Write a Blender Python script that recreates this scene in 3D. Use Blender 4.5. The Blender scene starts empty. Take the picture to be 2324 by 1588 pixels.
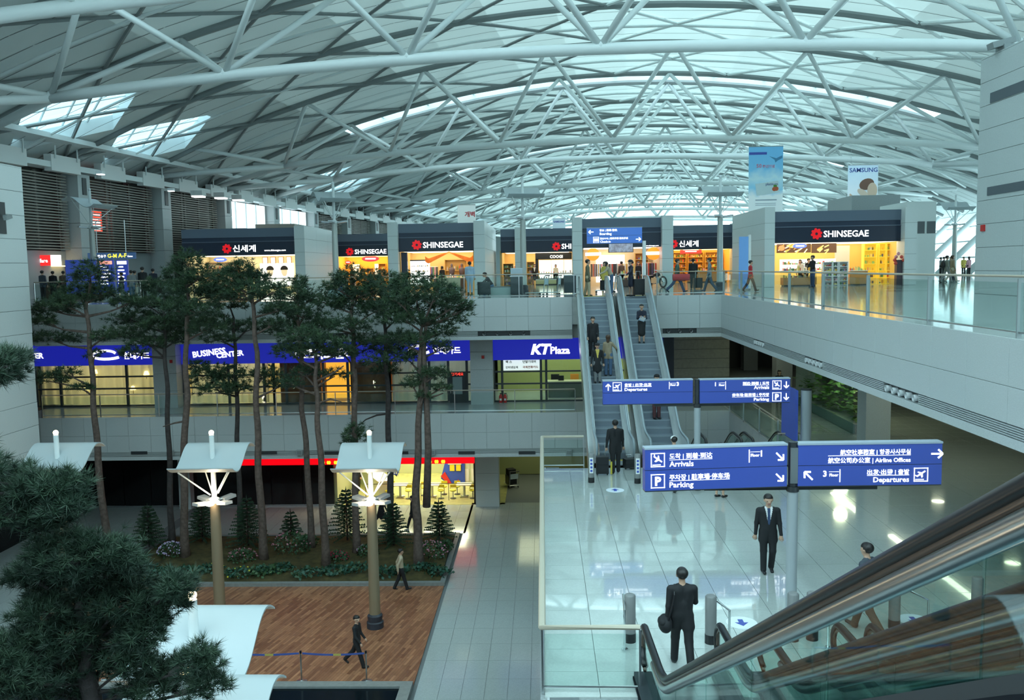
import bpy, bmesh, math, random
import numpy as np
from mathutils import Vector, Matrix, Euler
random.seed(7)
S = bpy.context.scene
COL = S.collection
# ---------------------------------------------------------------- camera, sky, exposure
F_PX, W_PX, H_PX = 2000.0, 2324.0, 1588.0
Z1, Z2, Z3, ZC = 0.0, 5.9, 11.4, 12.8          # ground hall, bridge level, departure level, eye height
_y = Vector((68, 187, 2000)).normalized()
_z = Vector((-367, 21600, -2000)); _z = (_z - _y * _z.dot(_y)).normalized()
_x = Vector((_y.y*_z.z-_y.z*_z.y, _y.z*_z.x-_y.x*_z.z, _y.x*_z.y-_y.y*_z.x))
if _x.x < 0: _x = -_x
RGT = Vector((_x.x, _y.x, _z.x)); UP = Vector((_x.y, _y.y, _z.y)); FWD = Vector((_x.z, _y.z, _z.z))
cam_d = bpy.data.cameras.new('camera'); cam = bpy.data.objects.new('camera', cam_d); COL.objects.link(cam)
cam_d.sensor_width = 36.0; cam_d.lens = 36.0*F_PX/W_PX; cam_d.clip_start = .1; cam_d.clip_end = 900
m = Matrix.Identity(4)
for i in range(3):
    m[i][0] = RGT[i]; m[i][1] = UP[i]; m[i][2] = -FWD[i]
m.translation = (0, 0, ZC)
cam.matrix_world = m
S.camera = cam
world = bpy.data.worlds.new('sky'); S.world = world; world.use_nodes = True
bg = world.node_tree.nodes['Background']; bg.inputs['Color'].default_value = (.66, .945, 1.0, 1); bg.inputs['Strength'].default_value = 2.3
vs = S.view_settings
vs.view_transform = 'Standard'; vs.look = 'None'; vs.gamma = 1.0; vs.use_curve_mapping = False; vs.exposure = 0.72
cy = S.cycles
cy.max_bounces = 5; cy.diffuse_bounces = 4; cy.glossy_bounces = 2; cy.transmission_bounces = 2; cy.transparent_max_bounces = 14
cy.use_adaptive_sampling = True; cy.adaptive_threshold = .07
cy.sample_clamp_indirect = 6.0; cy.caustics_reflective = False; cy.caustics_refractive = False
cy.use_denoising = True

def ray(x, y):
    return RGT*((x-W_PX/2)/F_PX) + UP*((H_PX/2-y)/F_PX) + FWD
def at(x, y, Y):
    "world point on the ray of a picture position, at world depth Y"
    r = ray(x, y); t = Y/r.y
    return Vector((r.x*t, Y, ZC+r.z*t))
def onz(x, y, z):
    r = ray(x, y); t = (z-ZC)/r.z
    return Vector((r.x*t, r.y*t, z))
def X_(x, Y, y=640): return at(x, y, Y).x
def Zat(x, y, Y): return at(x, y, Y).z

# ---------------------------------------------------------------- materials
MATS = {}
def mat(name, col, rough=.5, metal=0., spec=.5, emit=None, estr=0., noise=None, nscale=20., bump=0., bscale=60., coat=0.):
    if name in MATS: return MATS[name]
    M = bpy.data.materials.new(name); M.use_nodes = True
    nt = M.node_tree; b = nt.nodes['Principled BSDF']
    b.inputs['Base Color'].default_value = (*col, 1); b.inputs['Roughness'].default_value = rough
    b.inputs['Metallic'].default_value = metal; b.inputs['Specular IOR Level'].default_value = spec
    if coat: b.inputs['Coat Weight'].default_value = coat
    if emit:
        b.inputs['Emission Color'].default_value = (*emit, 1); b.inputs['Emission Strength'].default_value = estr
    if noise or bump:
        tc = nt.nodes.new('ShaderNodeTexCoord')
    if noise:
        n = nt.nodes.new('ShaderNodeTexNoise'); n.inputs['Scale'].default_value = nscale; n.inputs['Detail'].default_value = 4
        nt.links.new(tc.outputs['Object'], n.inputs['Vector'])
        r = nt.nodes.new('ShaderNodeValToRGB')
        r.color_ramp.elements[0].position = .3; r.color_ramp.elements[1].position = .7
        r.color_ramp.elements[0].color = (*[max(0, c*(1-noise)) for c in col], 1)
        r.color_ramp.elements[1].color = (*[min(1, c*(1+noise)) for c in col], 1)
        nt.links.new(n.outputs['Fac'], r.inputs['Fac']); nt.links.new(r.outputs['Color'], b.inputs['Base Color'])
    if bump:
        n2 = nt.nodes.new('ShaderNodeTexNoise'); n2.inputs['Scale'].default_value = bscale
        nt.links.new(tc.outputs['Object'], n2.inputs['Vector'])
        bp = nt.nodes.new('ShaderNodeBump'); bp.inputs['Strength'].default_value = bump; bp.inputs['Distance'].default_value = .02
        nt.links.new(n2.outputs['Fac'], bp.inputs['Height']); nt.links.new(bp.outputs['Normal'], b.inputs['Normal'])
    MATS[name] = M
    return M
def glassmat(name, tint=(.82, .95, .93), refl=.08, rough=.02):
    M = bpy.data.materials.new(name); M.use_nodes = True; nt = M.node_tree
    for n in list(nt.nodes): nt.nodes.remove(n)
    o = nt.nodes.new('ShaderNodeOutputMaterial'); mx = nt.nodes.new('ShaderNodeMixShader')
    t = nt.nodes.new('ShaderNodeBsdfTransparent'); t.inputs['Color'].default_value = (*tint, 1)
    g = nt.nodes.new('ShaderNodeBsdfGlossy'); g.inputs['Roughness'].default_value = rough
    fr = nt.nodes.new('ShaderNodeLayerWeight'); fr.inputs['Blend'].default_value = .18
    mr = nt.nodes.new('ShaderNodeMapRange'); mr.inputs['To Min'].default_value = refl*.6; mr.inputs['To Max'].default_value = min(.6, refl*5)
    nt.links.new(fr.outputs['Fresnel'], mr.inputs['Value']); nt.links.new(mr.outputs['Result'], mx.inputs['Fac'])
    nt.links.new(t.outputs[0], mx.inputs[1]); nt.links.new(g.outputs[0], mx.inputs[2]); nt.links.new(mx.outputs[0], o.inputs['Surface'])
    MATS[name] = M
    return M
def em(name, col, strength):
    return mat(name, tuple(min(1, c) for c in col), .6, emit=col, estr=strength)

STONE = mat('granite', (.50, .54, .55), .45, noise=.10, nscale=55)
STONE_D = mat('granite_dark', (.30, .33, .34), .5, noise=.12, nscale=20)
STONE_L = mat('granite_pale', (.70, .75, .76), .45, noise=.07, nscale=40)
JOINT = mat('joint', (.16, .18, .19), .8)
TILE = mat('tile_bridge', (.54, .59, .58), .10, noise=.05, nscale=30, spec=1.0, coat=1.0)
TILE_G = mat('tile_hall', (.42, .47, .47), .12, noise=.07, nscale=20, spec=.8)
FLOOR3 = mat('floor_polished', (.44, .48, .47), .08, noise=.12, nscale=2.5, spec=.7, bump=.10, bscale=1.6)
def sheet(name, col, frac):
    "roof sheet that lets some daylight through"
    M = mat(name, col, .6); nt = M.node_tree; b = nt.nodes['Principled BSDF']; o = nt.nodes['Material Output']
    t = nt.nodes.new('ShaderNodeBsdfTranslucent'); t.inputs['Color'].default_value = (.90, 1, .97, 1)
    mx = nt.nodes.new('ShaderNodeMixShader'); mx.inputs['Fac'].default_value = frac
    nt.links.new(b.outputs[0], mx.inputs[1]); nt.links.new(t.outputs[0], mx.inputs[2]); nt.links.new(mx.outputs[0], o.inputs['Surface'])
    return M
CEILS = [sheet('roof_sheet_%d' % k, (.68, .73, .73), .006+.0235*k) for k in range(10)]  # translucency graded to brighten the middle of the vault
def ceil_mat(s_): return CEILS[max(0, min(9, round(9*math.exp(-((s_-6)/17.)**2))))]
CEIL_M = CEILS[6]  # higher translucency given to the far sheets to brighten the far roof
STEELW = mat('white_steel', (.80, .85, .86), .38, spec=.5)
STEELR = mat('rib_steel', (.24, .265, .27), .5)
STEEL = mat('brushed_steel', (.62, .65, .67), .28, metal=1.)
CHROME = mat('chrome', (.8, .82, .84), .12, metal=1.)
DKMETAL = mat('dark_metal', (.03, .035, .04), .4)
GREYMET = mat('grey_metal', (.30, .33, .34), .45, metal=.3)
BLACK = mat('black_rubber', (.012, .013, .016), .35)
NAVY = mat('navy_fascia', (.022, .032, .062), .35)
NAVY2 = mat('slate_fascia', (.13, .17, .235), .4)
SIGNB = mat('sign_blue', (.042, .078, .36), .4, emit=(.04, .08, .4), estr=.10)
WHITE_E = em('white_lit', (1, 1, 1), 1.1)
WHITE = mat('white_paint', (.8, .82, .82), .45)
RED = mat('red_paint', (.55, .02, .02), .4)
REDLOGO = mat('red_logo', (.6, .01, .015), .4, emit=(.8, .01, .02), estr=.35)
WOODRAIL = mat('rail_wood', (.40, .34, .27), .4)
BRONZE = mat('lamp_bronze', (.30, .235, .155), .45, metal=.35)
GLASS = glassmat('clear_glass', (.90, .965, .95), .045)
GLASS_G = glassmat('green_glass', (.80, .915, .885), .05)
GLASS_S = glassmat('sky_glass', (.95, .99, 1), .03)
GLASS_T = glassmat('skylight_glass', (.40, .47, .50), .03)
GLASS_D = glassmat('dark_glass', (.10, .12, .13), .10)
SKIN = mat('skin', (.55, .34, .24), .55); EYE = mat('eye_dark', (.03, .02, .02), .4); LIP = mat('lip', (.42, .16, .14), .5)
HAIR = mat('hair_black', (.012, .010, .010), .45)

# ---------------------------------------------------------------- mesh helpers
class MB:
    def __init__(s): s.v = []; s.f = []; s.mi = []; s.cur = 0
    def add(s, vs, fs):
        b = len(s.v); s.v.extend([tuple(p) for p in vs])
        for f in fs: s.f.append(tuple(b+i for i in f)); s.mi.append(s.cur)
        return s
    def box(s, x0, x1, y0, y1, z0, z1):
        return s.add([(x0,y0,z0),(x1,y0,z0),(x1,y1,z0),(x0,y1,z0),(x0,y0,z1),(x1,y0,z1),(x1,y1,z1),(x0,y1,z1)],
                     [(0,3,2,1),(4,5,6,7),(0,1,5,4),(1,2,6,5),(2,3,7,6),(3,0,4,7)])
    def cbox(s, c, d, rz=0., ry=0., rx=0.):
        M = Matrix.Translation(Vector(c)) @ Euler((rx, ry, rz)).to_matrix().to_4x4()
        h = [k/2 for k in d]
        P = [M @ Vector((sx*h[0], sy*h[1], sz*h[2])) for sz in (-1,1) for sx, sy in ((-1,-1),(1,-1),(1,1),(-1,1))]
        return s.add(P, [(0,3,2,1),(4,5,6,7),(0,1,5,4),(1,2,6,5),(2,3,7,6),(3,0,4,7)])
    def tube(s, pts, r, n=8, cap=True, flat=1.0, up=None):
        pts = [Vector(p) for p in pts]
        rr = r if isinstance(r, (list, tuple)) else [r]*len(pts)
        rings = []
        prev = None
        for i, p in enumerate(pts):
            t = (pts[min(i+1, len(pts)-1)] - pts[max(i-1, 0)])
            if t.length < 1e-9: t = Vector((0,0,1))
            t.normalize()
            a = (up.cross(t) if up is not None else (prev - t*prev.dot(t)) if prev is not None else t.orthogonal())
            if a.length < 1e-6: a = t.orthogonal()
            a.normalize(); prev = a.copy(); b = t.cross(a)
            rings.append([p + a*(math.cos(k*2*math.pi/n)*rr[i]) + b*(math.sin(k*2*math.pi/n)*rr[i]*flat) for k in range(n)])
        vs = [q for R in rings for q in R]; fs = []
        for i in range(len(pts)-1):
            for k in range(n):
                fs.append((i*n+k, i*n+(k+1)%n, (i+1)*n+(k+1)%n, (i+1)*n+k))
        if cap:
            fs.append(tuple(range(n-1, -1, -1))); fs.append(tuple((len(pts)-1)*n+k for k in range(n)))
        return s.add(vs, fs)
    def cyl(s, c, r, z0, z1, n=16, r2=None):
        return s.tube([(c[0],c[1],z0),(c[0],c[1],z1)], [r, r if r2 is None else r2], n)
    def lathe(s, c, prof, n=16):
        vs = []; fs = []
        for (r, z) in prof:
            for k in range(n):
                a = 2*math.pi*k/n; vs.append((c[0]+r*math.cos(a), c[1]+r*math.sin(a), c[2]+z))
        for i in range(len(prof)-1):
            for k in range(n): fs.append((i*n+k, i*n+(k+1)%n, (i+1)*n+(k+1)%n, (i+1)*n+k))
        fs.append(tuple(range(n-1,-1,-1))); fs.append(tuple((len(prof)-1)*n+k for k in range(n)))
        return s.add(vs, fs)
    def ball(s, c, r, n=12, m_=8, sc=(1,1,1)):
        vs = []; fs = []
        for i in range(m_+1):
            ph = math.pi*i/m_
            for k in range(n):
                a = 2*math.pi*k/n
                vs.append((c[0]+r*sc[0]*math.sin(ph)*math.cos(a), c[1]+r*sc[1]*math.sin(ph)*math.sin(a), c[2]-r*sc[2]*math.cos(ph)))
        for i in range(m_):
            for k in range(n): fs.append((i*n+k, i*n+(k+1)%n, (i+1)*n+(k+1)%n, (i+1)*n+k))
        return s.add(vs, fs)
    def prism(s, poly, z0, z1):
        n = len(poly)
        vs = [(p[0],p[1],z0) for p in poly]+[(p[0],p[1],z1) for p in poly]
        fs = [tuple(range(n-1,-1,-1)), tuple(range(n,2*n))]+[(i,(i+1)%n,n+(i+1)%n,n+i) for i in range(n)]
        return s.add(vs, fs)
    def prism_xz(s, poly, y0, y1):
        n = len(poly)
        vs = [(p[0],y0,p[1]) for p in poly]+[(p[0],y1,p[1]) for p in poly]
        fs = [tuple(range(n)), tuple(range(2*n-1,n-1,-1))]+[(i,n+i,n+(i+1)%n,(i+1)%n) for i in range(n)]
        return s.add(vs, fs)
    def prism_yz(s, poly, x0, x1):
        n = len(poly)
        vs = [(x0,p[0],p[1]) for p in poly]+[(x1,p[0],p[1]) for p in poly]
        fs = [tuple(range(n-1,-1,-1)), tuple(range(n,2*n))]+[(i,(i+1)%n,n+(i+1)%n,n+i) for i in range(n)]
        return s.add(vs, fs)
    def mesh(s, name, mats, smooth=False):
        me = bpy.data.meshes.new(name)
        me.from_pydata(s.v, [], s.f)
        for M in (mats if isinstance(mats, (list, tuple)) else [mats]): me.materials.append(M)
        if any(s.mi): me.polygons.foreach_set('material_index', s.mi)
        if smooth is True: me.polygons.foreach_set('use_smooth', [True]*len(me.polygons))
        me.update()
        if smooth == 'auto':
            try: me.shade_smooth_by_angle() if hasattr(me, 'shade_smooth_by_angle') else None
            except Exception: pass
            me.polygons.foreach_set('use_smooth', [True]*len(me.polygons)); me.set_sharp_from_angle(angle=.7)
        return me
    def build(s, name, mats, parent=None, loc=None, rz=0., smooth=False):
        return put(name, s.mesh(name, mats, smooth), parent, loc, rz)
def put(name, me, parent=None, loc=None, rz=0.):
    o = bpy.data.objects.new(name, me); COL.objects.link(o)
    if parent is not None: o.parent = parent
    if loc is not None: o.location = loc
    if rz: o.rotation_euler = (0, 0, rz)
    return o
def thing(name, label, cat, loc=(0,0,0), rz=0., group=None):
    o = bpy.data.objects.new(name, None); COL.objects.link(o); o.location = loc; o.rotation_euler = (0,0,rz)
    o['label'] = label; o['category'] = cat
    if group: o['group'] = group
    return o
def tag(o, label, cat, group=None, kind=None):
    o['label'] = label; o['category'] = cat
    if group: o['group'] = group
    if kind: o['kind'] = kind
    return o
def struct(o, label=None):
    o['kind'] = 'structure'
    if label: o['label'] = label
    return o
def sgroup(name, label, loc=(0,0,0)):
    o = bpy.data.objects.new(name, None); COL.objects.link(o); o.location = loc
    return struct(o, label)
def stuff(o): o['kind'] = 'stuff'; return o
def copytree(o, parent=None):
    c = o.copy(); COL.objects.link(c)
    if parent is not None: c.parent = parent
    for ch in [k for k in KIDS(o)]: copytree(ch, c)
    return c
def KIDS(o): return list(o.children)
BOXM = {}
def boxmesh(d, M, bev=0.):
    "a shared box mesh (centre at origin) with chamfered rim"
    key = (tuple(round(k, 3) for k in d), M.name, bev)
    if key not in BOXM:
        b = MB(); h = [k/2 for k in d]
        b.box(-h[0],h[0],-h[1],h[1],-h[2],h[2])
        me = b.mesh('piece', M)
        if bev:
            bm = bmesh.new(); bm.from_mesh(me)
            bmesh.ops.bevel(bm, geom=bm.edges[:], offset=bev, segments=1, affect='EDGES'); bm.to_mesh(me); bm.free()
        BOXM[key] = me
    return BOXM[key]
TXT = {}
FONT_KEEP = bpy.data.curves.new('font_keep', 'FONT'); FONT_KEEP.body = '가A漢'; FONT_KEEP.use_fake_user = True
_fo = bpy.data.objects.new('font_keep', FONT_KEEP); _fo.to_mesh(); 
def text_mesh(body, size, M, bold=.0, ext=.008, align='LEFT', shear=0.):
    key = (body, size, M.name, bold, align, shear)
    if key in TXT: return TXT[key]
    c = bpy.data.curves.new('lettering', 'FONT'); c.body = body; c.font = FONT_KEEP.font; c.size = size; c.offset = bold*size; c.extrude = ext
    c.align_x = align; c.resolution_u = 2; c.shear = shear
    o = bpy.data.objects.new('lettering_tmp', c)
    me = o.to_mesh().copy(); o.to_mesh_clear(); me.name = 'lettering'
    me.materials.clear(); me.materials.append(M)
    bpy.data.objects.remove(o); bpy.data.curves.remove(c)
    TXT[key] = me
    return me
def text(body, size, M, parent, loc, rz=0., bold=.015, align='LEFT', name='lettering', sx=1., shear=0., rx=math.pi/2):
    "upright lettering; at rz=0 it faces -Y"
    o = put(name, text_mesh(body, size, M, bold, .006, align, shear), parent, loc)
    o.rotation_euler = (rx, 0, rz); o.scale = (sx, 1, 1)
    return o
# ================================================================ SETTING: floors
YF = 41.7                       # plane of the slab edges across the atrium
def tile_field(parent, rects, z, tx, ty, M, limit, name='tile', th=.03, keep=None):
    gap = .009
    me = boxmesh((tx-gap, ty-gap, th), M)
    cells = []
    for (x0, x1, y0, y1) in rects:
        nx = max(1, round((x1-x0)/tx)); ny = max(1, round((y1-y0)/ty))
        for i in range(nx):
            for j in range(ny): cells.append((x0+(i+.5)*tx, y0+(j+.5)*ty))
    def key(c):
        return (0 if keep and keep(*c) else 1, c[0]**2+c[1]**2)
    cells.sort(key=key)
    for (x, y) in cells[:limit]: put(name, me, parent, (x, y, z-th/2))
    if len(cells) > limit:
        b = MB()
        for (x, y) in cells[limit:]: b.box(x-tx/2+gap/2, x+tx/2-gap/2, y-ty/2+gap/2, y+ty/2-gap/2, z-th, z)
        stuff(b.build('far_tiles', M, parent))

fl1 = sgroup('floor', 'pale grey tiled ground floor of the arrivals hall')
b = MB(); b.box(-60, 40, -6, 62, -.4, -.032); b.build('floor_slab', JOINT, fl1)
tile_field(fl1, [(-4.02, .9, 12.2, 47.0), (-18.6, -4.02, 41.75, 47.0), (-32.6, -19.1, 20, 47), (.9, 14, 30.5, 47)], 0, .7, 1.3, TILE_G, 290,
           keep=lambda x, y: x > -18.7 and x < .9)
b = MB(); b.box(-11.2, -2.2, 47.0, 55, -.03, 0.0); b.build('restaurant_floor', mat('food_floor', (.52, .50, .20), .3, noise=.2, nscale=3), fl1)

fl2 = sgroup('floor_bridge', 'glossy pale tiled floor of the bridge level')
b = MB(); b.box(-.12, 27, 13.6, 30.05, 5.15, 5.868); b.box(8.82, 27, 30.1, 60, 4.4, 5.868); b.box(9.3, 27, 30.1, 60, 3.77, 4.4); b.build('bridge_slab', STONE_D, fl2)
tile_field(fl2, [(-.05, 8.95, 13.65, 29.9), (8.95, 26, 15, 46)], Z2, .9, .9, TILE, 295, keep=lambda x, y: x < 9)
b = MB(); b.box(-26, 8.8, YF+.02, 60, 4.4, 5.9); b.box(-26, 8.8, YF+.5, 60, 3.77, 4.4); o = b.build('slab_edge', TILE_G, fl2)
fl3 = sgroup('floor_departure', 'polished stone floor of the departure level')
b = MB(); b.box(-46, 50, YF+.02, 240, 10.1, 11.4); b.box(-46, 50, YF+.52, 240, 9.42, 10.1); b.build('departure_slab', FLOOR3, fl3)
b = MB(); b.box(8.42, 50, -3, YF+.02, 10.1, 11.4); b.box(8.92, 50, -3, YF+.02, 9.42, 10.1); b.build('gallery_slab', FLOOR3, fl3)

# ================================================================ slab edges clad in stone
VENTL = mat('vent_louvre', (.42, .46, .47), .5)
def spot_fixture(parent, x, z):
    o = put('spotlight', SPOT, parent, (x, 0, z))
    o['label'] = 'white round spotlight in the fascia slot'
    return o
bb = MB(); bb.tube([(0,.10,0),(0,-.03,-.01)], [.07,.082], 14, cap=False); bb.tube([(0,-.03,-.01),(0,.10,0)], [.066,.055], 14, cap=False); bb.cur = 1; bb.tube([(0,.05,0),(0,.045,0)], [.066,.066], 10)
SPOT = bb.mesh('spotlight', [mat('spot_white', (.75, .78, .8), .3), DKMETAL])
def fascia(name, label, L, rows, pw, zt, zb, vent, niches, origin, rz, skip=(), M=STONE, spotn=4, spacing=.42):
    "stone-clad slab edge: local x along, outward is -y"
    g = sgroup(name, label, origin); g.rotation_euler = (0, 0, rz)
    b = MB(); b.box(0, L, .03, .5, vent[1], zt-.01); b.box(0, L, .18, .5, zb, vent[1]); b.build('backing', JOINT, g)
    n = round(L/pw); w = L/n
    for (z0, z1) in rows:
        me = boxmesh((w-.009, .04, z1-z0-.009), M, .004)
        for i in range(n):
            put('panel', me, g, ((i+.5)*w, .01, (z0+z1)/2))
    lip = MB(); lip.box(0, L, -.01, .5, zb, vent[0]); lip.build('lip', M, g)
    # louvre lines between the niches
    xs = 0.
    for (a, c, k) in sorted(niches)+[(L, L, 0)]:
        if a-xs > .2:
            for j in range(5):
                zz = vent[0]+.02+j*(vent[1]-vent[0]-.02)/5
                lv = MB(); lv.box(xs, a, .0, .12, zz, zz+.026); lv.build('louvre', VENTL, g)
        if c > a:
            nb = MB(); nb.box(a, c, .10, .2, vent[0], vent[1]); nb.build('niche', DKMETAL, g)
            for q in range(k): spot_fixture(g, a+(q+.5)*(c-a)/k, (vent[0]+vent[1])/2)
        xs = c
    return g
rows3 = [(10.52, 11.4), (9.84, 10.52)]
fascia('wall_upper_left', 'granite panelled edge of the departure floor behind the pines', 26.0, rows3, 1.03, 11.4, 9.42, (9.6, 9.84),
       [(5.2, 7.4, 5), (13.1, 15.3, 5), (21.5, 24.0, 4)], (-24.6, YF, 0), 0)
fascia('wall_upper_middle', 'short granite panelled edge of the departure floor beside the long escalators', 3.05, rows3, 1.015, 11.4, 9.42, (9.6, 9.84),
       [(.3, 1.9, 3)], (5.35, YF, 0), 0)
fascia('wall_upper_right', 'long granite panelled edge of the right-hand gallery', 40., rows3, 1.6, 11.4, 9.42, (9.6, 9.84),
       [(6.4, 8.0, 5), (13.2, 15.0, 5), (19.8, 21.8, 5)], (8.4, YF, 0), -math.pi/2)
rows2 = [(4.98, 5.9), (4.16, 4.98)]
fascia('wall_middle_left', 'dull granite panelled edge of the second floor', 26.2, rows2, 1.1, 5.9, 3.77, (3.95, 4.16), [], (-24.6, YF, 0), 0)
fascia('wall_middle_right', 'granite panelled edge behind the descending escalators', 7.2, rows2, 1.1, 5.9, 3.77, (3.95, 4.16), [], (1.6, YF, 0), 0)
fascia('wall_well_side', 'granite panelled side of the escalator opening', 11.5, rows2, 1.1, 5.9, 3.77, (3.95, 4.16), [], (8.8, YF, 0), -math.pi/2)
fascia('wall_bridge_end', 'stone edge of the bridge above the hall', 16.9, [(5.3, 5.9)], 1.1, 5.9, 4.9, (5.1, 5.3), [], (0, 30.1, 0), -math.pi/2)

# ================================================================ towers
def clad_tower(name, label, x0, x1, y0, y1, z0, z1, face, rowh, colw, M, rough=0.):
    "stone block with a panelled face: face = '+x', '-x' or '-y' (list)"
    g = sgroup(name, label)
    b = MB(); e = .03
    b.box(x0+e, x1-e, y0+e, y1, z0, z1); b.build('core', JOINT, g)
    t = MB(); t.box(x0, x1, y0, y1, z1, z1+.05); t.build('coping', M, g)
    n = max(1, round((z1-z0)/rowh)); h = (z1-z0)/n
    for fc in face:
        L = (y1-y0) if 'x' in fc else (x1-x0)
        k = max(1, round(L/colw)); w = L/k
        for i in range(k):
            for j in range(n):
                zc = z0+(j+.5)*h
                dd = random.uniform(-rough, rough)
                if fc == '+x': put('panel', boxmesh((.05, w-.014, h-.016), M, .006), g, (x1-.025+dd, y0+(i+.5)*w, zc))
                elif fc == '-x': put('panel', boxmesh((.05, w-.014, h-.016), M, .006), g, (x0+.025+dd, y0+(i+.5)*w, zc))
                else: put('panel', boxmesh((w-.014, .05, h-.016), M, .006), g, (x0+(i+.5)*w, y0+.025+dd, zc))
    return g
LT_Y = 34.0
LT_E = 37.5; lx1 = at(70, 700, LT_E).x; lx0 = lx1; lz = at(52, 382, LT_E).z
clad_tower('wall_stone_left', 'pale stone tower face with rough courses at the atrium side', lx1-6, lx1, 14, LT_E, 4.3, lz, ['+x', '-y'], .98, 3.9, STONE_L, .012)
q = MB(); q.box(-25.7, -25.4, 18, 47, 0, 4.3); struct(q.build('wall_lower_left', mat('black_glass_wall', (.006,.008,.010), .15)), 'black glazed wall at the left of the ground floor')
cctv = thing('security_camera', 'small grey security camera in the dark slot of the stone pier', 'camera', (at(18, 492, 33.9).x, 33.6, Zat(18, 492, 33.9)))
# slot behind the camera
zc0, zc1 = Zat(18, 530, 35.9), Zat(18, 458, 35.9)
sb = MB(); cx = at(18, 492, 33.0).x
slot = MB(); slot.box(lx0-.01, lx0+.03, 35.6, 36.1, zc0, zc1); struct(slot.build('trim_1', DKMETAL), 'dark vertical slot in the stone tower')
cctv.location = (lx0+.05, 35.85, (zc0+zc1)/2)
q = MB(); q.cbox((.12,0,.06),(.16,.12,.12)); q.build('bracket', GREYMET, cctv)
q = MB(); q.cbox((.28,-.1,.0),(.14,.42,.14), 0, 0, .25); q.build('body', GREYMET, cctv)
RT_X = at(2212, 600, 38).x; RT_Z = at(2218, 138, 38).z
clad_tower('wall_stone_right', 'tall blue-grey stone tower standing on the right-hand gallery', RT_X, RT_X+9, 16, 38, Z3, RT_Z, ['-x', '-y'], .95, 3.6, STONE)
for k, (yy, hh) in enumerate(((222, .40), (434, .34))):
    z0 = Zat(2243, yy, 37.)
    q = MB(); q.box(RT_X-.03, RT_X+.02, 24, 37.1, z0-hh/2, z0+hh/2); struct(q.build('trim_%d' % (k+2), mat('slot_dark', (.10, .12, .14), .7)), 'long dark slot in the right stone tower')
q = MB(); zz = Zat(2222, 518, 37.6); q.box(RT_X-.06, RT_X+.01, 37.2, 37.5, zz-.13, zz+.13); o = q.build('fire_alarm', RED); tag(o, 'small red fire alarm box on the right stone tower', 'alarm')
al = MB(); al.cbox((0,0,.12),(.5,.7,.18)); al.cbox((-.2,0,.30),(.9,.5,.24), 0, -.25); o = al.build('floodlight', GREYMET, None, (RT_X+.3, 36.6, RT_Z+.05)); tag(o, 'grey floodlight on top of the right stone tower', 'floodlight')
# bench against the right tower
bn = thing('waiting_bench', 'dark low bench along the right stone tower behind the glass railing', 'bench', (RT_X-.6, 27, Z3))
q = MB(); q.box(-.25,.25,-4,4,.38,.46); q.build('seat', GREYMET, bn)
for yy in (-3.4, -1.2, 1.2, 3.4):
    q = MB(); q.box(-.2,.2,yy-.04,yy+.04,0,.38); q.build('leg', STEEL, bn)

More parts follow.
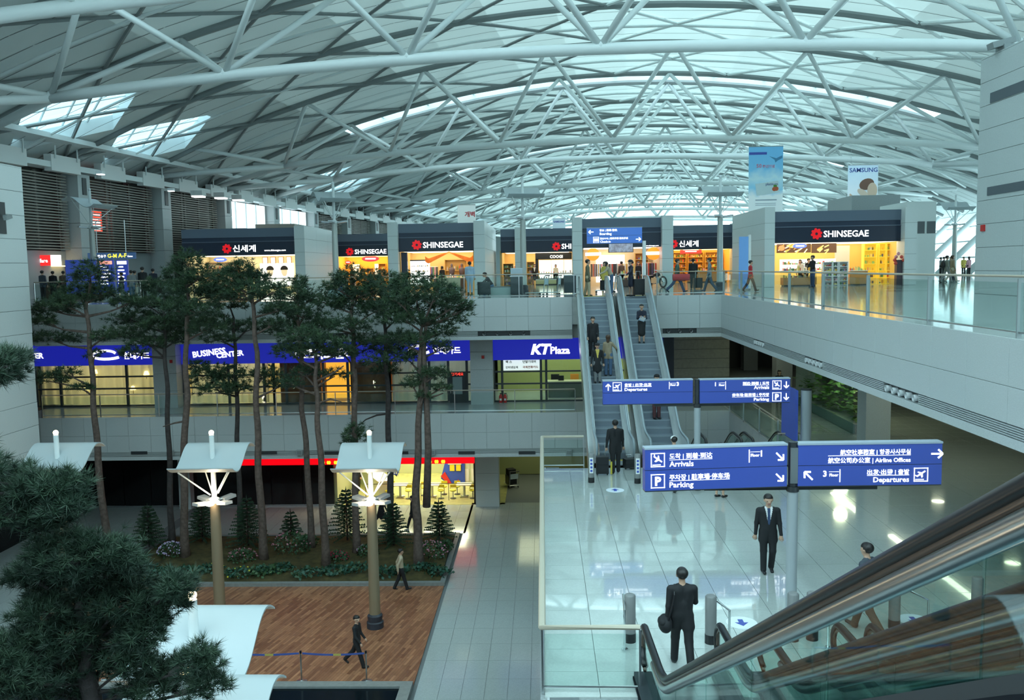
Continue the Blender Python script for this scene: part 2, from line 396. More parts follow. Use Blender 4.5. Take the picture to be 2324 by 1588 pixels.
# ================================================================ roof vault
def t_(Y): return .05+.0009*Y
def xc_(Y): return .05*Y+.00045*Y*Y
def ZR(s): return 28.1-.0064*s*s
def ZB(s): return 22.35-.0019*(s+2)**2
def RP(s, Y, dz=0., z=None):
    a = math.atan(t_(Y))
    return Vector((xc_(Y)+s*math.cos(a), Y-s*math.sin(a), (ZR(s) if z is None else z)+dz))
PAIRS = [34.5, 73.5, 109.5, 145.5, 181.5]
ARCH = [11.5]
for i, c in enumerate(PAIRS):
    ARCH += [c-11.5, c-1.7, c+1.7, c+10]
    if i < len(PAIRS)-1: ARCH.append((c+10+PAIRS[i+1]-11.5)/2)
ARCH.append(206)
ceil = sgroup('ceiling', 'vaulted pale roof of the departure hall with curved ribs and skylights')
SG = [-39+4*k for k in range(21)]
far = MB(); npan = 0
for i in range(len(ARCH)-1):
    Ya, Yb = ARCH[i], ARCH[i+1]
    strip = any(abs(Ya-(c-1.7)) < .01 for c in PAIRS)
    gap = any(c+9.9 < (Ya+Yb)/2 < (PAIRS[k+1]-11.4 if k+1 < len(PAIRS) else 0) for k, c in enumerate(PAIRS))
    k = 0
    while k < len(SG)-1:
        s0, s1 = SG[k], SG[k+1]
        if strip and -24 < (s0+s1)/2 < 24:
            k += 1; continue
        b = MB()
        if gap and s0 == -35:
            s1 = -27; k += 1; sm, ym = -31, (Ya+Yb)/2
            A, B, C_, D = RP(s0,Ya), RP(s1,Ya), RP(s1,Yb), RP(s0,Yb)
            a, b_, c_, d = RP(sm,Ya+.4), RP(s1+.3,ym), RP(sm,Yb-.4), RP(s0-.3,ym)
            b.add([A,B,C_,D,a,b_,c_,d], [(0,4,7),(1,5,4),(2,6,5),(3,7,6),(0,1,4),(1,2,5),(2,3,6),(3,0,7)])
            wl = MB(); up = Vector((0,0,.9))
            wl.add([a,b_,c_,d,a+up,b_+up,c_+up,d+up], [(0,1,5,4),(1,2,6,5),(2,3,7,6),(3,0,4,7)])
            for f_ in (.25, .5, .75):
                r = MB(); r.tube([a.lerp(b_, f_)+up*.9, d.lerp(c_, f_)+up*.9], .06, 5); r.build('skylight_bar', STEELW, ceil); r = MB(); r.tube([a.lerp(d, f_)+up*.9, b_.lerp(c_, f_)+up*.9], .045, 5); r.build('skylight_bar', STEELW, ceil)
            o = wl.build('skylight_kerb', STEELW, ceil); pn = MB(); pn.add([a+up,b_+up,c_+up,d+up], [(0,1,2,3)]); pn.build('skylight_pane', GLASS_T, ceil)
        else:
            sm = (s0+s1)/2
            b.add([RP(s0,Ya),RP(sm,Ya),RP(s1,Ya),RP(s1,Yb),RP(sm,Yb),RP(s0,Yb)], [(0,1,4,5),(1,2,3,4)])
        if Ya < 120 and Ya > 20 and npan < 298:
            # leave a shadow gap round each panel
            me = b.mesh('panel', ceil_mat((s0+s1)/2)); o = put('panel', me, ceil); npan += 1
        else: far.add(b.v, b.f)
        k += 1
    if strip:
        up = Vector((0,0,.7)); kb = MB(); n = 24
        pts = [-24+48*q/n for q in range(n+1)]
        for q in range(n):
            for YY in (Ya, Yb):
                kb.add([RP(pts[q],YY),RP(pts[q+1],YY),RP(pts[q+1],YY)+up,RP(pts[q],YY)+up], [(0,1,2,3)])
        kb.build('skylight_kerb', STEELW, ceil)
        for q in range(0, n, 2):
            pn = MB(); pn.add([RP(pts[q],Ya)+up,RP(pts[q+2],Ya)+up,RP(pts[q+2],Yb)+up,RP(pts[q],Yb)+up], [(0,1,2,3)]); pn.build('skylight_pane', GLASS_S, ceil)
            br = MB(); br.tube([RP(pts[q],Ya)+up*.6, RP(pts[q],Yb)+up*.6], .09, 6); br.build('skylight_bar', STEELW, ceil)
stuff(far.build('far_panels', CEIL_M, ceil))
# seams of the roof sheets (raised battens), curved ribs and braces
nb = 0; farb = MB()
for i, Y in enumerate(ARCH):
    pts = [RP(-36.5+75*q/24, Y, -.16) for q in range(25)]
    r = MB(); r.tube(pts, .17, 6, up=Vector((0,0,1)), flat=1.2); r.build('rib', STEELR, ceil)
    if i+1 < len(ARCH):
        Yb = ARCH[i+1]; w = Yb-Y
        if w > 5:
            if Y < 130:
                Ym = (Y+Yb)/2
                p2 = [RP(-34.8+69.6*q/16, Ym, -.22) for q in range(17)]
                r = MB(); r.tube(p2, .085, 6); r.build('purlin', STEELW, ceil)
            for k in range(8):
                sa, sb_ = -34.8+8.7*k, -34.8+8.7*(k+1)
                for (u0, u1) in ((sa, sb_), (sb_, sa)):
                    p = [RP(u0+(u1-u0)*q/4, Y+w*q/4, -.14) for q in range(5)]
                    if Y < 118 and Y > 20:
                        r = MB(); r.tube(p, .10, 5); r.build('brace', STEELR if k < 4 else STEELW, ceil)
                    else: farb.tube([p[0], p[2], p[4]], .10, 4)
            if Y < 100 and Y > 20:
                for f_ in (.2, .4, .6, .8):
                    p = [RP(-36+76*q/16, Y+w*f_, -.006) for q in range(17)]
                    r = MB()
                    for q in range(16):
                        d_ = Vector((0,.03,0)); r.add([p[q]-d_, p[q+1]-d_, p[q+1]+d_, p[q]+d_], [(0,3,2,1)])
                    r.build('panel_seam', JOINT, ceil)
stuff(farb.build('far_braces', STEELW, ceil))

def truss(Yt, Yn, Yf_, label, idx):
    t = thing('roof_truss', label, 'roof truss', (0,0,0), 0, 'white tubular trusses under the vaulted roof')
    sb_ = [-26.1+8.7*k for k in range(7)]
    ss = [-26.1+52.2*q/28 for q in range(29)]
    r = MB(); r.tube([RP(s, Yt, 0, ZB(s)) for s in ss], .265, 10 if Yt < 90 else 6); r.build('bottom_chord', STEELW, t, smooth=True)
    n = 8 if Yt < 90 else 5
    for sgn in (-1, 1):
        for dy in (-4.6, 4.6):
            r = MB(); r.tube([RP(sgn*26.1, Yt, 0, ZB(sgn*26.1)), RP(sgn*34.3, Yt+dy, -.35)], [.24,.20], n); r.build('end_arm', STEELW, t, smooth=True)
    for k, s in enumerate(sb_):
        p = RP(s, Yt, .1, ZB(s))
        for ds in (-4.35, 4.35):
            for YY in (Yn, Yf_):
                r = MB(); r.tube([p, RP(s+ds, YY, -.2)], .148, n); r.build('web_strut', STEELW, t, smooth=True)
        if Yt < 90:
            r = MB(); r.ball(p, .27, 8, 6); r.build('node', STEELW, t, smooth=True)
    return t
ORD = ['nearest', 'second', 'third', 'fourth', 'fifth', 'sixth', 'seventh', 'eighth', 'ninth', 'farthest']
k = 0
for c in PAIRS:
    truss(c-5.5, c-11.5, c-1.7, 'white tubular roof truss, %s from the front of the hall' % ORD[k], k); k += 1
    truss(c+5.5, c+1.7, c+10, 'white tubular roof truss, %s from the front of the hall' % ORD[k], k); k += 1

# ================================================================ left wall with louvres
def wl_x(Y): return xc_(Y)-35.2+.035*Y*.0
WALLG = mat('wall_grey', (.40, .44, .46), .6)
LOUV = mat('louvre_slat', (.34, .32, .28), .45)
wl = sgroup('wall_left', 'high grey side wall of the hall with stone pilasters and louvred bays')
def WP(Y, d=0., z=0.):
    "point on the side wall, d metres out into the hall"
    a = math.atan(t_(Y)*.9); return Vector((wl_x(Y)+d*math.cos(a), Y-d*math.sin(a), z))
bdk = MB(); b = MB(); YS = [-6, 10, 25, 40, 50]+[57.7+10.2*k for k in range(16)]
for i in range(len(YS)-1):
    a, c = YS[i], YS[i+1]
    zt = 14.4 if a > 45 else 21
    b.add([WP(a,-.3,0),WP(c,-.3,0),WP(c,-.3,zt),WP(a,-.3,zt)], [(0,1,2,3)])
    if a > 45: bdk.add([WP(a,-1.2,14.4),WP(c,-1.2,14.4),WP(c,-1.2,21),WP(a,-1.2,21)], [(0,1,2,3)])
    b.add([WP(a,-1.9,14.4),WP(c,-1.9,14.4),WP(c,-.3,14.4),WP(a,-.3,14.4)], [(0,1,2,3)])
b.build('lower_wall', WALLG, wl); bdk.build('louvre_shade', mat('louvre_shade_dark', (.11,.115,.11), .7), wl)  # dark sheet, shade of the room behind the louvres put into colour
PILY = [57.7+10.2*k for k in range(14)]
for i, Y in enumerate([47.5]+PILY):
    a = math.atan(t_(Y))
    for j in range(5 if Y < 110 else 1):
        z0, z1 = (Z3+.0+j*1.6, Z3+(j+1)*1.6-.02) if Y < 110 else (Z3, 19.4)
        p = WP(Y, 0, (z0+z1)/2); q = MB(); q.cbox((0,0,0), (1.5,1.3,z1-z0)); q.build('pilaster_block', STONE, wl, (p.x+.1, p.y, p.z), -a)
    p = WP(Y, .87, 18.6); q = MB(); q.cbox((0,0,0),(.06,.42,1.1)); q.build('pilaster_slot', DKMETAL, wl, p, -a)
def bay(Y0, Y1, fine):
    n = 27; zb, zt = 14.5, 19.35
    for j in range(n):
        z = zb+(zt-zb)*j/n
        p0, p1 = WP(Y0,.12,z), WP(Y1,.12,z)
        if fine:
            m_ = (p0+p1)/2; L = (p1-p0).length
            o = put('slat', boxmesh((.10, round(L, 1), .075), LOUV), wl, m_, -math.atan2(p1.x-p0.x, p1.y-p0.y))
        else: fine_mb.cbox((p0+p1)/2, (.1,(p1-p0).length,.075), -math.atan2(p1.x-p0.x, p1.y-p0.y))
    for f_ in (.06, .34, .40, .66, .94):
        p = WP(Y0+(Y1-Y0)*f_, 0, (zb+zt)/2); q = MB(); q.cbox((0,0,0),(.14,.16,zt-zb)); q.build('louvre_post', mat('louvre_post', (.14,.13,.12), .5), wl, p, -t_(Y0))
fine_mb = MB()
for (a, c, fine) in ((48.4,56.9,1),(58.5,67.1,1),(68.7,77.3,1),(99.4,107.9,0),(109.5,118.0,0),(119.7,128.3,0),(129.9,138.5,0),(140,149,0)):
    bay(a, c, fine)
stuff(fine_mb.build('far_slats', LOUV, wl))
# glazed bays between the louvres
for (a, c) in ((79, 87.4), (89.2, 97.6)):
    for k in range(4):
        y0, y1 = a+(c-a)*k/4, a+(c-a)*(k+1)/4
        q = MB(); q.add([WP(y0,0,14.5),WP(y1,0,14.5),WP(y1,0,19.3),WP(y0,0,19.3)], [(0,1,2,3)]); q.build('window_pane', mat('frosted_daylight', (.8,.9,.92), .4, emit=(.75,.95,1), estr=.9), wl)  # pane glows by itself in place of daylight behind it
        q = MB(); q.tube([WP(y0,.05,14.5), WP(y0,.05,19.3)], .07, 4); q.build('mullion', STEELW, wl)
# eave beam, hung boxes and gutter
q = MB()
for (y0, y1) in zip(range(44, 200, 8), range(52, 208, 8)):
    A = [WP(y0,.2,19.45),WP(y1,.2,19.45),WP(y1,1.2,19.45),WP(y0,1.2,19.45)]
    q.add(A+[p+Vector((0,0,.35)) for p in A], [(0,1,2,3),(3,2,6,7),(0,4,5,1),(4,7,6,5)])
q.build('eave_beam', STEELW, wl)
for i in range(22):
    Y = 44+i*5.1; p = WP(Y+1.2, 1.0, 19.75); q = MB(); q.cbox((0,0,0),(.5,2.9,1.0)); q.build('eave_box', WHITE, wl, p, -t_(Y))
    p = WP(Y+1.2, 1.3, 20.3); q = MB(); q.tube([(0,-1.1,.5),(0,-1.1,-.3)], .05, 5); q.tube([(0,1.1,.5),(0,1.1,-.3)], .05, 5); q.build('hanger', STEELW, wl, p, -t_(Y))
q = MB()
for (y0, y1) in zip(range(40, 200, 8), range(48, 208, 8)):
    q.add([WP(y0,.2,20.9),WP(y1,.2,20.9),WP(y1,2.6,20.9),WP(y0,2.6,20.9)], [(0,1,2,3)])
    q.add([WP(y0,2.6,20.9),WP(y1,2.6,20.9),WP(y1,2.6,21.2),WP(y0,2.6,21.2)], [(0,1,2,3)])
q.build('gutter', STEELW, wl)
# floodlights under the eave
for i, (x, y) in enumerate(((396, 437), (450, 441), (492, 446), (160, 385), (330, 424))):
    Y = 2000*34/(1350-x)-2.2; p = at(x, y+3, Y); p = p+Vector((1.9, 0, -.25))
    o = thing('eave_floodlight', 'lit floodlight hanging below the eave, number %s along the louvred wall' % ('one two three four five'.split()[i]), 'floodlight', p)
    o['label'] = ['lit floodlight below the eave just past the third louvred bay', 'lit floodlight below the eave over the glazed bay', 'lit floodlight below the eave at the glazed bay, farthest in', 'small lit floodlight over the first stone pilaster', 'small lit floodlight over the second stone pilaster'][i]
    sc = 1. if i < 3 else .45
    q = MB(); q.cbox((0,0,.25*sc),(.9*sc,.9*sc,.4*sc)); q.build('housing', WHITE, o)
    q = MB(); q.cbox((0,0,0),(.8*sc,.8*sc,.1*sc)); q.build('lens', em('flood_lens', (1,1,1), 3.), o)

# ================================================================ right glazed flank
wr = sgroup('wall_right', 'sloping glazed flank of the hall with white tubular columns')
for k in range(22):
    Y = 36+k*8.5
    r = MB(); r.tube([RP(31.5, Y, 0, Z3), RP(38.5, Y, -.3)], [.34,.28], 8); r.build('raking_column', STEELW, wr, smooth=True)
    if k < 21:
        for j in range(4):
            f0, f1 = j/4, (j+1)/4
            P = lambda f, YY: RP(32.3+7*f, YY, 0, Z3+f*(ZR(39.3)-Z3))
            q = MB(); q.add([P(f0,Y),P(f0,Y+8.5),P(f1,Y+8.5),P(f1,Y)], [(0,1,2,3)]); q.build('window_pane', GLASS_S, wr)
            q = MB(); q.tube([P(f1,Y),P(f1,Y+8.5)], .08, 5); q.build('transom', STEELW, wr)
# lower closing walls of the two lower storeys
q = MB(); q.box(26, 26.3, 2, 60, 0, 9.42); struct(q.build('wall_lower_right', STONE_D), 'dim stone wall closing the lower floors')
q = MB(); q.box(-33, 26, 59.7, 60, 0, 9.42); struct(q.build('wall_lower_back', mat('dark_wall', (.05,.055,.06), .6)), 'dark wall at the back of the lower shops')

# unseen wall added behind the viewer to cut frontal light, gallery floor to shade below
q = MB(); q.box(-46, 52, -16, -15.6, 0, 30); struct(q.build('wall_light_block', mat('back_wall_grey', (.45,.48,.49), .6)), 'plain wall added behind the viewer to cut frontal light')
q = MB(); q.box(-40, 8.4, -15.6, .6, 10.6, Z3); struct(q.build('floor_gallery', FLOOR3), 'unseen gallery floor under the viewer, shading the lower hall')
q = MB(); q.box(-40, 27, -15.6, -3, 0, .2); q.box(8.5, 9, -15.6, 5, 0, 9.4); struct(q.build('wall_lower_front', STONE_D), 'lower wall below the viewer')
# strip lights under the right gallery
for k, (y0, y1, x) in enumerate(((35.2, 39.5, 13.0), (26.5, 33.2, 13.1), (44, 52, 12.5))):
    t = thing('strip_light', 'long fluorescent strip under the right gallery, %s' % ('middle one', 'nearest one', 'farthest one')[k], 'ceiling light', (x, (y0+y1)/2, 9.42))
    q = MB(); q.box(-.16, .16, -(y1-y0)/2, (y1-y0)/2, -.06, 0); q.build('housing', WHITE, t)
    q = MB(); q.box(-.12, .12, -(y1-y0)/2, (y1-y0)/2, -.09, -.06); q.build('tube', em('strip_green', (.92, 1, .72), 4.), t)
for k, (x, y) in enumerate(((10.5, 47), (12, 53), (16, 30), (17, 38), (20, 46), (15.5, 22))):  # downlights added to brighten the floor and walls under the gallery
    t = thing('fill_downlight', 'round downlight added to brighten under the right gallery, %s from the far end' % ('second','first','fifth','fourth','third','sixth')[k], 'ceiling light', (x, y, 9.42))
    q = MB(); q.cyl((0,0), .3, -.05, 0, 16); q.build('rim', WHITE, t); q = MB(); q.cyl((0,0), .25, -.06, -.05, 16); q.build('lens', em('fill_lens', (.95, 1, .70), 5.), t)
# ================================================================ railings
def railing(name, label, pts, z, h=1.1, step=2.2, post=STEEL, top=WOODRAIL, group=None, postw=.05, tr=.035, glass=GLASS, lowrail=True):
    t = thing(name, label, 'railing', (pts[0][0], pts[0][1], z), 0, group)
    ox, oy = pts[0]
    P = [Vector((p[0]-ox, p[1]-oy, 0)) for p in pts]
    tp = MB(); tp.tube([p+Vector((0,0,h)) for p in P], tr, 8, flat=.7, up=Vector((0,0,1))); tp.build('top_rail', top, t)
    if lowrail:
        lp = MB(); lp.tube([p+Vector((0,0,.1)) for p in P], .022, 6); lp.build('bottom_rail', STEEL, t)
    for i in range(len(P)-1):
        d = P[i+1]-P[i]; L = d.length; n = max(1, round(L/step)); u = d/L; rz = math.atan2(u.y, u.x)
        for k in range(n+1):
            if k == n and i < len(P)-2: continue
            q = MB(); q.cbox((0,0,h/2-.02), (.035, postw, h-.04)); q.build('post', post, t, P[i]+u*(L*k/n), rz)
        for k in range(n):
            a = P[i]+u*(L*(k+.5)/n)
            put('glass_pane', boxmesh((round(L/n-.06, 3), .012, h-.22), glass), t, a+Vector((0,0,.11+(h-.22)/2)), rz)
    return t
railing('glass_railing', 'long glass railing with thin wooden rail on the departure floor behind the pines', [(-24.5, YF+.12), (1.5, YF+.12)], Z3, step=2.6)
railing('glass_railing', 'glass railing from the long escalators round the corner and along the right gallery', [(5.4, YF+.12), (8.52, YF+.12), (8.52, 5.0)], Z3, step=3.7, post=GREYMET, postw=.09)
railing('glass_railing', 'glass railing of the second floor in front of the blue shop signs', [(-24.5, YF+.12), (1.5, YF+.12)], Z2, step=2.9)
railing('glass_railing', 'glass railing along the left side of the bridge turning to its near end', [(1.35, 29.95), (-.08, 29.95), (-.08, 13.8), (1.5, 13.8)], Z2, step=5.4, top=mat('rail_beige', (.52, .47, .38), .4), tr=.06)
railing('glass_railing', 'glass railing beside the descending escalator opening under the right gallery', [(8.0, 30.1), (8.75, 30.1), (8.75, YF-.3)], Z2, step=2.6)

# ================================================================ escalators
STEPM = mat('step_metal', (.24, .29, .34), .42, metal=.4)
RISERM = mat('step_nose', (.40, .47, .53), .35, metal=.6)
YEL = mat('comb_yellow', (.75, .62, .05), .5)
HANDG = mat('handrail_grey', (.30, .36, .40), .3)
def escalator(label, loc, rz, rise, sw=1.02, hand=BLACK, panel=GLASS_G, deck=STEEL, clad=STEEL, steps=(0, 999), group=None, ex=(1.7, 1.7), under=True, panel2=None, cat='escalator', trim=None, ang=30.):
    t = thing('escalator', label, cat, loc, rz, group)
    run = rise/math.tan(math.radians(ang)); T = math.tan(math.radians(ang))
    def nz(y):
        r = .9
        if y < -r/2: return 0.
        if y > run+r/2: return rise
        if y < r/2: return T*(y+r/2)**2/(2*r)
        if y > run-r/2: return rise-T*(run+r/2-y)**2/(2*r)
        return T*y
    ys = [-ex[0]]+[-.9+.15*k for k in range(13)]+[1.2+(run-2.4)*k/6 for k in range(1, 6)]+[run-.9+.15*k for k in range(13)]+[run+ex[1]]
    # steps
    n0 = int(-.8/.4); n1 = int((run+.8)/.4)
    sm = MB(); sm.box(-sw/2, sw/2, 0, .4, -.03, 0); sm.cur = 0; sm.box(-sw/2, sw/2, 0, .03, -.26, -.03); sm.cur = 1; sm.box(-sw/2, sw/2, -.006, .03, -.035, .004)
    sme = sm.mesh('step', [STEPM, RISERM])
    for k in range(n0, n1):
        if not steps[0] <= k < steps[1]: continue
        y = k*.4; put('step', sme, t, (0, y, max(nz(y+.2), 0)-.004*0))
    q = MB(); q.box(-sw/2, sw/2, -ex[0]+.2, -.75, -.02, .004); q.build('landing_plate', STEEL, t)
    q = MB(); q.box(-sw/2, sw/2, run+.75, run+ex[1]-.2, rise-.02, rise+.004); q.build('landing_plate', STEEL, t)
    for (yy, zz) in ((-.80, .0), (run+.72, rise)):
        q = MB(); q.box(-sw/2, sw/2, yy, yy+.09, zz, zz+.012); q.build('comb', YEL, t)
    hh = .93
    for sx in (-1, 1):
        xo = sx*(sw/2+.13)
        # handrail loop
        path = []
        for a in range(0, 8):
            th = math.pi*1.5-a*math.pi/7; path.append((xo, -ex[0]+.1+.30*math.cos(th)*1., .60+.33*math.sin(th)+0.))
        path += [(xo, y, nz(y)+hh) for y in ys[1:-1]]
        for a in range(0, 8):
            th = math.pi*.5-a*math.pi/7; path.append((xo, run+ex[1]-.1+.30*math.cos(th), rise+.60+.33*math.sin(th)))
        q = MB(); q.tube(path, .05 if trim is None else .062, 8, flat=.75, up=None); hr = q.build('handrail', hand, t, smooth=True)
        q = MB(); q.tube([(p[0], p[1]+(.04 if i < 8 else -.04 if i >= len(path)-8 else 0), p[2]-.065) for i, p in enumerate(path)], .032, 6); q.build('rail_track', STEEL if trim is None else trim, hr, smooth=True)
        if trim is not None:
            q = MB(); q.tube([(xo, y, nz(y)+hh-.16) for y in ys[1:-1]], .062, 10); q.build('rail_profile', STEEL, t, smooth=True)
        # balustrade panels
        for i in range(len(ys)-1):
            pass
        cuts = [-ex[0], -.5, 1.0]+[1.0+(run-2.0)*k/4 for k in range(1, 5)]+[run+.5, run+ex[1]]
        for a, c in zip(cuts[:-1], cuts[1:]):
            mids = [a]+[y for y in ys if a < y < c]+[c]
            q = MB(); top = [(y, nz(y)+hh-.1) for y in mids]; bot = [(y, nz(y)+.12) for y in reversed(mids)]
            q.prism_yz([(p[0]+(.01 if p[0] == a else -.01 if p[0] == c else 0), p[1]) for p in top+bot], xo-.008, xo+.008)
            q.build('balustrade_panel', panel, t)
        # skirt and deck
        prof = [(y, nz(y)) for y in ys]
        q = MB(); poly = [(y, z+.12) for y, z in prof]+[(y, z-.12) for y, z in reversed(prof)]
        q.prism_yz(poly, sx*(sw/2+.01)-.01, sx*(sw/2+.01)+.01); q.build('skirt', deck, t)
        q = MB(); vs = []; fs = []
        x_in, x_out = sx*(sw/2+.01), sx*(sw/2+.30)
        for (y, z) in prof: vs += [(x_in, y, z+.13), (x_out, y, z+.13), (x_out, y, z+.05)]
        for i in range(len(prof)-1):
            a = i*3; fs += [(a, a+1, a+4, a+3), (a+1, a+2, a+5, a+4)]
        q.add(vs, fs); q.build('deck', deck, t)
        if under:
            q = MB(); poly = [(y, z+.05) for y, z in prof]+[(y, z-1.05 if 0 < i < len(prof)-1 else z-.3) for i, (y, z) in reversed(list(enumerate(prof)))]
            q.prism_yz(poly, x_out-.02, x_out+.02); q.build('cladding', clad, t)
    if under:
        q = MB(); vs = []; fs = []
        for i, (y, z) in enumerate(prof):
            zz = z-1.05 if 0 < i < len(prof)-1 else z-.3
            vs += [(-sw/2-.3, y, zz), (sw/2+.3, y, zz)]
        for i in range(len(prof)-1): fs.append((2*i, 2*i+1, 2*i+3, 2*i+2))
        q.add(vs, fs); q.build('soffit', clad, t)
    return t
run55 = 5.5/math.tan(math.radians(30))
yb = YF-.35-run55
exl = (at(1357, 1073, 30).x+at(1437, 1073, 30).x)/2; exr = exl+1.86
PANST = mat('esc_steel', (.74,.79,.82), .35, metal=.25)
escalator('long escalator with grey steps on the left of the pair, carrying the family', (exl, yb, Z2), 0, 5.5, hand=HANDG, panel=PANST, group='pair of long escalators up to the departure floor')
escalator('long escalator with grey steps on the right of the pair, carrying the uniformed woman', (exr, yb, Z2), 0, 5.5, hand=HANDG, panel=PANST, group='pair of long escalators up to the departure floor')
PHI = math.pi+math.radians(1.5)
CLADD = mat('escalator_dark', (.006, .009, .014), .6, spec=.15)
BROWN = mat('rail_reflection', (.12, .085, .07), .3, metal=.5)  # brown of the handrail's underside reflection put into the trim colour
ax0 = 2.3
for i, (dx, lab) in enumerate(((0, 'near escalator with glass sides rising along the right foreground'), (1.95, 'second foreground escalator, between the paired grey bollards'), (3.75, 'third foreground escalator, farthest to the right'))):
    escalator(lab, (ax0+dx, 12.3, Z2), PHI, 5.5, sw=1.0, panel=GLASS_G, clad=CLADD, deck=mat('deck_dark', (.035, .045, .055), .4, metal=.3), trim=BROWN, ang=30., ex=(2.0, 1.7), group='escalators rising towards the viewer', steps=(-2, 26))
for i, (x, lab) in enumerate(((5.95+.2, 'escalator descending beside the long pair, its black newel just showing'), (7.75, 'escalator descending next to the glass railing under the right gallery'))):
    escalator(lab, (x, 31.6+5.9/math.tan(math.radians(30)), Z1), math.pi, 5.9, sw=.95, panel=GLASS_G, group='escalators descending to the ground floor', ex=(1.2, 1.5), steps=(4, 27))

# ================================================================ bollards and floor marks
BOLL = mat('bollard_grey', (.20, .21, .215), .45)
def bollard(x, y, z, label, h=.9, r=.105, stick=False):
    t = thing('bollard', label, 'bollard', (x, y, z), 0, 'grey bollards at the escalator landings')
    q = MB(); q.cyl((0,0), r+.004, 0, .17, 20); q.build('base', BLACK, t, smooth='auto')
    q = MB(); q.lathe((0,0,0), [(r,.17),(r,h-.03),(r-.02,h-.005),(r-.03,h)], 20); q.build('post', BOLL, t, smooth='auto')
    if stick:
        q = MB(); q.box(-.06,.06,-r-.006,-r+.03,.32,.82); st = q.build('sticker', WHITE, t)
        for k in range(4):
            q = MB(); q.box(-.035,.035,-r-.009,-r-.005,.36+k*.115,.43+k*.115); q.build('pictogram', SIGNB, st)
    return t
for (px, py, lab) in ((1430, 1455, 'grey bollard beside the end of the bridge railing'), (1613, 1458, 'grey bollard right of the man with the shoulder bag'),
                      (1799, 1452, 'grey bollard in front of the large sign post'), (1843, 1450, 'darker grey bollard next to the one before the sign post'),
                      (2029, 1424, 'grey bollard seen through the escalator glass'), (2216, 1412, 'grey bollard farthest right behind the escalator glass')):
    p = onz(px, py, Z2); bollard(p.x, p.y, Z2, lab)
for (px, py, lab) in ((1342, 1094, 'grey bollard with stickers left of the long escalators'), (1447, 1096, 'grey bollard with stickers right of the first long escalator')):
    p = onz(px, py, Z2); bollard(p.x, p.y, Z2, lab, .95, .10, True)
def guide_rail(p0, p1, lab):
    t = thing('guide_rail', lab, 'guide rail', (p0[0], p0[1], Z2), 0, 'steel guide rails at the foreground escalators')
    d = Vector((p1[0]-p0[0], p1[1]-p0[1], 0))
    q = MB(); q.tube([(0,0,.78), d+Vector((0,0,.74)), d+Vector((0,0,.03))], .022, 8); q.build('tube', CHROME, t)
    q = MB(); q.cyl((d.x, d.y), .06, 0, .03, 12); q.build('foot', CHROME, t)
for (a, c, lab) in (((1415, 1440), (1418, 1475), 'steel guide rail beside the end of the bridge railing'), ((1625, 1455), (1655, 1475), 'steel guide rail right of the second bollard'),
                    ((1855, 1445), (1880, 1470), 'steel guide rail right of the darker bollard'), ((2042, 1420), (2105, 1450), 'steel guide rail behind the escalator glass')):
    p0 = onz(*a, Z2); p1 = onz(*c, Z2); guide_rail(p0, p1, lab)
def arrow_mb(b, L, y, c=(0, 0), ang=0., w=.16, head=.5, th=.012):
    "arrow polygon in local xz, pointing +x rotated by ang"
    hw = L*w/2; hd = L*head/2
    pol = [(-L/2,-hw),(L/2-hd*.9,-hw),(L/2-hd*.9,-hd),(L/2,0),(L/2-hd*.9,hd),(L/2-hd*.9,hw),(-L/2,hw)]
    ca, sa = math.cos(ang), math.sin(ang)
    P = [(c[0]+x*ca-z*sa, c[1]+x*sa+z*ca) for x, z in pol]
    n = len(P)
    b.add([(x, y, z) for x, z in P]+[(x, y-th, z) for x, z in P], [(0,1,5,6)[:4], (2,3,4), (n+6,n+5,n+1,n+0), (n+4,n+3,n+2)]+[(i, n+i, n+(i+1)%n, (i+1)%n) for i in range(n)])
def floor_mark(px, py, up, lab, r):
    p = onz(px, py, Z2)
    t = thing('floor_marker', lab, 'floor marker', (p.x, p.y, Z2), 0, 'round arrow marks on the bridge floor')
    q = MB(); q.cyl((0,0), r, 0, .006, 32); q.build('disc', mat('mark_white', (.80,.86,.95), .3), t)
    q = MB(); L = r*1.1; s = 1 if up else -1
    pol = [(-.16*r,-.5*r*s),(.16*r,-.5*r*s),(.16*r,.0),(.42*r,.0),(0,.55*r*s),(-.42*r,.0),(-.16*r,.0)]
    if not up: pol = pol[::-1]
    q.prism(pol, .006, .010); q.build('arrow', SIGNB, t)
floor_mark(1396, 1112, True, 'white floor disc with blue arrow before the long escalators', .28)
floor_mark(1683, 1413, False, 'white floor disc with blue arrow next to the second bollard', .30)
floor_mark(2075, 1407, False, 'white floor disc with blue arrow behind the escalator glass', .30)

